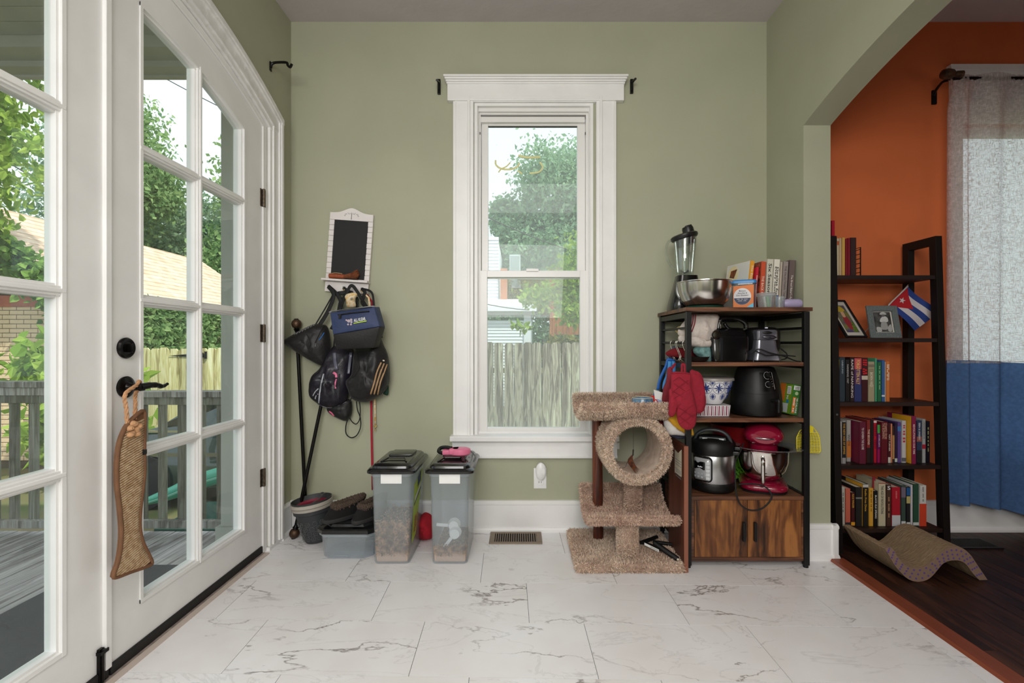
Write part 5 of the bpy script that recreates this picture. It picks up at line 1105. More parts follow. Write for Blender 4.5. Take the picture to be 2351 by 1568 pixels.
for a, c, r in ((662, 400, .0085), (686, 388, .0065), (688, 410, .006), (656, 432, .005), (640, 392, .0045), (684, 432, .005)): b.lathe([(.0001, 0), (r, 0), (r, .0006), (.0001, .0006)], zq(a, c, Yz - .0062), 12, 'Y')
b.build('round_emblem', mat('emblem_blue', (150, 170, 200), .5, rgb2=(214, 170, 160), vs=260), lc)
strap([zq(580, 270, 2.60), zq(620, 190, 2.65), zq(670, 80, 2.672), zq(700, 68, 2.672), zq(735, 110, 2.668), zq(790, 200, 2.65), zq(830, 262, 2.60)], .009, lc)
strap([h2 + Vector((0, -.002, .004)), zq(815, 130, 2.68), zq(790, 220, 2.66), zq(830, 270, 2.66)], .010, bag_g); strap([h2 + Vector((0, -.004, .005)), zq(880, 130, 2.68), zq(905, 280, 2.67), zq(935, 380, 2.66), zq(975, 560, 2.66)], .006, bag_g)
strap([h1 + Vector((0, .002, .004)), zq(735, 180, 2.69), zq(742, 260, 2.69), zq(740, 700, 2.68)], .008, bag_d); strap([h1 + Vector((-.004, .003, .004)), zq(640, 160, 2.695), zq(570, 240, 2.695), zq(520, 660, 2.69)], .005, bag_d); strap([zq(700, 1100, 2.70), zq(640, 1250, 2.70)], .003, bag_p, 1)
# floral dispenser and leads
FLOR = mat('floral_print', (236, 226, 206), .6, rgb2=(224, 176, 84), vs=90)
fd = thing('bag_dispenser', 'floral fabric waste-bag pouch hanging from the middle hook', 'pouch', zq(685, 200, 2.65))
MB().pillow(Z5([(645, 145), (715, 130), (745, 150), (722, 200), (728, 262), (650, 268), (640, 215), (622, 180)], 2.665), .022, .5, 7).build('body', FLOR, fd, smooth='all')
c = zq(690, 190, 2.640); b = MB()
for k in range(6): a = k * PI / 3; b.tube([c + Vector((.0048 * math.cos(a) + .0034 * math.cos(t), 0, .0048 * math.sin(a) + .0034 * math.sin(t))) for t in [q * PI / 4 for q in range(8)]], .0005, 4, closed=True)
b.build('flower_print', mat('grey_ink', (130, 136, 140), .6), fd); MB().lathe([(.0001, 0), (.003, 0), (.003, .001), (.0001, .001)], c, 10, 'Y').build('flower_centre', mat('grey_green_ink', (140, 146, 120), .6), fd)
MB().tube([h1 + Vector((.006 * math.cos(t), -.002, -.010 + .007 * math.sin(t))) for t in [k * PI / 6 for k in range(12)]], .0012, 5, closed=True).build('split_ring', mat('brass', (206, 180, 110), .25, metal=1), fd, smooth='all')
RED = mat('red_webbing', (170, 16, 44), .7, bump=.3, bs=200)
rl = thing('dog_leash', 'plain red webbing leash hanging down behind the taller food bin', 'leash', zq(880, 1300, 2.735), 'leads hanging under the bags')
MB().tube([h2 + Vector((.004, .02, .0)), zq(885, 220, 2.735), zq(880, 600, 2.738), zq(876, 1130, 2.738), zq(878, 1400, 2.738), zq(884, 1700, 2.738), zq(890, 2000, 2.738)], .0062, 8, flat=.15, up=(0, 1, 0)).build('webbing', RED, rl, smooth='all')
fl_ = thing('dog_leash', 'floral webbing leash with a gold clip below the gym sack', 'leash', zq(910, 1300, 2.725), 'leads hanging under the bags')
MB().tube([h2 + Vector((-.002, -.004, -.004)), zq(852, 180, 2.66), zq(880, 500, 2.70), zq(908, 1130, 2.73), zq(914, 1385, 2.732)], .0052, 8, flat=.15, up=(0, 1, 0)).build('webbing', FLOR, fl_, smooth='all')
GOLD = mat('brass', (206, 180, 110), .25, metal=1); g = zq(914, 1400, 2.728)
MB().box(g.x - .008, g.x + .008, g.y - .002, g.y + .002, g.z - .002, g.z + .006, .001).tube([g + Vector((0, 0, 0)), g + Vector((0, 0, -.012))], .0028, 8).tube([g + Vector((.0048 * math.cos(t), 0, -.019 + .008 * math.sin(t))) for t in [k * PI / 6 for k in range(12)]], .0014, 6, closed=True).tube([g + Vector((-.007, 0, .002)), g + Vector((-.009, 0, .008))], .0015, 5).tube([g + Vector((.007, 0, .002)), g + Vector((.009, 0, .008))], .0015, 5).build('trigger_clip', GOLD, fl_, smooth='all')
# ---------------------------------------------------------------- cat tree
CARP = mat('tan_carpet_backing', (186, 160, 144), .95, rgb2=(160, 132, 116), vs=20)
PILE = mat('tan_carpet_pile', (224, 204, 184), .95, rgb2=(196, 168, 148), vs=9, island=.3)
PILE2 = mat('brown_carpet_pile', (194, 160, 142), .95, rgb2=(216, 190, 170), vs=14, island=.3)
FLAT = mat('worn_carpet', (214, 194, 178), .95, rgb2=(190, 168, 152), vs=24, bump=.5, bs=300)
TSTEM = woodmat('brown_stain_post', (58, 24, 14), (92, 42, 24), (128, 66, 40), .45, axis=2, scale=1.5)
ct = thing('cat_tree', 'tan shag-carpeted cat tree with a tunnel, cradle and brown post below the window', 'cat tree', (.52, 2.45, 0))
def shag(name, b, n, ln=.013, m=PILE, seed=1, wd=.0016, backing=CARP):
    o = b.build(name, backing, ct, smooth='all')
    f = MB(); p, nn = scatter(b, n, seed); fuzz(f, p, nn, ln, wd, seed); q = f.build('carpet_pile', m, o); tag(q, kind='stuff'); return o
def rbox(x0, x1, y0, y1, z0, z1, ch=.008): return MB().box(x0, x1, y0, y1, z0, z1, ch)
def fixn(b):
    bm = bmesh.new(); vv = [bm.verts.new(v) for v in b.v]
    for f in b.f:
        try: bm.faces.new([vv[i] for i in f])
        except ValueError: pass
    bmesh.ops.recalc_face_normals(bm, faces=bm.faces[:]); bm.verts.index_update(); r = MB(); r.v = [tuple(v.co) for v in bm.verts]; r.f = [tuple(v.index for v in f.verts) for f in bm.faces]; bm.free(); return r
shag('base_platform', fixn(rbox(.262, .758, 2.235, 2.665, .002, .040)), 30000, .012)
def cradle(x0, x1, prof, th):
    """prof: list of (y, z) along the dish"""
    b = MB(); n = len(prof); rings = []
    P_ = [Vector((0, y, z)) for y, z in prof]
    N_ = []
    for i in range(n):
        a = P_[min(i + 1, n - 1)] - P_[max(i - 1, 0)]; N_.append(Vector((0, -a.z, a.y)).normalized())
    poly = [p + m_ * th / 2 for p, m_ in zip(P_, N_)] + [P_[-1] + (P_[-1] - P_[-2]).normalized() * th * .4] + [p - m_ * th / 2 for p, m_ in zip(P_[::-1], N_[::-1])] + [P_[0] - (P_[1] - P_[0]).normalized() * th * .4]
    m_ = len(poly); nx = 10; vs_ = [Vector((x0 + (x1 - x0) * i / (nx - 1), p.y, p.z)) for i in range(nx) for p in poly]
    fs = [(i * m_ + j, i * m_ + (j + 1) % m_, (i + 1) * m_ + (j + 1) % m_, (i + 1) * m_ + j) for i in range(nx - 1) for j in range(m_)]
    # caps as strips
    for k in (0, (nx - 1) * m_):
        for i in range(n - 1): fs.append((k + i, k + i + 1, k + m_ - 3 - i, k + m_ - 2 - i))
        fs.append((k + m_ - 1, k, k + m_ - 2)); fs.append((k + n - 1, k + n, k + n + 1))
    b.add(vs_, fs); return fixn(b)
def arc(y0, y1, zf, zb, dip, n=13): return [(y0 + (y1 - y0) * k / (n - 1), zf + (zb - zf) * k / (n - 1) - dip * math.sin(PI * k / (n - 1)) ** .8) for k in range(n)]
pr = [(2.275, .232), (2.285, .226), (2.33, .206), (2.39, .192), (2.45, .190), (2.51, .200), (2.56, .222), (2.60, .258), (2.62, .295)]
shag('lower_cradle', cradle(.325, .752, pr, .026), 30000, .012, PILE2, 2)
pr = [(2.262, .765), (2.285, .742), (2.33, .722), (2.40, .712), (2.47, .712), (2.53, .724), (2.58, .745), (2.615, .778)]
shag('top_perch', cradle(.290, .705, pr, .034), 30000, .014, PILE, 3)
# tunnel
b = MB(); c = Vector((.556, 0, .554)); ya_, yb_, Ro, Ri = 2.285, 2.60, .158, .130
prof = [(Ro, ya_ + .012), (Ro, yb_), (Ro - .006, yb_ + .006), (Ri, yb_ + .006), (Ri - .004, yb_), (Ri - .004, ya_ + .010), (Ri + .002, ya_), (Ro - .006, ya_)]
b.lathe(prof, (c.x, 0, c.z), 44, 'Y', close=True); b = fixn(b)
tn = b.build('tunnel', FLAT, ct, smooth='all'); f = MB(); p, nn = scatter(b, 56000, 5)
p = np.array(p); nn = np.array(nn); rad = np.hypot(p[:, 0] - c.x, p[:, 2] - c.z); keep = (rad > Ro - .01) | (p[:, 1] < ya_ + .02); fuzz(f, p[keep], nn[keep], .013, .0016, 5); tag(f.build('carpet_pile', PILE, tn), kind='stuff')
shag('front_post', fixn(MB().cyl((.516, 2.335, .04), (.516, 2.335, .20), .049, n=24)), 9000, .007, PILE, 6, .0013)
shag('tunnel_post', fixn(MB().cyl((.575, 2.47, .20), (.575, 2.47, .41), .04, n=20)), 5000, .009, PILE2, 7, .0014)
MB().cyl((.408, 2.535, .035), (.400, 2.535, .70), .0265, n=20).build('wooden_post', TSTEM, ct, smooth=True)
# feather toy
ft = thing('feather_toy', 'brown feather cat toy dangling on a string inside the carpet tunnel', 'cat toy', P(1453, 1060, 2.36)); Yt = 2.36
FE = mat('brown_feather', (120, 62, 30), .8, rgb2=(50, 28, 18), vs=80); 
MB().tube([P(1454, 962, Yt), P(1454, 1032, Yt)], .0008, 5).build('string', STRAP, ft); MB().tube([P(1454, 1032, Yt), P(1453, 1046, Yt)], .0035, 8).build('weight', BLKPL, ft, smooth=True)
b = MB()
for k in range(9):
    a = (k - 4) * 1.5; q = smoothpath([P(1453, 1042, Yt), P(1447 + a * .9, 1056, Yt - .008 + .002 * k), P(1453 + a, 1070, Yt), P(1461 + a * 1.1, 1090 - abs(a) * 1.8, Yt)], 5); b.tube(q, [.0006 + .0020 * math.sin(PI * (i + .5) / len(q)) for i in range(len(q))], 6, flat=.3)
b.build('feathers', FE, ft, smooth='all'); MB().tube(smoothpath([P(1452, 1046, Yt), P(1440, 1062, Yt), P(1436, 1072, Yt), P(1428, 1075, Yt)], 5), .0009, 5).build('loose_string', STRAP, ft)
# bowl on the perch
bw = thing('pet_bowl', 'blue ceramic pet bowl on the top perch of the cat tree', 'bowl', (PX(1475, 2.42), 2.42, .735)); cx_ = PX(1475, 2.42)
MB().lathe([(.045, .751), (.052, .754), (.052, .790), (.050, .793), (.046, .790), (.044, .763), (.001, .761)], (cx_, 2.42, 0), 36).build('outer', mat('blue_glaze', (104, 142, 168), .25, rgb2=(64, 110, 150), vs=30, coat=.4), bw, smooth=True)
MB().lathe([(.0475, .7935), (.0495, .7945), (.0515, .7935), (.0525, .791), (.0475, .791)], (cx_, 2.42, 0), 36, close=True).build('rim', mat('tan_glaze', (190, 178, 150), .3), bw, smooth=True)
MB().lathe([(.0465, .788), (.0445, .7635), (.001, .762), (.001, .7625), (.044, .764), (.046, .788)], (cx_, 2.42, 0), 36, close=True).build('inside', mat('deep_teal_glaze', (20, 78, 104), .2), bw, smooth=True)
o = MB().pillow([P(a, d, 2.46) for a, d in ((1490, 912), (1504, 908), (1514, 918), (1520, 930), (1500, 930), (1494, 920))], .02, .6, 6, wob=.3).build('plush_toy', mat('red_plush', (204, 30, 30), .95, bump=.4, bs=200), origin=P(1505, 925, 2.46), smooth='all'); tag(o, 'small bright red plush toy behind the blue bowl on the perch', 'toy')
# black folding stand lying on the base
MT = mat('matte_black', (16, 16, 17), .5); fs_ = thing('folding_stand', 'folded black metal stand with a barcode label lying on the cat tree base', 'stand', (.68, 2.36, .05))
def bar(a, c, r, name='bar'): MB().tube([a, c], r, 10).build(name, MT, fs_, smooth=True)
bar(P(1503, 1247, 2.36), P(1556, 1284, 2.27), .013); bar(P(1472, 1246, 2.44), P(1508, 1233, 2.52), .010); bar(P(1475, 1245, 2.44), P(1536, 1268, 2.31), .008); bar(P(1500, 1244, 2.43), P(1545, 1250, 2.43), .009)
a, c_ = P(1478, 1249, 2.37), P(1511, 1265, 2.32); b = MB(); b.add([a, c_, c_ + Vector((0, 0, .012)), a + Vector((0, 0, .012))], [(0, 1, 2, 3)]); b.v = [(x, y - .012, z) for x, y, z in b.v]; lb = b.build('label', mat('paper_white', (240, 240, 238), .7), fs_)
b = MB()
for k in range(11):
    t = .42 + .05 * k; q = a.lerp(c_, t) + Vector((0, -.0126, .002)); q2 = a.lerp(c_, t + .02) + Vector((0, -.0126, .002)); b.add([q, q2, q2 + Vector((0, 0, .008)), q + Vector((0, 0, .008))], [(0, 1, 2, 3)])
b.build('barcode', BLKPL, lb)
MB().ball(P(1556.5, 1284.5, 2.258), .0055, 10, 6).build('end_cap', mat('pale_cap', (214, 206, 190), .4), fs_, smooth=True)
# brown board leaning beside the rack
bd = thing('tabletop_board', 'reddish-brown board with a torn sticker standing on edge against the kitchen rack', 'board', (.772, 2.36, 0))
MB().box(.7585, .7605, 2.242, 2.475, .0, .586, .0).box(.7605, .7775, 2.242, 2.475, .0, .586, .0015).build('panel', woodmat('brown_laminate', (70, 32, 22), (96, 48, 34), (118, 62, 44), .4, axis=2, rings=False), bd)
MB().box(.7583, .7777, 2.2405, 2.2425, .0, .5862).build('edge_band', mat('edge_band_brown', (138, 84, 64), .45), bd)
sY = lambda px: 0
st = MB(); ya1, ya2 = FPX * .7583 / (1565 - CX), FPX * .7583 / (1549 - CX)
st.add([(.7582, ya1, PZ(1095, ya1)), (.7582, ya2, PZ(1085, ya2)), (.7582, ya2, PZ(1031, ya2)), (.7582, (ya1 + ya2) / 2, PZ(1040, (ya1 + ya2) / 2)), (.7582, ya1, PZ(1032, ya1))], [(0, 1, 2, 3, 4)]); sk = st.build('sticker', mat('cream_sticker', (214, 204, 180), .6), bd)
b = MB()
for k, zz_ in enumerate((.50, .488, .476, .455, .448, .441, .43, .42)): b.add([(.7579, ya1 + .006, zz_), (.7579, ya2 - .008 - .004 * (k % 3), zz_), (.7579, ya2 - .008 - .004 * (k % 3), zz_ + .003), (.7579, ya1 + .006, zz_ + .003)], [(0, 1, 2, 3)])
b.build('print', mat('grey_ink', (130, 136, 140), .6), sk)
# ---------------------------------------------------------------- kitchen rack
RW = woodmat('rustic_wood', (42, 23, 13), (106, 62, 32), (160, 104, 54), .45, axis=2, scale=.6, bump=.1, along=2.6)
RWX = woodmat('rustic_shelf_wood', (54, 32, 22), (96, 60, 42), (132, 90, 64), .4, axis=0, scale=.8, bump=.1)
RX0, RX1, RY0, RY1 = .785, 1.368, 2.283, 2.735
rk = thing('kitchen_rack', 'tall black metal and rustic wood storage rack with a cabinet at the bottom', 'rack', (1.07, 2.5, 0))
def leg(x, y): return MB().box(x - .0125, x + .0125, y - .0125, y + .0125, .012, 1.214, .0015).cyl((x, y, 0), (x, y, .014), .012, n=12)
for x in (RX0 + .012, RX1 - .012):
    for y in (RY0 + .016, RY1 - .014): leg(x, y).build('leg', BLACK, rk)
for x in (RX0 + .012, RX1 - .012):
    for z in (1.137, 1.067): MB().tube([(x, RY0 + .02, z), (x, RY1 - .02, z)], .0065, 10).build('side_rail', BLACK, rk, smooth=True)
    for z in (1.198, .955, .69, .33): MB().box(x - .010, x + .010, RY0 + .02, RY1 - .02, z - .012, z + .012).build('side_bar', BLACK, rk)
MB().box(RX0 + .02, RX1 - .02, RY1 - .024, RY1 - .008, 1.185, 1.214).build('cross_bar', BLACK, rk)
def shelf(z, x0, x1, y0, th=.019): return MB().box(x0, x1, y0, RY1 + .005, z - th, z, .001).build('shelf', RWX, rk)
shelf(1.234, RX0 - .008, RX1 + .010, RY0 - .004, .018); shelf(.974, RX0 + .025, RX1 - .018, RY0 + .012); shelf(.708, RX0 + .025, RX1 - .018, RY0 + .012)
b = MB().box(RX0 + .025, RX1 - .018, RY0 + .010, RY1, .320, .338, .001).box(RX0 + .025, RX1 - .018, RY0 + .012, RY1, .030, .048, .001).box(RX0 + .025, RX0 + .040, RY0 + .014, RY1, .048, .32).box(RX1 - .033, RX1 - .018, RY0 + .014, RY1, .048, .32).box(RX0 + .04, RX1 - .033, RY1 - .01, RY1 - .002, .048, .32).build('cabinet', RWX, rk)
xm = PX(1716, 2.297)
for x0, x1, hx in ((RX0 + .042, xm - .0015, PX(1706, 2.297)), (xm + .0015, RX1 - .035, PX(1732, 2.297))):
    d = MB().box(x0, x1, RY0 + .012, RY0 + .027, .0495, .3185, .001).build('door', RW, rk)
    MB().box(hx - .0075, hx + .004, RY0 - .008, RY0 + .012, .128, .218, .003).build('handle', BLACK, d, smooth=True)
def T_(name, lab, cat, c, g=None): return thing(name, lab, cat, c, g)
zt = 1.234
# blender
Yb = 2.56; xb = PX(1572, Yb); bl_ = T_('blender', 'blender with a glass jar and tilted black lid at the back of the rack top', 'blender', (xb, Yb, zt))
GLASS = glassmat('clear_glass', (.95, .98, .97), haze=.03, refl=3.0)
b = MB(); rings = []
for z, w, c in ((zt, .078, .0), (zt + .01, .082, 0), (zt + .06, .076, .004), (zt + .13, .060, .008), (zt + .175, .052, .010), (zt + .186, .050, .010)): rings.append(rrect(xb + c - w - .004, xb + c + w, Yb - w * .9, Yb + w * .9, w * .5, z))
loft(b, rings).build('base', mat('gloss_black', (14, 14, 15), .2, coat=.4), bl_, smooth=True)
b = MB(); b.tube(smoothpath([(xb - .05, Yb - .055, zt + .150), (xb - .058, Yb - .066, zt + .10), (xb - .045, Yb - .074, zt + .065), (xb - .01, Yb - .078, zt + .055)], 4), [.012] * 13, 8, flat=.5, up=(0, 1, 0)).build('silver_band', STEEL, bl_, smooth='all')
jz = zt + .188; b = MB(); b.lathe([(.040, 0), (.043, .004), (.046, .03), (.052, .10), (.060, .195), (.062, .20), (.058, .20), (.049, .10), (.042, .03), (.038, .012), (.001, .010)], (xb, Yb, jz), 36); b.tube(smoothpath([(xb - .058, Yb, jz + .185), (xb - .085, Yb, jz + .18), (xb - .098, Yb, jz + .14), (xb - .092, Yb, jz + .09), (xb - .07, Yb, jz + .05), (xb - .048, Yb, jz + .035)], 5), .0085, 10, flat=.7); b.build('glass_jar', GLASS, bl_, smooth=True)
b = MB()
for k in range(6): a = k * PI / 3 + .2; b.tube([(xb + .040 * math.cos(a), Yb + .040 * math.sin(a), jz + .02), (xb + .054 * math.cos(a), Yb + .054 * math.sin(a), jz + .185)], .0035, 6)
b.build('jar_rib', GLASS, bl_, smooth=True); b = MB()
for k in range(4): a = k * PI / 2 + .4; b.tube([(xb, Yb, jz + .014), (xb + .028 * math.cos(a), Yb + .028 * math.sin(a), jz + .026)], .004, 5, flat=.4)
b.build('blade', STEEL, bl_); Ml = Matrix.Translation((xb, Yb, jz + .195)) @ Matrix.Rotation(math.radians(-14), 4, 'Y')
b = MB(); b.M = Ml; b.lathe([(.050, -.035), (.053, -.004), (.064, -.002), (.070, .006), (.070, .018), (.062, .024), (.001, .026)], (0, 0, 0), 32); lid_ = b.build('lid', BLKPL, bl_, smooth=True)
b = MB(); b.M = Ml; b.lathe([(.030, .024), (.029, .05), (.026, .058), (.001, .058)], (.028, 0, 0), 20); b.box(.018, .05, -.012, .012, .045, .066, .003); b.build('lid_cap', BLKPL, lid_, smooth=True)
# steel mixing bowl
Yq = 2.425; xq = PX(1617, Yq); sb = T_('mixing_bowl', 'large stainless steel mixing bowl on the rack top in front of the blender', 'bowl', (xq, Yq, zt)); SS = mat('stainless_steel', (196, 192, 188), .2, metal=1)
MB().lathe([(.062, .004), (.085, .012), (.112, .045), (.124, .090), (.128, .130), (.1315, .133), (.1315, .137), (.127, .137), (.122, .09), (.110, .047), (.083, .015), (.001, .010)], (xq, Yq, zt), 48).build('shell', SS, sb, smooth=True)
MB().lathe([(.074, .001), (.088, .002), (.092, .014), (.082, .010), (.06, .006)], (xq, Yq, zt), 40).build('grip_base', mat('dark_green_rubber', (20, 62, 48), .5), sb, smooth=True)
# dark box edge behind the bowl: lid knob
o = MB().lathe([(.03, 0), (.032, .05), (.03, .14), (.018, .158), (.001, .162)], (PX(1643, 2.64), 2.64, zt), 20).build('pepper_grinder', BLKPL, origin=(PX(1643, 2.64), 2.64, zt), smooth=True); tag(o, 'black rounded lid top of a canister just showing over the steel bowl', 'canister'); o.name = 'canister'
# moisture absorber tub
Mc = Matrix.Translation((PX(1708, 2.45), 2.455, zt)) @ Matrix.Rotation(math.radians(-24), 4, 'Z'); ab = T_('plastic_tub', 'clear plastic tub with a blue lid and a big orange label on the rack top', 'tub', Mc.to_translation())
def mc(): b = MB(); b.M = Mc; return b
hw_, hd = .050, .040
TUBP = glassmat('clear_tub', (.92, .94, .96), haze=.22, refl=1.5)
loft(mc(), [rrect(-hw_ + .004, hw_ - .004, -hd + .004, hd - .004, .012, .001), rrect(-hw_, hw_, -hd, hd, .014, .01), rrect(-hw_ - .004, hw_ + .004, -hd - .003, hd + .003, .014, .134)]).build('tub', TUBP, ab, smooth=True)
loft(mc(), [rrect(-hw_ - .010, hw_ + .010, -hd - .009, hd + .009, .016, .130), rrect(-hw_ - .010, hw_ + .010, -hd - .009, hd + .009, .016, .142), rrect(-hw_ - .004, hw_ + .004, -hd - .004, hd + .004, .014, .148)]).build('lid', mat('blue_lid', (52, 132, 196), .35), ab, smooth=True)
OR = mat('orange_label', (226, 122, 40), .5); b = mc(); yy = -hd - .0045; b.add([(-hw_ + .002, yy, .006), (hw_ - .006, yy, .006), (hw_ - .004, yy - .001, .122), (-hw_ + .002, yy - .001, .116)], [(0, 1, 2, 3)]); lab_ = b.build('label', OR, ab)
b = mc(); b.lathe([(.0001, 0), (.040, 0), (.040, -.0006), (.0001, -.0006)], (-.006, yy - .0015, .064), 32, 'Y', sx=1, sy=1.05); b.build('label_disc', mat('label_cream', (226, 224, 226), .5), lab_)
b = mc(); pts = [(-.006 + .039 * math.cos(t), yy - .0027, .064 + .041 * math.sin(t)) for t in [PI + PI * k / 16 for k in range(17)]]; pts = [(x, y, min(z, .056)) for x, y, z in pts]; b.prism(pts, (0, -.0003, 0)); b.build('label_navy', NAVY, lab_)
b = mc(); b.prism([(hw_ - .04, yy - .0012, .0065), (hw_ - .006, yy - .0012, .0065), (hw_ - .006, yy - .0016, .030), (hw_ - .02, yy - .0014, .022)], (0, -.0003, 0)).build('label_swoosh', mat('sky_print', (96, 190, 226), .5), lab_)
R3 = Mc.to_3x3(); uu, vv_ = R3 @ Vector((1, 0, 0)), Vector((0, 0, 1)); wt = lambda x, z, k=.0026: Mc @ Vector((x, yy - k, z))
for s_, z_, w_ in (('Moisture', .092, .030), ('Absorber &', .081, .044), ('Odor Eliminator', .070, .056)): text(s_, wt(-.006, z_), uu, vv_, w_, .0075, mat('navy_ink', (28, 36, 72), .5), lab_, bold=.01)
for s_, z_, w_ in (('~3', .050, .05), ('~2', .042, .038)): text(s_, wt(-.006, z_, .0034), uu, vv_, w_, .0035, MATS['white_print'], lab_)
b = mc()
for k in range(5): x = hw_ + .0045; y = -hd + .012 + .014 * k; b.tube([(x, y, .01), (x + .003, y, .125)], .0022, 5)
b.build('ribs', TUBP, ab, smooth=True); mc().box(-hw_ + .008, hw_ - .008, -hd + .007, hd - .007, .004, .075, .004).build('contents', mat('grey_granules', (190, 188, 190), .9, var=.1, vs=200), ab)
# small clear cup with lid, second cup, eyeglass case
Yc_ = 2.345; xc = PX(1759, Yc_); cu_ = T_('snack_container', 'small clear round container with a frosted lid, between the tub and the cup', 'container', (xc, Yc_, zt))
MB().lathe([(.033, .001), (.035, .004), (.041, .062), (.0395, .062), (.0335, .004), (.001, .003)], (xc, Yc_, zt), 32).build('cup', TUBP, cu_, smooth=True); MB().lathe([(.043, .058), (.0445, .060), (.0445, .066), (.042, .068), (.041, .073), (.001, .073)], (xc, Yc_, zt), 32).build('lid', CLEAR2, cu_, smooth=True)
b = MB(); b.M = Matrix.Translation((xc, Yc_ - .012, zt + .004)) @ Matrix.Rotation(math.radians(-8), 4, 'Y'); b.box(.0, .011, -.005, .005, 0, .052, .001); b.build('green_stick', mat('soft_green', (118, 182, 110), .6), cu_); b.v = []; b.f = []; b.box(-.014, -.006, -.005, .005, .001, .053, .001); b.build('cream_stick', mat('cream_card', (226, 220, 204), .6), cu_)
xc = PX(1790, Yc_); o = MB().lathe([(.020, .001), (.021, .003), (.0245, .056), (.023, .056), (.0195, .004), (.001, .003)], (xc, Yc_, zt), 28).build('plastic_cup', TUBP, origin=(xc, Yc_, zt), smooth=True); tag(o, 'tiny clear plastic cup beside the lilac case on the rack top', 'cup')
x0, x1 = PX(1797, Yc_), PX(1843, Yc_) - .004; zc = zt + .0225; o = MB().lathe([(.001, x0), (.016, x0 + .002), (.021, x0 + .012), (.0222, x0 + .03), (.0222, x1 - .03), (.0226, x1 - .025), (.0216, x1 - .022), (.0224, x1 - .018), (.018, x1 - .006), (.008, x1 - .001), (.001, x1)], (0, Yc_, zc), 24, 'X').build('glasses_case', mat('lilac_plastic', (172, 162, 196), .4), origin=((x0 + x1) / 2, Yc_, zt), smooth=True); tag(o, 'lilac cylindrical case lying at the end of the rack top', 'case')

# ---- books
BOOKN = {}
def book(x0, x1, z0, z1, Y, depth, col, lab, title=None, tcol=(235, 230, 215), grp='books', tilt=0., rz=0., th=None, tw=.62, thh=.5, tz=.5, extra=(), col2=None, pages=(214, 204, 182), two=None, cat='book', sz=None):
    """spine faces -Y at Y; rotation tilt about Y through the base centre, rz about Z through the spine"""
    w = x1 - x0; h = z1 - z0; c = Vector(((x0 + x1) / 2, Y, z0))
    t = thing('book', lab, cat, c, grp); M = Matrix.Translation(c) @ Matrix.Rotation(rz, 4, 'Z') @ Matrix.Rotation(tilt, 4, 'Y')
    m = mat('cover_%d_%d_%d' % col, col, .5); b = MB(); b.M = M; th_ = min(.0018, w * .12)
    b.box(-w / 2, -w / 2 + th_, 0, depth, 0, h).box(w / 2 - th_, w / 2, 0, depth, 0, h).box(-w / 2, w / 2, 0, th_, 0, h); b.build('cover', m, t, bevel=.0006)
    b = MB(); b.M = M; b.box(-w / 2 + th_, w / 2 - th_, th_, depth - .003, .002, h - .003); b.build('pages', mat('pages_%d' % pages[0], pages, .85), t)
    u, v, n = M.to_3x3() @ Vector((0, 0, -1)), M.to_3x3() @ Vector((1, 0, 0)), M.to_3x3() @ Vector((0, -1, 0))
    at = lambda fx, fz, k=0: M @ Vector((fx * w, -.0004 - k, fz * h))
    for za, zb_, cc in extra:
        b = MB(); b.M = M; b.box(-w / 2, w / 2, -.0005, 0, za * h, zb_ * h); b.build('spine_band', mat('band_%d_%d_%d' % cc, cc, .5), t)
    if title:
        tt = title if isinstance(title, (list, tuple)) else [title]
        for k, s in enumerate(tt):
            f = .18 if len(tt) > 1 else 0
            text(s, at((f if k == 0 else -f), tz, .0004), u, v, h * tw, w * thh / (1 if len(tt) == 1 else 2.1), mat('ink_%d_%d_%d' % tuple(tcol), tcol, .5), t, name='title', bold=.01)
    if sz: text(sz, at(0, .92, .0005), v, -u, w * .62, w * .8, MATS['white_print'] if 'white_print' in MATS else mat('white_print', (236, 236, 238), .5), t, name='title', bold=.01)
    return t, M, w, h
g = 'cookbooks on the rack top'; Yk2 = 2.45
def cb_(pa, pb, ptop, col, lab, **k):
    return book(PX(pa, Yk2), PX(pb, Yk2), zt, PZ(ptop, Yk2), Yk2 + k.pop('dy', 0), k.pop('depth', .19), col, lab, grp=g, **k)
t, M, w, h = cb_(1711, 1721, 597, (238, 168, 52), 'cookbook with a yellow-orange spine and pale cover, leaning, first of the row', title='The Easy Way', tcol=(246, 238, 222), tilt=math.radians(7), rz=math.radians(12), tz=.66, tw=.5, thh=.6)
b = MB(); b.M = M; b.box(-w / 2 - .0006, -w / 2, .004, .188, .001, h - .001); cv = b.build('front_cover', mat('pale_cover', (222, 220, 214), .5), t)
b = MB(); b.M = M; b.lathe([(.0001, -w / 2 - .0008), (.045, -w / 2 - .0008), (.045, -w / 2 - .001), (.0001, -w / 2 - .001)], (0, .13, h - .055), 20, 'X'); b.build('cover_picture', mat('cover_food', (232, 214, 168), .5, rgb2=(236, 226, 196), vs=20), cv)
b = MB(); b.M = M; b.prism([(-w / 2 - .0012, .10, h - .03), (-w / 2 - .0012, .15, h - .035), (-w / 2 - .0012, .158, h - .07), (-w / 2 - .0012, .12, h - .078)], (-.0002, 0, 0)); b.build('cover_picture', mat('cover_food_dark', (150, 78, 34), .5, rgb2=(60, 34, 20), vs=60), cv)
cb_(1727, 1733, 613, (200, 30, 52), 'thin short crimson booklet leaning between two larger cookbooks', title='~1', tcol=(240, 200, 190), tilt=math.radians(5), tz=.6, tw=.4, dy=-.005)
t, M, w, h = cb_(1741, 1752, 600, (206, 84, 52), 'terracotta red cookbook with a dark photo cover in the middle of the row', title='THE BACK KITCHEN', tcol=(244, 222, 204), tilt=math.radians(4), rz=math.radians(5), tz=.4, tw=.6)
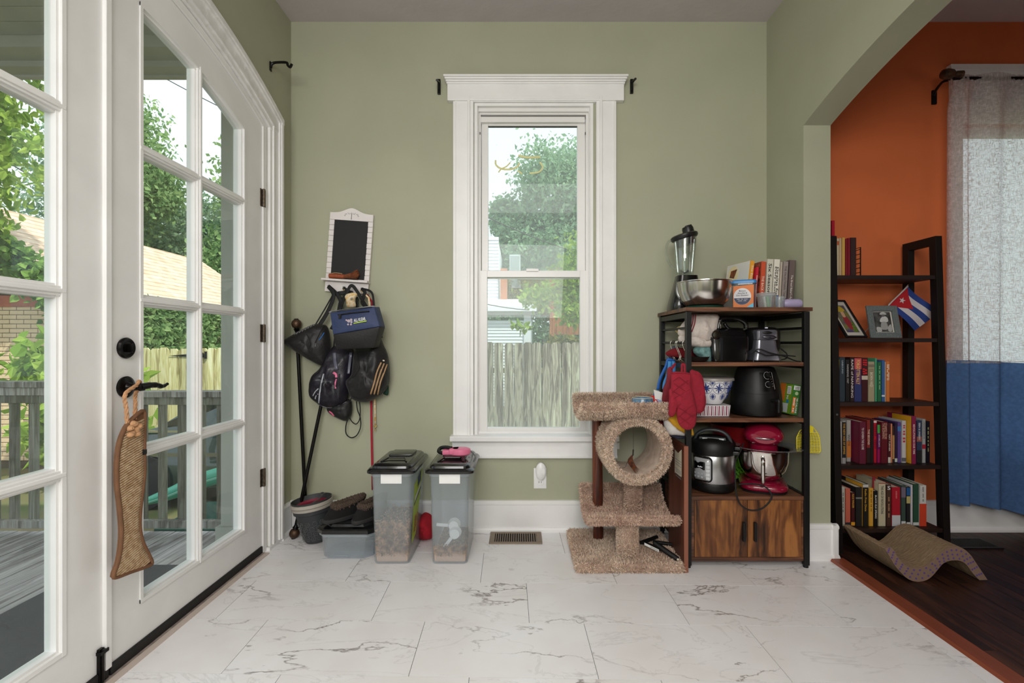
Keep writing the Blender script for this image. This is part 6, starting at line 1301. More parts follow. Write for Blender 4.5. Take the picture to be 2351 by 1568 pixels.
b = MB(); b.M = M; b.box(-w / 2 - .0008, -w / 2, .004, .188, .001, h - .001); b.build('front_cover', mat('dark_food_photo', (70, 40, 34), .5, rgb2=(186, 90, 60), vs=34), t)
ST = ((.0, .055, (52, 48, 96)),)
def stripes(t, M, w, h, cols, z1):
    n = len(cols)
    for k, c in enumerate(cols): b = MB(); b.M = M; b.box(-w / 2 + w * k / n, -w / 2 + w * (k + 1) / n, -.0006, 0, 0, z1 * h); b.build('stripe', mat('stripe_%d_%d_%d' % c, c, .5), t)
t, M, w, h = cb_(1755, 1770, 594.5, (206, 202, 186), 'pale grey cookbook titled Six Seasons with coloured stripes at the foot', title='Six Seasons', tcol=(40, 38, 40), tilt=math.radians(3.2), tz=.58, tw=.66, thh=.5)
stripes(t, M, w, h, [(70, 60, 110), (190, 50, 60), (226, 170, 70), (76, 146, 176), (176, 190, 90)], .29)
t, M, w, h = cb_(1771, 1785, 595, (228, 222, 208), 'cream cookbook titled Grains for Every Season with coloured stripes at the foot', title=['Grains for', 'Every Season'], tcol=(40, 38, 40), tilt=math.radians(3.2), tz=.55, tw=.6, thh=.85)
stripes(t, M, w, h, [(110, 40, 90), (206, 60, 56), (226, 180, 80), (110, 160, 180), (46, 70, 150)], .29)
cb_(1786, 1791, 601, (186, 172, 156), 'narrow beige cookbook squeezed beside the cream striped one', tilt=math.radians(3.2))
cb_(1792, 1804, 600, (150, 138, 134), 'taupe cookbook with a patterned foot, second from the end of the row', title='THE PALESTINIAN TABLE', tcol=(90, 80, 80), tilt=math.radians(3.4), tz=.56, tw=.7, thh=.4, extra=((.12, .24, (70, 56, 84)), (.15, .21, (206, 180, 160))))
cb_(1806, 1820, 597, (104, 88, 86), 'dark mauve bread cookbook at the end of the row by the wall', title="The Bread Baker's Apprentice", tcol=(222, 214, 206), tilt=math.radians(3.4), tz=.36, tw=.68, thh=.42)

# ---- second shelf: towels, pan, air cooker, waffle maker
z2 = .975
DN = dict(wob=.35, rings=8)
def cloth(name, lab, cat, pts, Y, T, m, seed=1, back=.8, grp=None):
    q = [P(a, c, Y) for a, c in pts]; c = sum(q, Vector()) / len(q); o = MB().pillow(q, T, back, 9, wob=.4, seed=seed).build(name, m, origin=c, smooth='all'); return tag(o, lab, cat, grp)
LINEN = mat('off_white_linen', (206, 194, 186), .95, var=.05, vs=30, bump=.5, bs=60)
tw = cloth('kitchen_towel', 'off-white kitchen towel with dark red stripes folded on top of the pile', 'towel', [(1560, 752), (1584, 724), (1600, 720), (1646, 721), (1650, 745), (1642, 772), (1628, 793), (1600, 782), (1572, 778), (1557, 768)], 2.42, .06, LINEN, 3, grp='towels on the second shelf')
DRED = mat('dark_red_stripe', (124, 26, 44), .9)
for d in (0, 5): MB().tube(smoothpath([P(1592 + d, 722, 2.362), P(1590 + d, 742, 2.356), P(1583 + d, 762, 2.36)], 4), .0028, 6, flat=.2, up=(0, 1, 0)).build('stripe', DRED, tw, smooth='all')
cloth('kitchen_towel', 'crumpled off-white towel hanging low under the striped one', 'towel', [(1558, 772), (1580, 768), (1610, 780), (1633, 790), (1640, 778), (1648, 790), (1630, 798), (1590, 796), (1562, 788)], 2.41, .05, LINEN, 9, grp='towels on the second shelf')
cloth('kitchen_towel', 'pale teal patterned towel crumpled beside the black cooker', 'towel', [(1596, 796), (1614, 791), (1632, 796), (1634, 830), (1618, 831), (1602, 818), (1592, 808)], 2.41, .04, mat('teal_towel', (128, 166, 162), .95, rgb2=(92, 128, 128), vs=50, bump=.5, bs=60), 5, grp='towels on the second shelf')
cloth('kitchen_towel', 'dark red folded towel in the pile over the dark pan', 'towel', [(1530, 808), (1556, 798), (1600, 806), (1602, 818), (1570, 822), (1534, 818)], 2.47, .03, mat('dark_red_towel', (112, 12, 22), .95, bump=.5, bs=60), 6, grp='towels on the second shelf')
cloth('kitchen_towel', 'slate grey cloth draped at the open side of the rack by the hooks', 'towel', [(1532, 812), (1546, 794), (1562, 800), (1560, 822), (1545, 836), (1530, 828)], 2.55, .03, mat('slate_cloth', (96, 104, 120), .95, bump=.4, bs=60), 7, grp='towels on the second shelf')
cloth('oven_cloth', 'pale yellow cloth edge peeping out behind the striped towel', 'cloth', [(1550, 756), (1562, 748), (1572, 760), (1562, 768), (1552, 762)], 2.50, .02, mat('yellow_cloth', (206, 186, 128), .95), 8)
Yp = 2.42; xp = PX(1598, Yp); Yp = 2.37; xp = PX(1600, Yp); pn = T_('frying_pan', 'dark shallow metal pan at the bottom of the towel pile', 'pan', (xp, Yp, z2))
MB().lathe([(.036, .001), (.046, .004), (.058, .022), (.060, .024), (.056, .022), (.046, .006), (.001, .004)], (xp, Yp, z2), 32).build('dish', mat('brown_black_pan', (52, 44, 42), .35, metal=.5), pn, smooth=True)
# boxy black cooker with folding handle
Yg = 2.36; x0, x1 = PX(1634, Yg), PX(1723, Yg); ck = T_('pizzelle_cooker', 'boxy glossy black countertop cooker with a raised loop handle, second shelf', 'cooker', ((x0 + x1) / 2, Yg + .1, z2)); ck.name = 'countertop_cooker'; ORG['countertop_cooker'] = ORG.get('pizzelle_cooker')
GB = mat('gloss_black', (14, 14, 15), .2, coat=.4)
Z = lambda py: PZ(py, Yg)
loft(MB(), [rrect(x0 + .008, x1 - .006, Yg, Yg + .24, .02, z2 + .002), rrect(x0 + .004, x1 - .002, Yg, Yg + .24, .02, z2 + .02), rrect(x0, x1, Yg, Yg + .24, .02, Z(775)), rrect(x0 + .004, x1 - .006, Yg + .006, Yg + .236, .02, Z(770))]).build('body', GB, ck, smooth=True)
loft(MB(), [rrect(x0 + .002, x1 - .010, Yg + .004, Yg + .236, .02, Z(771)), rrect(x0 + .008, x1 - .018, Yg + .01, Yg + .23, .02, Z(758)), rrect(x0 + .03, x1 - .03, Yg + .03, Yg + .21, .02, Z(752))]).build('lid', GB, ck, smooth=True)
q = [P(1648, 756, Yg + .03), P(1652, 738, Yg + .03), P(1662, 731, Yg + .03), P(1690, 731, Yg + .03), P(1710, 741, Yg + .03), P(1713, 754, Yg + .03)]
MB().tube(smoothpath(q, 5), .0115, 10, flat=1.2, up=(0, 1, 0)).build('handle', GB, ck, smooth='all')
MB().tube(smoothpath([P(1663, 742, Yg + .03), P(1675, 755, Yg + .03), P(1705, 757, Yg + .03)], 4), .008, 8, flat=1.2, up=(0, 1, 0)).build('handle_brace', GB, ck, smooth='all')
CHR = mat('chrome', (200, 200, 200), .12, metal=1)
MB().lathe([(.001, -.006), (.018, -.005), (.023, 0), (.023, .02), (.001, .02)], P(1645, 769, Yg), 24, 'Y').build('hinge_dial', CHR, ck, smooth=True)
MB().box(P(1653, 0, Yg).x, P(1659, 0, Yg).x, Yg - .003, Yg + .003, z2 + .004, Z(776)).build('edge_strip', mat('satin_dark', (50, 50, 54), .3, metal=.6), ck)
MB().tube(smoothpath([P(1652, 735, Yg + .01), P(1654, 745, Yg + .0), P(1655, 754, Yg)], 3), .002, 6).build('chrome_edge', CHR, ck)
Yw = 2.35; wf = T_('waffle_maker', 'silver and black waffle maker standing at the end of the second shelf', 'waffle maker', (PX(1762, Yw), Yw + .08, z2)); Z = lambda py: PZ(py, Yw); X = lambda px: PX(px, Yw)
SG = mat('silver_grey_plastic', (136, 136, 146), .25, metal=.7)
loft(MB(), [rrect(X(1731), X(1794), Yw - .01, Yw + .12, .02, z2 + .006), rrect(X(1731), X(1794), Yw - .01, Yw + .12, .02, z2 + .014), rrect(X(1737), X(1788), Yw, Yw + .11, .02, Z(800)), rrect(X(1739), X(1786), Yw + .004, Yw + .1, .02, Z(781))]).build('stand', SG, wf, smooth=True)
loft(MB(), [rrect(X(1739), X(1788), Yw, Yw + .1, .012, Z(780)), rrect(X(1738), X(1786), Yw - .004, Yw + .1, .012, Z(760)), rrect(X(1740), X(1784), Yw + .0, Yw + .1, .012, Z(757))]).build('latch_block', SG, wf, smooth=True)
MB().pillow([(X(a), Yw - .006, Z(c)) for a, c in ((1748, 773), (1760, 769), (1774, 770), (1782, 775), (1772, 779), (1756, 778))], .010, .2, 6).build('latch', mat('dark_silver', (92, 92, 100), .25, metal=.8), wf, smooth='all')
MB().pillow([(X(a), Yw - .006, Z(c)) for a, c in ((1749, 764), (1760, 760), (1772, 764), (1760, 767))], .006, .2, 6).build('latch_button', BLKPL, wf, smooth='all')
MB().lathe([(.001, Z(749)), (.06, Z(751)), (.082, Z(757)), (.084, Z(775)), (.082, Z(782)), (.084, Z(800)), (.074, Z(808)), (.001, Z(808))], (X(1770), Yw + .09, 0), 36).build('griddle_shell', BLKPL, wf, smooth=True)
MB().box(X(1758), X(1764), Yw + .004, Yw + .01, Z(754), Z(751)).build('indicator', mat('pale_led', (210, 210, 230), .4), wf)
b = MB()
for a in (1732, 1792): b.cyl((X(a), Yw + .01, z2), (X(a), Yw + .01, z2 + .008), .004, n=8); b.cyl((X(a), Yw + .1, z2), (X(a), Yw + .1, z2 + .008), .004, n=8)
b.build('foot', BLKPL, wf)
q = [P(1724, 812, Yw - .01), P(1735, 804, Yw - .018), P(1746, 802, Yw - .02), P(1768, 810, Yw - .02), P(1800, 818, Yw - .01), P(1825, 828, Yw), P(1838, 830, Yw)]
o = MB().tube(smoothpath(q, 6), .0032, 6).tube(smoothpath([P(1735, 806, Yw - .014), P(1750, 812, Yw - .02), P(1762, 816, Yw - .02), P(1790, 815, Yw - .012), P(1826, 818, Yw)], 5), .003, 6).tube(smoothpath([P(1793, 801, Yw + .03), P(1806, 812, Yw + .03), P(1806, 822, Yw + .02), P(1794, 826, Yw + .02)], 5), .003, 6).build('power_cord', STRAP, wf, smooth='all')
# S hooks and hanging things on the open side
xr = RX0 + .012
def hook(y, lab, h=.105, px=0):
    t = thing('s_hook', lab, 'hook', (xr - .01, y, 1.067 - h), 'S hooks on the side rail'); zz_ = 1.0735
    q = [(xr + .012, y, zz_ - .022), (xr + .013, y, zz_ - .004), (xr + .002, y, zz_ + .004), (xr - .014, y, zz_ - .002), (xr - .014, y, zz_ - .024), (xr - .002, y - .004, zz_ - .055), (xr + .004, y - .006, zz_ - .078), (xr - .006, y - .008, zz_ - .096), (xr - .022, y - .008, zz_ - .092), (xr - .03, y - .008, zz_ - .078)]
    MB().tube(smoothpath(q, 5), .0019, 6).build('wire', mat('pale_steel', (206, 202, 190), .25, metal=1), t, smooth='all'); return t
hook(2.33, 'S hook nearest the rack front post, holding the big oven mitt'); hook(2.42, 'S hook in the middle of the side rail, holding the folded mitt'); hook(2.44, 'S hook touching the middle one on the side rail'); hook(2.52, 'rear S hook on the side rail, holding the blue lanyard')
MITT = mat('quilted_red_cotton', (146, 24, 44), .9, var=.1, vs=40, bump=.4, bs=60)
def Z6(pts, Y): return [P(1500 + a / 5.6, 740 + c / 5.6, Y) for a, c in pts]
def quilt(parent, pts, Y, T, cpt, seg, m=None):
    b = MB()
    for a, c in seg: b.tube(smoothpath(Z6([a, ((a[0] + c[0]) / 2, (a[1] + c[1]) / 2), c], Y), 3), .0011, 5)
    b.build('quilting', mat('seam_dark_red', (124, 14, 32), .9), parent)
GM = 'red oven mitts hanging on the rack'
m2 = T_('pot_mitt', 'second red oven mitt behind the front post with only its rounded cuff side showing', 'oven mitt', Z6([(570, 900)], 2.33)[0], GM); m2.name = 'oven_mitt'; ORG['oven_mitt'] = ORG['pot_mitt']
MB().pillow(Z6([(470, 625), (560, 635), (610, 680), (640, 760), (655, 900), (668, 1020), (640, 1130), (575, 1168), (500, 1150), (470, 900)], 2.268), .020, .4, 9, wob=.1).build('mitt', MITT, m2, smooth='all')
MB().tube(smoothpath(Z6([(480, 625), (560, 635), (612, 680), (642, 760), (657, 900), (670, 1020), (642, 1130), (577, 1170)], 2.268), 4), .0028, 6).build('piping', MITT, m2, smooth='all')
m3 = T_('oven_mitt', 'red oven mitt seen edge-on at the open side of the rack', 'oven mitt', Z6([(180, 850)], 2.4)[0], GM)
MB().pillow(Z6([(185, 590), (235, 575), (245, 640), (228, 800), (205, 960), (195, 1090), (170, 1120), (155, 1050), (112, 1010), (120, 920), (150, 820), (172, 700)], 2.40), .022, .6, 8, wob=.15).build('mitt', mat('faded_red_cotton', (134, 36, 48), .9, bump=.3, bs=60), m3, smooth='all')
MB().tube(smoothpath(Z6([(235, 590), (262, 545), (282, 530), (270, 560), (240, 600)], 2.38), 3), .004, 6, flat=.4).build('loop', MITT, m3)
m1 = T_('oven_mitt', 'large quilted red oven mitt hanging in front of the rack post with its thumb down', 'oven mitt', Z6([(380, 900)], 2.24)[0], GM); Ym_ = 2.245
MB().pillow(Z6([(238, 645), (340, 635), (465, 650), (478, 700), (492, 860), (530, 1000), (555, 1150), (545, 1300), (500, 1368), (425, 1382), (350, 1340), (310, 1260), (295, 1150), (290, 1060), (230, 900), (228, 750)], Ym_), .026, .35, 9, wob=.12, seed=2, cpt=Z6([(385, 980)], Ym_)[0]).pillow(Z6([(215, 850), (330, 900), (350, 1020), (296, 1090), (290, 1140), (270, 1195), (235, 1220), (195, 1190), (188, 1110), (200, 1000)], Ym_ + .002), .021, .35, 8, wob=.1, seed=3).build('mitt', MITT, m1, smooth='all')
quilt(m1, None, Ym_ - .0245, 0, None, [((250, 760), (330, 700)), ((330, 700), (450, 790)), ((240, 900), (450, 740)), ((260, 980), (470, 860)), ((300, 1100), (470, 920)), ((320, 1220), (510, 1060)), ((350, 1300), (530, 1180)), ((260, 780), (430, 900)), ((250, 880), (470, 1020)), ((330, 1100), (520, 1220)), ((330, 1200), (480, 1320))])
MB().tube(smoothpath(Z6([(238, 655), (340, 645), (466, 660)], Ym_ - .008), 3), .0035, 6).tube(Z6([(478, 700), (498, 860), (532, 1000), (552, 1150)], Ym_ - .006), .0025, 6).build('piping', MITT, m1, smooth='all')
MB().tube(smoothpath(Z6([(366, 640), (368, 545), (385, 540), (402, 550), (404, 640)], Ym_ + .0), 3), .0055, 6, flat=.35, up=(0, 1, 0)).build('loop', MITT, m1)
BLUE = mat('blue_webbing', (64, 140, 206), .6)
ly = T_('lanyard', 'light blue ribbon lanyard with a white badge hanging from the rear hook', 'lanyard', Z6([(100, 800)], 2.46)[0])
MB().tube(smoothpath(Z6([(270, 500), (190, 480), (165, 560), (90, 720), (55, 870)], 2.48), 4), .0085, 6, flat=.12, up=(0, 1, 0)).build('ribbon', mat('deep_blue_webbing', (30, 96, 176), .6), ly, smooth='all'); MB().tube(smoothpath(Z6([(215, 500), (200, 640), (150, 780), (140, 860)], 2.45), 4), .012, 6, flat=.12, up=(0, 1, 0)).build('ribbon', BLUE, ly, smooth='all')
MB().tube(smoothpath(Z6([(260, 500), (268, 600), (262, 640)], 2.45), 4), .009, 6, flat=.12, up=(0, 1, 0)).build('ribbon', BLUE, ly, smooth='all'); MB().tube(Z6([(20, 900), (2, 1000), (8, 1060)], 2.5), .006, 6, flat=.2, up=(0, 1, 0)).build('ribbon', mat('deep_blue_webbing', (30, 96, 176), .6), ly)
b = MB(); q = Z6([(5, 865), (125, 905), (122, 1065), (28, 1060)], 2.44); b.prism(q, (0, .001, 0)); bg_ = b.build('badge', mat('paper_white', (240, 240, 238), .7), ly)
b = MB()
for k in range(4): q = Z6([(50 + k * 15, 985 + 6 * k), (60 + k * 15, 988 + 6 * k), (60 + k * 15, 1022 + 5 * k), (50 + k * 15, 1018 + 5 * k)], 2.4385); b.prism(q, (0, .0003, 0))
b.build('badge_print', mat('badge_blue', (120, 146, 190), .6), bg_)
YB_ = mat('mustard_cloth', (222, 164, 34), .85, var=.08, vs=20, bump=.3, bs=60); sbg = T_('cloth_pouch', 'mustard and white cloth pouch bulging below the oven mitts', 'pouch', Z6([(300, 1350)], 2.36)[0])
MB().pillow(Z6([(150, 1190), (300, 1150), (470, 1300), (520, 1440), (470, 1455), (400, 1425), (270, 1340), (190, 1260)], 2.345), .03, .5, 8, wob=.2).build('mustard_panel', YB_, sbg, smooth='all')
MB().pillow(Z6([(135, 1230), (190, 1250), (270, 1340), (410, 1425), (400, 1460), (290, 1450), (200, 1445), (150, 1370), (132, 1300)], 2.355), .03, .5, 8, wob=.2).build('white_panel', mat('white_cloth', (222, 218, 214), .9, bump=.3, bs=60), sbg, smooth='all')
MB().pillow(Z6([(200, 1450), (300, 1450), (410, 1465), (400, 1495), (320, 1495), (240, 1475)], 2.37), .02, .5, 6).build('navy_hem', mat('navy_cloth', (44, 46, 66), .9), sbg, smooth='all')
MB().pillow(Z6([(20, 1260), (120, 1220), (135, 1280), (130, 1350), (80, 1320)], 2.42), .015, .5, 6).build('red_panel', mat('dark_red_towel', (138, 16, 26), .95), sbg, smooth='all')
# ---- third shelf
z3 = .709; Y3 = 2.39; xq = PX(1637, 2.42); 
bb = T_('serving_bowl', 'white bowl with a blue floral pattern standing on the striped dish', 'bowl', (xq, 2.42, z3 + .054)); PORC = mat('porcelain', (232, 230, 232), .15, coat=.4)
zb0 = z3 + .054; MB().lathe([(.036, 0), (.040, .002), (.062, .036), (.082, .085), (.092, .122), (.095, .124), (.095, .128), (.090, .126), (.078, .085), (.058, .04), (.001, .01)], (xq, 2.42, zb0), 48).build('shell', PORC, bb, smooth=True)
MB().lathe([(.001, .1325), (.085, .1325), (.097, .130), (.099, .124), (.099, .118), (.096, .120), (.090, .126), (.001, .1285)], (xq, 2.42, zb0), 48).build('lid', mat('grey_lid', (150, 144, 140), .35), bb, smooth=True)
BLU = mat('cobalt_glaze', (40, 62, 130), .2, coat=.4); b = MB()
def onbowl(a, h):  # angle (0 = towards -Y), height -> point on outside
    pr_ = [(0, .040), (.036, .063), (.085, .083), (.122, .0932)]
    for (h0, r0), (h1_, r1) in zip(pr_, pr_[1:]):
        if h <= h1_: r = r0 + (r1 - r0) * (h - h0) / (h1_ - h0); break
    r += .0008; return Vector((xq + r * math.sin(a), 2.42 - r * math.cos(a), zb0 + h))
def flower(a0, h0, s):
    for k in range(8):
        t = k * PI / 4; L = s * (1 if k % 2 == 0 else .8); pts = []
        for q in range(9): u = q / 8; pts.append(onbowl(a0 + (L * u * math.cos(t)) / .08, min(.121, max(.001, h0 + L * u * math.sin(t)))))
        b.tube(pts, [.0004 + .0042 * s / .03 * abs(math.sin(PI * u / 8 * 1.0)) ** 1.0 for u in range(9)], 6, flat=.25)
    ring = [onbowl(a0 + s * 1.05 * math.cos(t) / .08, min(.121, max(.001, h0 + s * 1.05 * math.sin(t)))) for t in [k * PI / 9 for k in range(18)]]
    b.tube(ring, .0008, 5, closed=True)
for k in range(9):
    flower(-2.2 + k * .72, .082, .026); flower(-2.2 + .36 + k * .72, .040, .015); flower(-2.2 + .36 + k * .72, .108, .010)
tag(b.build('floral_glaze', BLU, bb, smooth='all'), kind='stuff')
x0, x1 = PX(1590, 2.36), PX(1676, 2.36); dz = z3; dt = T_('baking_dish', 'rectangular white baking dish with red stripes under the floral bowl', 'dish', ((x0 + x1) / 2, 2.42, dz))
b = MB(); loft(b, [rrect(x0 + .006, x1 - .006, 2.345, 2.50, .012, dz + .001), rrect(x0, x1, 2.34, 2.505, .014, dz + .054), rrect(x0 + .006, x1 - .006, 2.346, 2.499, .012, dz + .054), rrect(x0 + .01, x1 - .01, 2.35, 2.495, .012, dz + .052)]); b.build('dish', PORC, dt, smooth=True)
b = MB(); b2 = MB(); xx = x0 + .012; k = 0
while xx < x1 - .014:
    wd = .0045 if k % 2 == 0 else .0018
    b.prism([(xx, 2.3445, dz + .004), (xx + wd, 2.3445, dz + .004), (xx + wd, 2.3392, dz + .052), (xx, 2.3392, dz + .052)], (0, -.0006, 0)); xx += .0105 if k % 2 == 0 else .0075; k += 1
b.build('red_stripes', mat('burgundy_glaze', (128, 24, 62), .3), dt)
# air fryer
Ya_ = 2.42; xa = PX(1735, Ya_); af = T_('air_fryer', 'black egg-shaped air fryer with two dials on the third shelf', 'air fryer', (xa, Ya_, z3)); SB = mat('satin_black', (12, 12, 13), .45, spec=.35)
Z = lambda py: PZ(py, Ya_ - .1)
MB().lathe([(.10, .001), (.118, .006), (.124, .03), (.122, .08), (.118, .12), (.108, .17), (.095, .215), (.085, .235), (.06, .243), (.001, .246)], (xa, Ya_, z3), 48, sx=.96).build('body', SB, af, smooth=True)
b = MB(); 
def onf(a, h, k=.001):
    pr_ = [(0, .118), (.03, .124), (.08, .122), (.12, .118), (.17, .108), (.215, .095), (.24, .07)]
    for (h0, r0), (h1_, r1) in zip(pr_, pr_[1:]):
        if h <= h1_: r = r0 + (r1 - r0) * (h - h0) / (h1_ - h0); break
    r += k; return Vector((xa + r * math.sin(a) * .96, Ya_ - r * math.cos(a), z3 + h))
aa = .22
b.grid(lambda u, v: onf(aa - .36 + .72 * u, .125 + .10 * v, .0015), 10, 8); b.build('control_panel', mat('panel_black', (8, 8, 9), .3, spec=.3), af, smooth='all')
b = MB()
for hz, r in ((.200, .017), (.158, .014)): b.tube([onf(aa + r * math.cos(t) / .105, hz + r * math.sin(t), .0025) for t in [PI * .25 + k * PI / 10 for k in range(15)]], .0007, 5)
b.tube([onf(aa + .29, .135, .0025), onf(aa + .29, .215, .0025)], .0007, 5)
for k in range(7): a = k * .8; p = onf(aa + .19 + .02 * math.cos(a), .15 + .011 * k, .0025); b.ball(p, .0014, 6, 4)
b.build('dial_marks', mat('light_print', (190, 190, 190), .5), af)
b = MB()
for hz in (.200, .158): c0 = onf(aa, hz, 0); nn_ = Vector((math.sin(aa), -math.cos(aa), .3)).normalized(); b.cyl(c0, c0 + nn_ * .014, .0115, .0105, n=20)
b.build('dial', SB, af, smooth=True)
text('AIR FRYER', onf(aa + .08, .117, .0014), Vector((math.cos(aa), math.sin(aa), 0)), (0, 0, 1), .026, .0035, MATS['light_print'], af) if False else None
b = MB().tube([onf(a, .112, .0004) for a in [-1.2 + .1 * k for k in range(25)]], .0008, 5).tube([onf(-.35, .112 - .01 * k, .0006) for k in range(10)], .0006, 5).tube([onf(.8, .112 - .01 * k, .0006) for k in range(10)], .0006, 5); b.build('drawer_seam', BLKPL, af)
ca_ = Vector((math.sin(.35), -math.cos(.35), 0)); c0 = onf(.35, .08, -.004); c1 = c0 + ca_ * .045
MB().tube(smoothpath([c0, c0 + ca_ * .03 + Vector((0, 0, .004)), c1 + Vector((0, 0, .006)), c1 + Vector((0, 0, -.03)), c1 + Vector((0, 0, -.05))], 4), .011, 10, flat=.8).build('drawer_handle', SB, af, smooth='all')
# green snack box leaning at the shelf end
yy_ = 2.385; x0, x1 = PX(1812, yy_), PX(1831, yy_); c = Vector(((x0 + x1) / 2, yy_, z3 + .002)); t = T_('snack_box', 'green snack box lettered 100 CALORIE leaning at the end of the third shelf', 'box', c); M = Matrix.Translation(c) @ Matrix.Rotation(math.radians(8), 4, 'Y') @ Matrix.Rotation(math.radians(6), 4, 'Z')
b = MB(); b.M = M; w = x1 - x0; h = .150; b.box(-w / 2, w / 2, 0, .10, 0, h, .0008); b.build('carton', mat('box_green', (52, 112, 40), .5), t)
PW = mat('paper_white', (240, 240, 238), .7); WPR = mat('white_print', (236, 236, 238), .5)
R_ = M.to_3x3(); u, v = R_ @ Vector((0, 0, -1)), R_ @ Vector((1, 0, 0)); at = lambda fx, fz, q=.0004: M @ Vector((fx * w, -q, fz * h))
def onbox(a0, a1, c0, c1, nm, m, side=0, k=.0004):
    b = MB(); b.M = M
    if side: b.box(-w / 2 - k, -w / 2 - k + .0003, a0, a1, c0 * h, c1 * h)
    else: b.box(a0 * w, a1 * w, -k, -k + .0003, c0 * h, c1 * h)
    return b.build(nm, m, t)
onbox(-.40, .40, .82, .96, 'white_patch', PW)
b = MB(); b.M = M
for q in range(5): b.box(-w * .3, w * .3, -.0007, -.0004, h * (.84 + .022 * q), h * (.85 + .022 * q))
b.build('print', BLKPL, t)
onbox(-.34, .02, .05, .58, 'orange_patch', mat('box_orange', (222, 120, 40), .5))
text('100 CALORIE', at(.20, .31), u, v, h * .50, w * .22, WPR, t, bold=.02); text('~2', at(-.16, .31, .0009), u, v, h * .46, w * .2, WPR, t)
b = MB(); b.M = M; b.lathe([(.0001, 0), (w * .22, 0), (w * .22, -.0006), (.0001, -.0006)], (.002, 0, h * .71), 20, 'Y'); b.build('seal', mat('seal_green', (176, 200, 150), .5), t)
onbox(.002, .098, .02, .98, 'side_face', mat('box_lime', (120, 158, 36), .5), 1); onbox(.055, .098, .40, .99, 'orange_patch', mat('box_orange', (222, 120, 40), .5), 1, .0006)
onbox(.012, .040, .66, .92, 'white_patch', PW, 1, .0008); onbox(.022, .070, .04, .34, 'pale_patch', mat('pale_print', (200, 206, 206), .5), 1, .0008); onbox(.020, .036, .36, .46, 'blue_spot', mat('blue_spot', (40, 130, 190), .5), 1, .0009)
b = MB(); b.M = M
for q in range(6): b.box(-w / 2 - .0011, -w / 2 - .0009, .015, .037, h * (.69 + .035 * q), h * (.70 + .035 * q))
b.build('print', BLKPL, t); text('90', M @ Vector((-w / 2 - .0008, .032, h * .55)), R_ @ Vector((0, 0, -1)), R_ @ Vector((0, -1, 0)), h * .15, .014, WPR, t, bold=.02)
# ---- bottom bay
z4 = .339; Yi = 2.415; xi = PX(1636, Yi); ip = T_('pressure_cooker', 'steel and black electric pressure cooker with a control panel on the cabinet top', 'pressure cooker', (xi, Yi, z4))
BS = mat('brushed_steel', (176, 176, 178), .28, metal=1, var=.06, vs=30, stretch=(1, 1, 30)); r = .103
MB().lathe([(.085, .001), (.098, .004), (r, .012), (r + .001, .045), (r - .002, .05), (.001, .05)], (xi, Yi, z4), 44).build('base', SB, ip, smooth=True)
MB().lathe([(r - .002, .046), (r, .05), (r, .178), (r - .002, .182)], (xi, Yi, z4), 44).build('steel_wall', BS, ip, smooth=True)
MB().lathe([(r - .004, .178), (r + .005, .183), (r + .006, .205), (r + .002, .235), (r - .010, .252), (.06, .262), (.001, .264)], (xi, Yi, z4), 44).build('lid', SB, ip, smooth=True)
MB().tube(smoothpath([(xi - .082, Yi - .035, z4 + .242), (xi - .070, Yi - .04, z4 + .275), (xi - .03, Yi - .042, z4 + .298), (xi + .03, Yi - .042, z4 + .298), (xi + .070, Yi - .04, z4 + .275), (xi + .086, Yi - .035, z4 + .235)], 5), .0085, 10, flat=1.3, up=(0, 1, 0)).build('lid_handle', mat('dark_grey_plastic', (48, 52, 54), .4), ip, smooth='all')
MB().box(xi - .062, xi + .062, Yi - .062, Yi - .02, z4 + .248, z4 + .266, .006).build('handle_bridge', MATS['dark_grey_plastic'], ip, smooth=True)
for d in (-.045, .030): MB().box(xi + d, xi + d + .022, Yi - .0635, Yi - .0615, z4 + .251, z4 + .262).build('marking', mat('pale_print', (200, 206, 206), .5), ip)
def cylg(a0, a1, h0, h1_, rr, name, m, par, nu=10, nv=4, rnd=0): return MB().grid(lambda u, v: (xi + rr * math.sin(a0 + (a1 - a0) * u), Yi - rr * math.cos(a0 + (a1 - a0) * u), z4 + h0 + (h1_ - h0) * v), nu, nv).build(name, m, par, smooth='all')
def plate(a0, a1, h0, h1_, rr, name, m, par, rad=.012):
    am, hm = (a0 + a1) / 2, (h0 + h1_) / 2; q = rrect(a0 * rr, a1 * rr, h0, h1_, rad, 0, 5); c = (am * rr, hm)
    b = MB(); rings = [[(xi + (rr + k) * math.sin((c[0] + (x - c[0]) * s) / rr), Yi - (rr + k) * math.cos((c[0] + (x - c[0]) * s) / rr), z4 + c[1] + (y - c[1]) * s) for x, y, _ in q] for s, k in ((1, -.004), (1, 0), (.6, 0), (.2, 0))]
    return loft(b, rings).build(name, m, par, smooth='all')
plate(-.95, .02, .055, .178, r + .004, 'panel_surround', SB, ip, .02); pp_ = plate(-.90, -.04, .062, .168, r + .006, 'control_panel', mat('silver_panel', (190, 192, 196), .35, metal=.4), ip, .014); plate(-.84, -.30, .112, .150, r + .0072, 'display', mat('panel_black', (8, 8, 9), .3, spec=.3), pp_, .003)
for k in range(5): cylg(-.25, -.09, .068 + .018 * k, .082 + .018 * k, r + .0075, 'button', mat('pale_button', (206, 208, 210), .4), pp_, 5, 2)
for k in range(6): cylg(-.82 + .17 * (k % 3), -.72 + .17 * (k % 3), .072 + .016 * (k // 3), .082 + .016 * (k // 3), r + .0075, 'button', mat('grey_button', (168, 172, 176), .4), pp_, 4, 2)
def on_panel(a, h, k=.009): return Vector((xi + (r + k) * math.sin(a), Yi - (r + k) * math.cos(a), z4 + h))
text('00:00', on_panel(-.55, .132), (math.cos(-.55), math.sin(-.55), 0), (0, 0, 1), .026, .009, mat('lcd_white', (220, 224, 230), .5), pp_) if False else None
b = MB()
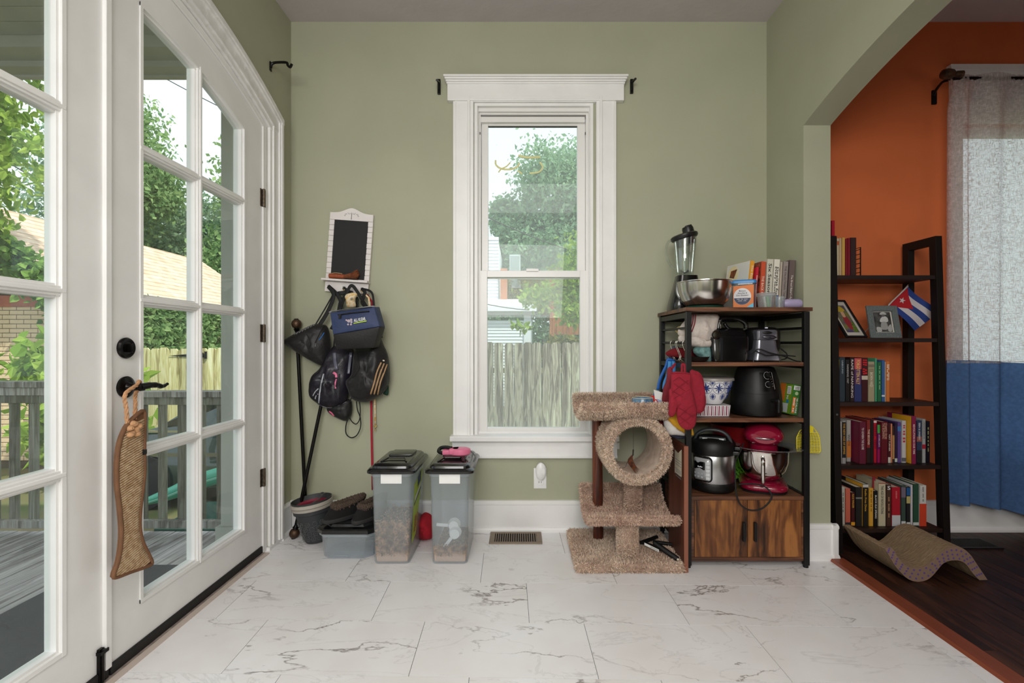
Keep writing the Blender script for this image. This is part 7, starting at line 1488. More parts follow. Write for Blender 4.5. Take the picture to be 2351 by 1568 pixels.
for k in range(4): p = on_panel(-.42 - .06 * k, .124); b.box(p.x - .002, p.x + .002, p.y - .0004, p.y, p.z, p.z + .004 + .002 * (k % 2))
b.build('display_mark', mat('lcd_white', (220, 224, 230), .5), pp_)
MB().box(xi + .090, xi + .120, Yi - .055, Yi - .02, z4 + .185, z4 + .203, .004).box(xi + .1, xi + .125, Yi - .05, Yi, z4 + .21, z4 + .225, .004).build('side_catch', BLKPL, ip, smooth=True)
q = [P(1707, 1018, 2.37), P(1700, 1035, 2.34), P(1688, 1060, 2.30), P(1688, 1090, 2.285), P(1690, 1130, 2.27), P(1700, 1158, 2.265), P(1722, 1171, 2.262), P(1748, 1168, 2.262), P(1768, 1150, 2.262), P(1771, 1135, 2.265), P(1757, 1118, 2.29), P(1730, 1111, 2.33), P(1695, 1112, 2.36)]
o = MB().tube(smoothpath(q, 8), .0036, 8).build('power_cord', STRAP, ip, smooth='all')
# colander standing on edge behind, dark red bowl behind it
LG = mat('lime_green_plastic', (110, 190, 52), .4); Yc3 = 2.58; co = T_('colander', 'lime green plastic colander on edge between the cooker and the mixer', 'colander', (PX(1676, Yc3), Yc3, z4)); c = Vector((PX(1668, Yc3), Yc3, z4 + .115))
MB().lathe([(.112, -.03), (.115, -.026), (.108, -.02), (.10, .01), (.08, .035), (.04, .05), (.001, .052)], c, 40, 'Y').build('shell', LG, co, smooth=True)
b = MB()
for rr_, n_ in ((.096, 34), (.076, 26)):
    for k in range(n_): a = 2 * PI * k / n_; d = Vector((math.cos(a), 0, math.sin(a))); b.tube([c + d * rr_ + Vector((0, -.034, 0)), c + d * (rr_ - .014) + Vector((0, -.0345, 0))], .0024, 5)
b.build('slots', mat('slot_green', (40, 84, 26), .7), co); MB().lathe([(.108, -.034), (.001, -.034), (.001, -.031), (.110, -.031)], c, 36, 'Y', close=True).build('face', LG, co, smooth=True)
o = MB().lathe([(.05, 0), (.10, .03), (.14, .09), (.155, .16), (.16, .165), (.152, .165), (.136, .09), (.09, .035), (.001, .01)], (PX(1690, 2.66) - .0, 2.60, z4 + .13), 36).build('mixing_bowl', mat('dark_red_plastic', (122, 14, 20), .4), origin=(PX(1690, 2.66), 2.60, z4), smooth=True); tag(o, 'dark red plastic bowl at the shadowed back of the cabinet top', 'bowl')
# stand mixer, seen from the front
Ym3 = 2.44; xm3 = PX(1744, 2.45); mx_ = T_('stand_mixer', 'crimson stand mixer with a steel bowl and splash guard on the cabinet top', 'mixer', (xm3, 2.42, z4)); CRIM = mat('crimson_enamel', (136, 16, 48), .22, coat=.6)
rt = lambda s: rrect(0, 0, 0, 0, 0, 0)
b = MB(); rings = []
for z, g_ in ((.001, .012), (.006, .002), (.024, 0), (.034, .010), (.038, .022)): rings.append(rrect(xm3 - .098 + g_, xm3 + .098 - g_, 2.315 + g_, 2.69 - g_, .06, z4 + z + .006, 6))
loft(b, rings).build('base', CRIM, mx_, smooth='all'); loft(MB(), [rrect(xm3 - .092, xm3 + .092, 2.32, 2.68, .055, z4, 6), rrect(xm3 - .094, xm3 + .094, 2.318, 2.682, .055, z4 + .009, 6)]).build('rubber_foot', BLKPL, mx_)
MB().lathe([(.06, 0), (.075, .004), (.078, .012), (.06, .016), (.001, .016)], (xm3, 2.40, z4 + .038), 32).build('bowl_clamp', CRIM, mx_, smooth=True)
loft(MB(), [rrect(xm3 - .05, xm3 + .05, 2.57, 2.68, .03, z4 + .03), rrect(xm3 - .045, xm3 + .045, 2.575, 2.675, .03, z4 + .12), rrect(xm3 - .045, xm3 + .045, 2.575, 2.675, .03, z4 + .24)]).build('column', CRIM, mx_, smooth='all')
bwz = z4 + .05; MB().lathe([(.045, .0), (.05, .004), (.075, .02), (.098, .06), (.106, .10), (.107, .150), (.110, .152), (.110, .155), (.105, .153), (.104, .10), (.095, .06), (.07, .023), (.001, .008)], (xm3, 2.40, bwz), 48).build('steel_bowl', mat('mirror_steel', (214, 208, 204), .06, metal=1), mx_, smooth=True)
MB().tube(smoothpath([(xm3 - .012, 2.298, bwz + .128), (xm3 - .012, 2.270, bwz + .122), (xm3 - .012, 2.268, bwz + .07), (xm3 - .012, 2.275, bwz + .02), (xm3 - .012, 2.296, bwz + .015)], 5), .0085, 10, flat=1.0).build('bowl_handle', mat('mirror_steel', (214, 208, 204), .06, metal=1), mx_, smooth='all')
MB().lathe([(.112, .156), (.150, .166), (.153, .166), (.153, .169), (.148, .170), (.108, .160)], (xm3 + .012, 2.40, bwz), 44, close=True, sx=1.0, sy=.9).build('splash_guard', glassmat('smoky_guard', (.75, .76, .80), haze=.12, refl=3), mx_, smooth=True)
hz = z4 + .275; b = MB(); prof = [(.001, -.145), (.040, -.143), (.058, -.125), (.066, -.09), (.067, -.02), (.066, .06), (.060, .13), (.046, .17), (.02, .19), (.001, .194)]
b.lathe([(a, c) for a, c in prof], (xm3 + .0, 2.455, hz), 40, 'Y', sx=1.22, sy=.80); b.build('head', CRIM, mx_, smooth=True)
b = MB(); b.tube([(xm3 + (0.0675 * 1.22) * math.cos(t), 0, hz) for t in (0,)] + [], .001, 4) if False else None
band = []
for k in range(25):
    t = -PI / 2 - 1.15 + 2.3 * k / 24; band.append((xm3 + .074 * math.cos(t) * 1.06, 2.40 - .0 + .095 * math.sin(t) * 1.0, hz - .008))
MB().tube(band, .0065, 6, flat=.5).build('chrome_band', CHR, mx_, smooth='all')
MB().lathe([(.001, -.085), (.058, -.084), (.060, -.080), (.056, -.05), (.060, -.042), (.001, -.04)], (xm3 + .0, 2.385, hz), 36).build('beater_collar', CRIM, mx_, smooth=True)
MB().cyl((xm3 + .0, 2.385, hz - .10), (xm3, 2.385, hz - .08), .012, n=14).tube(smoothpath([(xm3, 2.385, hz - .10), (xm3 - .04, 2.385, hz - .13), (xm3 - .03, 2.385, hz - .185), (xm3, 2.385, hz - .2), (xm3 + .03, 2.385, hz - .185), (xm3 + .04, 2.385, hz - .13), (xm3, 2.385, hz - .10)], 4), .004, 6).build('beater', STEEL, mx_, smooth='all')
MB().tube(smoothpath([P(1806, 1118, 2.5), P(1812, 1118, 2.46), P(1816, 1122, 2.42)], 3), .003, 6).build('power_cord', STRAP, mx_)
mx_.rotation_euler.z = math.radians(-21); mx_.scale = (1.1, 1.03, 1.0); ip.rotation_euler.z = math.radians(-23); af.rotation_euler.z = math.radians(-9)
for t_, nm in ((ip, 'power_cord'), (mx_, 'power_cord')):   # cords keep their lie when the appliance is turned
    for ch in t_.children:
        if ch.name.startswith(nm): ch.data.transform(Matrix.Rotation(-t_.rotation_euler.z, 4, 'Z'))
# fly swatter
Ys = 2.352; YEL = mat('yellow_plastic', (232, 214, 40), .45); fw = T_('fly_swatter', 'yellow plastic fly swatter hanging behind the rack post by the arch', 'fly swatter', P(1856, 1010, Ys))
ol_ = [(1848, 979), (1856, 976), (1866, 980), (1877, 994), (1882, 1010), (1884, 1036), (1880, 1040), (1856, 1039), (1834, 1036), (1829, 1030), (1829, 1004), (1836, 990)]
MB().tube([P(a, c, Ys) for a, c in ol_], .0022, 6, closed=True).build('rim', YEL, fw, smooth='all')
b = MB()
for k in range(13):
    z = PZ(994 + 3.6 * k, Ys); xs = 1829 + max(0, (1004 - (994 + 3.6 * k)) * .9); xe = 1883 - max(0, (1004 - (994 + 3.6 * k)) * .5); b.box(PX(xs, Ys), PX(xe, Ys), Ys - .0006, Ys + .0006, z, z + .0035)
tag(b.build('mesh_slats', YEL, fw), kind='stuff'); b = MB()
for k in range(7):
    q = smoothpath([P(1850 + 2 * k, 984, Ys), P(1838 + 6 * k, 1005, Ys), P(1835 + 7 * k, 1038, Ys)], 4); b.tube(q, .0012, 5)
b.box(PX(1846, Ys), PX(1867, Ys), Ys - .001, Ys + .001, PZ(994, Ys), PZ(979, Ys)); b.build('ribs', YEL, fw); MB().tube([P(1857, 980, Ys), P(1855, 800, Ys)], .002, 6).build('stick', YEL, fw)
# ---------------------------------------------------------------- next room: window, curtain, bookshelf
wn = thing('window_2', None, None, (2.96, YB, oz0), kind='structure')
b = MB(); frame(b, 2.435, ox1 + .065, 2.60, oz0 - .06, ox0, ox1, oz1, oz0, YB - .02, YB); b.build('casing', TRIM, wn, bevel=.002)
MB().box(2.42, 3.52, YB - .035, YB, 2.60, 2.635, .003).box(2.43, 3.51, YB - .028, YB, 2.585, 2.60, .002).build('header', TRIM, wn)
b = MB(); frame(b, ox0, ox1, oz1, oz0, ox0 + .04, ox1 - .04, oz1 - .045, oz0 + .06, YB + .05, YB + .09); b.box(ox0 + .04, ox1 - .04, YB + .045, YB + .085, .88, .93); s_ = b.build('sash', VINYL, wn)
bx('pane', GLW, s_, ox0 + .04, ox1 - .04, YB + .066, YB + .070, oz0 + .06, oz1 - .045)
cu = thing('curtain', 'floor-length linen curtain, off-white above and blue below, over the bright window', 'curtain', (2.85, 2.63, .15))
LIN = clothmat('white_linen', (228, 222, 222), .6, gaps=.36); LBL = clothmat('blue_linen', (88, 120, 168), .25, weave=False, var=.1)
CX0, CX1 = 2.335, 3.40
def fold(u, v):
    x = CX0 + (CX1 - CX0) * u + .010 * math.sin(v * 3 + u * 9) * (1 - v)
    k = max(0., min(1., (v - .93) / .05)); amp = (.027 + .010 * (1 - v)) * (1 - .72 * k)
    y = 2.635 - .012 * k + amp * math.sin(u * 46 + 1.5 * math.sin(u * 11) + .5 * (1 - v)) + .012 * math.sin(u * 19 + 1.2 - v) - .006 * abs(math.sin(u * 120)) * max(0, v - .93) * 14
    return x, y
ztop, zmid, zbot = 2.525, .962, .150
def panel(v0, v1, name, m):
    b = MB(); b.grid(lambda u, v: (lambda vv, xy: (xy[0], xy[1], zbot + .035 * math.sin(u * 7 + 1) * (1 - vv) ** 3 * (1 if v0 == 0 else 0) + (ztop - zbot) * vv))(v0 + (v1 - v0) * v, fold(u, v0 + (v1 - v0) * v)), 200, 40); o = b.build(name, m, cu, smooth='all'); return o
vm = (zmid - zbot) / (ztop - zbot); panel(vm, 1, 'upper_panel', LIN); panel(0, vm, 'lower_panel', LBL)
b = MB(); b.grid(lambda u, v: (fold(u, vm)[0], fold(u, vm)[1] - .0015, zmid - .006 + .012 * v), 200, 2); b.build('seam', LIN, cu, smooth='all')
b = MB(); b.grid(lambda u, v: (fold(u, .97)[0], fold(u, .97 + .03 * v)[1] - .0015, ztop - .075 + .012 * v), 200, 2); b.build('header_hem', LIN, cu, smooth='all')
cr = thing('curtain_rod', 'dark curtain rod with a bracket and rounded end carrying the linen curtain', 'curtain rod', (2.3, 2.635, 2.52))
MB().cyl((2.33, 2.635, 2.508), (3.45, 2.635, 2.508), .010, n=12).build('rod', RODM, cr, smooth=True)
MB().lathe([(.008, 2.265), (.022, 2.270), (.028, 2.29), (.024, 2.32), (.012, 2.335), (.016, 2.345), (.018, 2.375), (.010, 2.380)], (0, 2.60, 2.512), 20, 'X').build('finial', FIN, cr, smooth=True)
MB().tube(smoothpath([(2.345, YB, 2.46), (2.335, 2.72, 2.485), (2.32, 2.66, 2.50), (2.33, 2.635, 2.498)], 4), .007, 8).box(2.335, 2.36, YB - .012, YB, 2.42, 2.50, .003).build('bracket', RODM, cr, smooth=True)
# ladder bookshelf
ESP = woodmat('espresso_wood', (20, 10, 8), (34, 18, 13), (52, 30, 22), .5, axis=0, scale=.8, bump=.05, rings=False); ESPF = mat('espresso_frame', (16, 10, 8), .6, spec=.3)
bs_ = thing('bookshelf', 'dark espresso ladder bookshelf against the orange wall', 'bookshelf', (1.89, 2.58, 0))
BX0, BX1 = 1.600, 2.180
FYt, FYb = 2.500, 2.447
fy = lambda z: FYb + (FYt - FYb) * z / 1.62
for x in (BX0, BX1 - .034):
    b = MB(); b.prism([(x, FYb, 0), (x, FYb + .042, 0), (x, FYt + .042, 1.62), (x, FYt, 1.62)], (.034, 0, 0)); b.build('front_leg', ESPF, bs_, bevel=.001)
    MB().box(x, x + .034, 2.675, 2.717, .0, 1.62).build('back_leg', ESPF, bs_, bevel=.001); MB().box(x, x + .034, FYt + .04, 2.677, 1.578, 1.62).build('top_rail', ESPF, bs_, bevel=.001)
SZ = [1.416, 1.090, .762, .441, .122]
for z in SZ: MB().box(BX0 + .034, BX1 - .034, fy(z) + .006, 2.70, z - .020, z, .001).build('shelf', ESP, bs_)
MB().lathe([(.001, 0), (.006, 0), (.005, -.002), (.001, -.002)], (BX0 + .017, fy(.70), .70), 10, 'Y').build('screw_cap', mat('dull_steel', (150, 150, 150), .3, metal=.9), bs_)
def row(s, oy, z, Y0, items, grp, shelfname):
    for it in items:
        xa, xb, yt, col, lab = it[:5]; k = dict(it[5]) if len(it) > 5 else {}
        Y = Y0 + k.pop('dy', 0); x0, x1 = PX(1880 + xa / s, Y), PX(1880 + xb / s, Y) - .0006; zt_ = PZ(oy + yt / s, Y)
        k.setdefault('depth', min(.165, 2.695 - Y)); cov = k.pop('cov', None)
        t, M, w, h = book(x0, x1, z, zt_, Y, k.pop('depth'), col, lab + ', ' + shelfname, grp=grp, **k)
        if cov: b = MB(); b.M = M; b.box(-w / 2 - .0005, -w / 2, .002, .13, .001, h - .001); b.build('side_cover', mat('cover2_%d_%d_%d' % cov, cov, .5), t)
W_ = (236, 230, 218)
row(4.9, 480, SZ[0] + .0005, 2.53, [
 (146, 180, 128, (168, 10, 40), 'very tall thin crimson book, tallest of the set', dict(dy=-.01)),
 (182, 204, 305, (40, 42, 34), 'dark olive book with a printed picture', {}),
 (205, 226, 330, (200, 186, 150), 'cream book with an orange top band', dict(extra=((.82, .93, (190, 90, 50)),))),
 (228, 257, 325, (192, 164, 132), 'beige paperback with fine print', {}),
 (259, 296, 320, (204, 160, 78), 'mustard yellow paperback', {}),
 (298, 325, 335, (122, 12, 28), 'dark red cloth book beside the mustard one', {}),
 (327, 354, 325, (128, 16, 34), 'wine red book next to the brown hardback', {}),
 (357, 422, 320, (52, 30, 28), 'thick dark brown hardback, last before the bookend', {})], 'books on the top shelf', 'top shelf')
be = thing('bookend', 'black wire bookend at the end of the top shelf books', 'bookend', (PX(1968, 2.55), 2.55, SZ[0]), None)
x = PX(1969.5, 2.55); MB().tube([(x, 2.53, SZ[0] + .003), (x, 2.53, SZ[0] + .150), (x, 2.62, SZ[0] + .150), (x, 2.62, SZ[0] + .003)], .003, 6).box(x - .05, x + .002, 2.535, 2.62, SZ[0] + .0002, SZ[0] + .002).build('wire', RODM, be)
b = MB()
for k in range(6): b.tube([(x, 2.53, SZ[0] + .02 + .024 * k), (x, 2.62, SZ[0] + .02 + .024 * k)], .0018, 5)
b.build('cross_wire', RODM, be)
row(5.226, 780, SZ[2] + .0005, 2.50, [
 (225, 246, 212, (30, 96, 112), 'narrow teal and yellow book beside the front leg', dict(extra=((.55, .95, (190, 166, 60)),))),
 (248, 316, 210, (38, 52, 62), 'dark slate hardback lettered UNBOUND', dict(title='UNBOUND', tcol=(170, 180, 186), tz=.78, tw=.3, thh=.28, tilt=math.radians(0))),
 (320, 372, 238, (14, 12, 14), 'black paperback with small white lettering', dict(title='NANKING 1937', tcol=(190, 188, 188), tz=.66, tw=.45, thh=.4)),
 (375, 424, 212, (34, 16, 18), 'black book lettered RAPE of NANKING in large white capitals', dict(title='RAPE of NANKING', tcol=(214, 206, 206), tz=.52, tw=.86, thh=.55)),
 (427, 512, 222, (84, 50, 96), 'pink to indigo book lettered FORGOTTEN ALLY', dict(title='FORGOTTEN ALLY', tcol=(224, 190, 110), tz=.68, tw=.56, thh=.5, extra=((.75, 1.0, (196, 80, 84)), (0, .4, (40, 50, 100))))),
 (514, 588, 216, (58, 8, 16), 'black and dark red book with a white star band', dict(title=['~2', '~2'], tcol=(196, 24, 34), tz=.78, tw=.36, thh=.8, extra=((.50, .59, (196, 184, 168)),))),
 (590, 670, 262, (158, 146, 118), 'beige paperback lettered BORN RED', dict(title='BORN RED', tcol=(222, 214, 190), tz=.55, tw=.36, thh=.4, extra=((.42, .82, (138, 128, 102)), (.86, .93, (120, 112, 92))))),
 (672, 699, 222, (68, 150, 112), 'mint green book standing behind the beige one', dict(dy=.004)),
 (702, 752, 268, (32, 98, 62), 'bright green hardback with small print', dict(title='~5', tcol=(150, 190, 150), tz=.6, tw=.6, thh=.3)),
 (754, 792, 242, (54, 92, 146), 'sky blue book with a pale band', dict(extra=((.12, .16, (200, 206, 214)),))),
 (793, 803, 262, (190, 176, 170), 'very thin white pamphlet beside the orange book', {}),
 (805, 852, 258, (198, 110, 46), 'orange paperback with white lettering, last in the row', dict(title=['~2', '~4'], tcol=(232, 214, 190), tz=.72, tw=.4, thh=.7))], 'books on the middle shelf', 'middle shelf')
row(5.226, 780, SZ[3] + .0005, 2.50, [
 (245, 278, 980, (170, 164, 160), 'pale grey book beside the front leg', {}),
 (279, 326, 972, (150, 146, 146), 'white and black book lettered THE NEW AGE OF EMPIRE in gold', dict(title='THE NEW AGE OF EMPIRE', tcol=(206, 152, 50), tz=.58, tw=.72, thh=.5, extra=((.14, .97, (24, 22, 26)),))),
 (334, 386, 966, (168, 162, 156), 'off-white book lettered WHITE with an orange foot', dict(title='WHITE', tcol=(50, 48, 52), tz=.52, tw=.28, thh=.5, extra=((.1, .5, (200, 118, 50)),), dy=.045)),
 (486, 566, 985, (92, 22, 46), 'thick maroon hardback pulled forward with its cover showing', dict(title='TO GOVERN THE GLOBE', tcol=(220, 206, 200), tz=.6, tw=.52, thh=.34, dy=-.005, cov=(104, 26, 52))),
 (574, 620, 962, (128, 40, 34), 'brick red book lettered THE SECOND', dict(title='THE SECOND', tcol=(230, 214, 196), tz=.6, tw=.36, thh=.5, extra=((0, .35, (40, 22, 24)),), dy=.02)),
 (622, 656, 962, (18, 26, 24), 'black spiral-bound book', dict(dy=.02)),
 (658, 695, 966, (176, 16, 40), 'bright red book with embossed lettering', dict(title='~2', tcol=(110, 10, 26), tz=.6, tw=.56, thh=.6, extra=((.94, .99, (220, 200, 200)),), dy=.02)),
 (702, 745, 1020, (98, 22, 88), 'short purple book with a green top lettered ATOMIC DAYS', dict(title='ATOMIC DAYS', tcol=(214, 190, 214), tz=.58, tw=.32, thh=.42, extra=((.78, 1.0, (70, 160, 76)), (0, .35, (150, 16, 84))), dy=.02)),
 (748, 828, 985, (92, 14, 28), 'deep red book lettered STAMPED FROM THE BEGINNING', dict(title=['STAMPED FROM', 'THE BEGINNING'], tcol=(198, 150, 130), tz=.78, tw=.38, thh=.75, dy=.01)),
 (830, 862, 998, (70, 20, 28), 'narrow maroon book with a white foot', dict(title='NAT TURNER', tcol=(224, 214, 200), tz=.5, tw=.42, thh=.55, extra=((0, .14, (206, 200, 190)),), dy=.02)),
 (866, 882, 1008, (206, 130, 96), 'very thin salmon booklet', dict(dy=.02)),
 (884, 908, 1036, (52, 34, 30), 'short black and tan booklet', dict(extra=((.1, .75, (176, 132, 82)),), dy=.02)),
 (911, 942, 995, (42, 26, 58), 'dark aubergine book with a pale code label', dict(extra=((.02, .11, (190, 200, 190)),), dy=.02)),
 (944, 986, 990, (88, 66, 132), 'lavender purple book with a blue band', dict(extra=((.78, .90, (60, 116, 176)),), dy=.02)),
 (994, 1048, 972, (186, 184, 188), 'white book with colourful collage lettering', dict(title='~3', tcol=(178, 50, 60), tz=.68, tw=.44, thh=.6, extra=((.03, .12, (90, 92, 100)),), dy=.02)),
 (1112, 1168, 918, (128, 24, 64), 'tall magenta book lettered REVOLUTION IN OUR TIME with a yellow cover', dict(title='REVOLUTION IN OUR TIME', tcol=(236, 214, 206), tz=.52, tw=.62, thh=.42, cov=(206, 152, 30), dy=-.008)),
 (1174, 1236, 970, (44, 58, 86), 'blue picture-spine book lettered SEEN & UNSEEN', dict(title='SEEN & UNSEEN', tcol=(224, 224, 230), tz=.75, tw=.4, thh=.34, extra=((0, .3, (30, 30, 30)), (.5, .62, (150, 90, 80))), dy=.02)),
 (1239, 1283, 952, (160, 160, 160), 'light grey book with a red triangle', dict(title="A PEOPLE'S HISTORY OF", tcol=(60, 60, 60), tz=.75, tw=.4, thh=.3, extra=((.32, .42, (160, 30, 50)),), dy=.02)),
 (1288, 1333, 978, (18, 16, 30), 'black paperback, last in the row', dict(title='~6', tcol=(190, 196, 130), tz=.55, tw=.6, thh=.3, dy=.03))], 'books on the fourth shelf', 'fourth shelf')
row(4.75, 1050, SZ[4] + .0005, 2.49, [
 (242, 286, 322, (176, 170, 160), 'white paperback beside the front leg', dict(title='~4', tcol=(60, 60, 62), tz=.6, tw=.5, thh=.3)),
 (289, 346, 340, (188, 94, 74), 'salmon pink paperback with a black foot', dict(extra=((0, .1, (40, 36, 44)),))),
 (352, 394, 382, (66, 16, 22), 'short dark maroon book with yellow name lettering', dict(title='ALICE WALKER', tcol=(206, 160, 60), tz=.75, tw=.42, thh=.5, extra=((.02, .12, (214, 150, 40)),))),
 (402, 474, 325, (28, 27, 28), 'thick charcoal paperback with a grey band', dict(extra=((.70, .74, (120, 118, 112)),))),
 (480, 540, 290, (22, 20, 20), 'tall black book with a yellow cover lettered Radio Free Dixie', dict(title='Radio Free Dixie', tcol=(216, 164, 50), tz=.62, tw=.52, thh=.36, extra=((.92, .99, (190, 188, 180)),), cov=(206, 150, 40), dy=-.006)),
 (545, 595, 336, (204, 152, 52), 'yellow-orange paperback with small black print', dict(title='~5', tcol=(60, 44, 24), tz=.66, tw=.56, thh=.26)),
 (598, 643, 366, (16, 16, 16), 'short black book lettered BLACK ELK SPEAKS', dict(title='BLACK ELK SPEAKS', tcol=(224, 220, 212), tz=.55, tw=.66, thh=.42)),
 (650, 730, 272, (190, 180, 152), 'thick cream book lettered THE AGE OF REVOLUTIONS', dict(title='THE AGE OF REVOLUTIONS', tcol=(46, 42, 52), tz=.60, tw=.64, thh=.34, extra=((.97, .99, (150, 50, 46)),))),
 (736, 789, 296, (70, 46, 34), 'brown picture-spine book with a big white letter S', dict(title='~3', tcol=(206, 150, 110), tz=.45, tw=.5, thh=.3, sz='S')),
 (797, 890, 325, (168, 24, 42), 'thick red book with a white lower half', dict(extra=((0, .28, (196, 196, 200)),), title='~1', tcol=(214, 120, 120), tz=.8, tw=.2, thh=.2)),
 (900, 948, 303, (58, 74, 68), 'teal-grey illustrated spine with a white foot', dict(extra=((.03, .12, (206, 206, 206)), (.7, .95, (110, 100, 116))))),
 (956, 998, 322, (30, 30, 32), 'black book with blue and straw bands', dict(extra=((.78, .98, (30, 86, 140)), (.58, .76, (180, 168, 110)), (0, .1, (200, 200, 196))))),
 (1003, 1024, 300, (196, 192, 198), 'slim white book with a purple edge', {}),
 (1028, 1090, 290, (40, 74, 56), 'dark green hardback with a white code label', dict(extra=((.02, .09, (200, 200, 196)),))),
 (1098, 1174, 306, (196, 194, 190), 'white and vermilion book, last in the bottom row', dict(extra=((0, .55, (200, 64, 38)),), title='~3', tcol=(90, 90, 90), tz=.78, tw=.36, thh=.2))], 'books on the bottom shelf', 'bottom shelf')
Yb2 = 2.52; o = MB().prism([P(2004, 1094, Yb2), P(2010, 1094, Yb2), P(2010, 1125, Yb2), P(2003, 1125, Yb2)], (0, .003, 0)).build('bookmark', mat('red_ribbon', (134, 30, 36), .7), origin=P(2006, 1120, Yb2)); tag(o, 'dark red bookmark ribbon standing up among the bottom shelf books', 'bookmark')
# framed pictures
def pframe(name, lab, o, u, w, fw, fm, build):
    o, u, w = Vector(o), Vector(u), Vector(w); n = u.cross(w).normalized(); n = -n if n.y > 0 else n; U, W2 = u.length, w.length; eu, ew = u.normalized(), w.normalized()
    t = thing(name, lab, 'picture frame', o, 'framed pictures on the second shelf')
    A = lambda a, c, d=0: o + eu * a + ew * c + n * d
    def slab(a0, a1, c0, c1, d0, d1, nm, m, par): b = MB(); b.prism([A(a0, c0, d0), A(a1, c0, d0), A(a1, c1, d0), A(a0, c1, d0)], n * (d1 - d0)); return b.build(nm, m, par)
    for q in (((0, 0), (U, 0), (U - fw, fw), (fw, fw)), ((U, 0), (U, W2), (U - fw, W2 - fw), (U - fw, fw)), ((U, W2), (0, W2), (fw, W2 - fw), (U - fw, W2 - fw)), ((0, W2), (0, 0), (fw, fw), (fw, W2 - fw))):
        b = MB(); b.prism([A(a, c, 0) for a, c in q], n * .010); b.build('moulding', fm, t, bevel=.001)
    slab(.002, U - .002, .002, W2 - .002, -.002, .002, 'backing', BLKPL, t); build(slab, A, U, W2, t, n); return t
def art1(slab, A, U, W2, t, n):
    slab(.008, U - .008, .008, W2 - .008, .002, .003, 'mat_board', mat('mat_white', (196, 190, 180), .8), t)
    pc = slab(.026, U - .026, .034, W2 - .034, .003, .0036, 'painting', mat('painting_ground', (78, 66, 104), .7, rgb2=(120, 118, 56), vs=26), t)
    b = MB(); b.pillow([A(a * U, c * W2, .0038) for a, c in ((.42, .25), (.62, .22), (.66, .45), (.60, .55), (.44, .55), (.38, .45))], .0005, .1, 3, d=n); b.build('red_dress', mat('paint_red', (150, 44, 48), .7), pc)
    b = MB(); b.pillow([A(a * U, c * W2, .0040) for a, c in ((.45, .54), (.56, .54), (.60, .66), (.52, .72), (.44, .66))], .0005, .1, 3, d=n); b.build('face', mat('paint_skin', (206, 160, 130), .7), pc)
    b = MB(); b.pillow([A(a * U, c * W2, .0044) for a, c in ((.32, .70), (.52, .68), (.70, .72), (.60, .82), (.42, .82))], .0005, .1, 3, d=n); b.build('yellow_hat', mat('paint_yellow', (190, 160, 50), .7), pc)
    b = MB(); b.pillow([A(a * U, c * W2, .0038) for a, c in ((.58, .16), (.78, .18), (.76, .42), (.64, .36))], .0005, .1, 3, d=n); b.build('green_leaves', mat('paint_green', (120, 140, 50), .7, rgb2=(60, 84, 30), vs=120), pc)
pframe('picture_frame', 'black frame leaning back with a painting of a lady in a yellow hat', P(1942, 776, 2.495), (.129, .03, 0), (-.031, .133, .205), .010, mat('black_frame', (20, 20, 22), .4), art1)
def art2(slab, A, U, W2, t, n):
    slab(.030, U - .030, .030, W2 - .030, .002, .003, 'mat_board', mat('mat_white', (196, 190, 180), .8), t)
    ph = slab(.034, U - .038, .033, W2 - .033, .003, .0036, 'photograph', mat('photo_grey', (84, 84, 82), .6, rgb2=(36, 36, 36), vs=30), t)
    G = lambda k, v: mat('photo_tone_%d' % v, (v, v, v - 2), .6)
    def blob(nm, v, pts): b = MB(); b.pillow([A(a * U, c * W2, .0038) for a, c in pts], .0004, .1, 3, d=n); b.build(nm, G(0, v), ph)
    blob('skirt', 150, ((.40, .28), (.62, .28), (.60, .48), (.52, .54), (.44, .5))); blob('shirt', 190, ((.40, .50), (.64, .50), (.66, .62), (.56, .68), (.44, .62)))
    blob('head', 96, ((.49, .66), (.57, .66), (.57, .74), (.49, .74))); blob('hat', 176, ((.42, .73), (.64, .73), (.58, .80), (.48, .80))); blob('wall_patch', 170, ((.26, .20), (.40, .20), (.40, .32), (.26, .34))); blob('wall_patch', 160, ((.62, .22), (.74, .22), (.74, .42), (.64, .36)))
SVF = mat('silver_grey_frame', (112, 122, 122), .4, metal=.4, bump=.6, bs=260)
pf2 = pframe('picture_frame', 'wide silver-grey frame with a black and white photograph of a person in a hat', P(1997.5, 776.5, 2.49), (.159, 0, 0), (0, .037, .168), .029, SVF, art2)
# Cuban flag on a stick
Yf2 = 2.60; zf = lambda a, c, Y=Yf2: P(1880 + a / 4.9, 480 + c / 4.9, Y); flg = thing('small_flag', 'small blue and white striped flag with a star on red, behind the silver frame', 'flag', zf(800, 1300))
TLf, TRf, BRf, BLf = (1000, 868), (1347, 1155), (1090, 1367), (795, 1078)
def fp(u, v, off=0.):
    a = TLf[0] * (1 - u) * (1 - v) + TRf[0] * u * (1 - v) + BRf[0] * u * v + BLf[0] * (1 - u) * v; c = TLf[1] * (1 - u) * (1 - v) + TRf[1] * u * (1 - v) + BRf[1] * u * v + BLf[1] * (1 - u) * v + 34 * u * (1 - u) * v * 2
    return zf(a, c) + Vector((0, .010 * math.sin(u * 5 + v * 2) - off, 0))
tri = lambda v: .50 * (1 - abs(2 * v - 1))
FB, FW, FR = mat('flag_blue', (36, 62, 132), .8), mat('flag_white', (206, 198, 200), .8), mat('flag_red', (176, 22, 34), .8)
for k in range(5):
    b = MB(); b.grid(lambda u, v: (lambda vv: fp(tri(vv) + (1 - tri(vv)) * u, vv))(k / 5 + v / 5), 14, 5); b.build('stripe', FB if k % 2 == 0 else FW, flg)
b = MB(); b.grid(lambda u, v: fp(tri(v) * u, v), 10, 13); b.build('triangle', FR, flg)
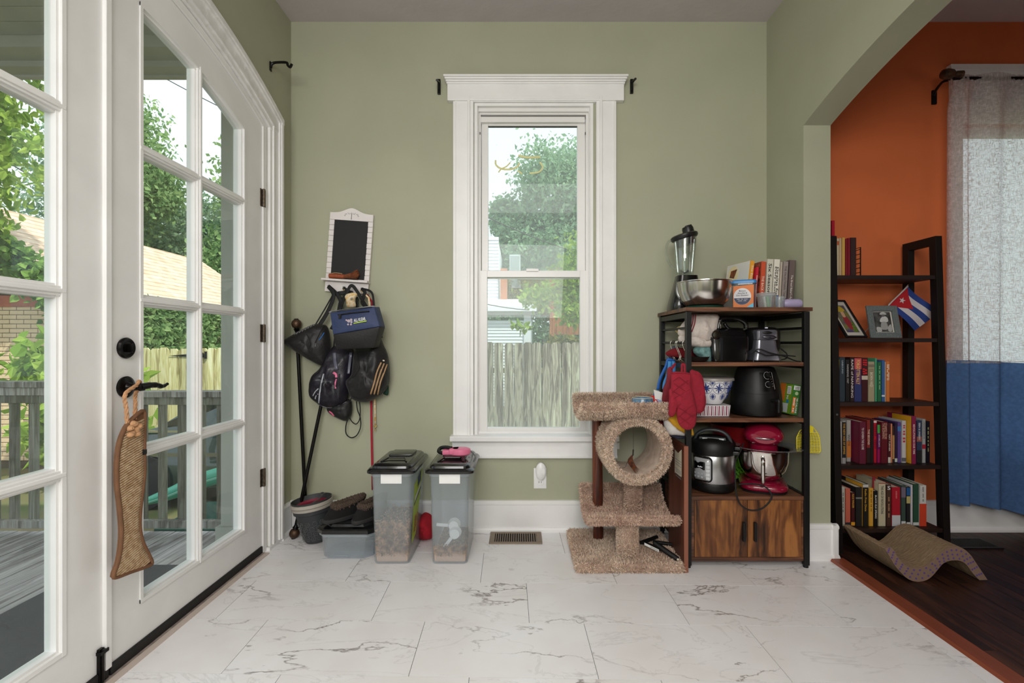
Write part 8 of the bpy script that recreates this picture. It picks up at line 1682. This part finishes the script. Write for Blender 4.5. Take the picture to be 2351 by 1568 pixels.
b = MB(); pts = [fp(.17 + (.115 if k % 2 == 0 else .045) * math.sin(k * PI / 5 + .85) * .72, .5 - (.115 if k % 2 == 0 else .045) * 1.1 * math.cos(k * PI / 5 + .85), .0012) for k in range(10)]; c = sum(pts, Vector()) / 10; b.add(pts + [c], [(i, (i + 1) % 10, 10) for i in range(10)]); b.build('star', FW, flg)
MB().tube([zf(1003, 855), zf(786, 1085), zf(600, 1290, 2.62), zf(480, 1430, 2.64)], .0022, 8).build('stick', mat('pale_dowel', (206, 196, 186), .6), flg, smooth='all'); MB().tube([fp(0, 0) + Vector((0, -.002, 0)), fp(0, 1) + Vector((0, -.002, 0))], .0035, 8).build('sleeve', FW, flg, smooth='all'); MB().ball(zf(1003, 852), .003, 8, 6).build('tip', mat('gold_tip', (150, 80, 50), .4), flg)
# cardboard wave scratcher
Yw1, Yw2 = 2.155, 2.43
top = [(722, 990), (800, 992), (860, 1090), (950, 1180), (1050, 1205), (1150, 1190), (1250, 1120), (1340, 1030), (1420, 985), (1500, 975), (1580, 1000), (1650, 1060), (1700, 1130), (1760, 1220), (1840, 1338)]
bot = [(720, 998), (770, 1080), (830, 1180), (900, 1260), (980, 1330), (1080, 1356), (1180, 1335), (1245, 1285), (1300, 1220), (1360, 1155), (1440, 1125), (1540, 1128), (1610, 1170), (1680, 1265), (1752, 1338)]
w7 = lambda q: P(1880 + q[0] / 4.75, 1050 + q[1] / 4.75, Yw1)
tp, bt = smoothpath([w7(q) for q in top], 3), smoothpath([w7(q) for q in bot], 3); n = len(tp)
sc = thing('wave_scratcher', 'wave-shaped corrugated cardboard cat scratcher with a purple printed edge on the wood floor', 'cat scratcher', (1.85, 2.3, 0)); CB = mat('corrugated_cardboard', (158, 134, 104), .95, rgb2=(132, 108, 82), vs=40, stretch=(1, 8, 1), bump=.5, bs=120)
b = MB(); rs = np.random.RandomState(4); y = Yw1 + .003
zmin = min(p.z for p in bt)
while y < Yw2:
    dx, dz = rs.uniform(-.001, .001), rs.uniform(-.0012, .0008); wv = rs.rand() * 6
    vs_ = []
    for yy in (y, y + .0046):
        for i in range(n): p, q = tp[i], bt[i]; e = .0010 * math.sin(i * 1.7 + wv); vs_.append((p.x + dx, yy, p.z + dz + e)); vs_.append((q.x + dx, yy, max(q.z - zmin * 0, zmin)))
    fs = []
    for i in range(n - 1):
        a = 2 * i; c = 2 * n + 2 * i; fs += [(a, a + 2, a + 3, a + 1), (c, c + 1, c + 3, c + 2), (a, c, c + 2, a + 2), (a + 1, a + 3, c + 3, c + 1)]
    fs += [(0, 1, 2 * n + 1, 2 * n), (2 * n - 2, 4 * n - 2, 4 * n - 1, 2 * n - 1)]; b.add(vs_, fs); y += .0052
b.v = [(x, y_, z - zmin + .001) for x, y_, z in b.v]; tag(b.build('cardboard_layers', CB, sc), kind='stuff')
b = MB(); vs_ = [];
for yy in (Yw1, Yw1 + .003):
    for i in range(n): vs_ += [(tp[i].x, yy, tp[i].z - zmin + .0018), (bt[i].x, yy, bt[i].z - zmin + .0005)]
fs = []
for i in range(n - 1): a = 2 * i; c = 2 * n + a; fs += [(a, a + 2, a + 3, a + 1), (c, c + 1, c + 3, c + 2), (a, c, c + 2, a + 2), (a + 1, a + 3, c + 3, c + 1)]
sf = b.add(vs_, fs).build('printed_edge', mat('kraft_brown', (134, 108, 92), .85), sc)
b = MB()
for i in range(1, n - 1, 1):
    if i % 2: continue
    for j in (0, 1, 2):
        f = .2 + .3 * j; p = tp[i] * (1 - f) + bt[i] * f; s = min(.0040, (tp[i] - bt[i]).length * .13); dx = (tp[i] - bt[i]).normalized(); e = Vector((-dx.z, 0, dx.x))
        q = [p + dx * s + e * s, p - dx * s * .6 + e * s, p - dx * s, p - dx * s * .6 - e * s, p + dx * s - e * s]
        b.prism([(v.x, Yw1 - .0001, v.z - zmin + .001) for v in q], (0, -.0004, 0))
b.build('print', mat('purple_ink', (92, 70, 140), .7), sf)
# black register in the wood floor
rg = thing('floor_register', 'black metal floor register in the wood floor under the curtain', 'vent', (2.35, 2.57, 0)); MB().box(2.20, 2.50, 2.50, 2.515, 0, .006).box(2.20, 2.50, 2.62, 2.635, 0, .006).box(2.20, 2.215, 2.515, 2.62, 0, .006).box(2.485, 2.5, 2.515, 2.62, 0, .006).build('frame', BLACK, rg)
l0 = MB().box(2.217, 2.222, 2.515, 2.62, .0005, .005).build('louver', BLACK, rg)
for k in range(1, 24): o = l0.copy(); C.objects.link(o); o.location = (.0113 * k, 0, 0)
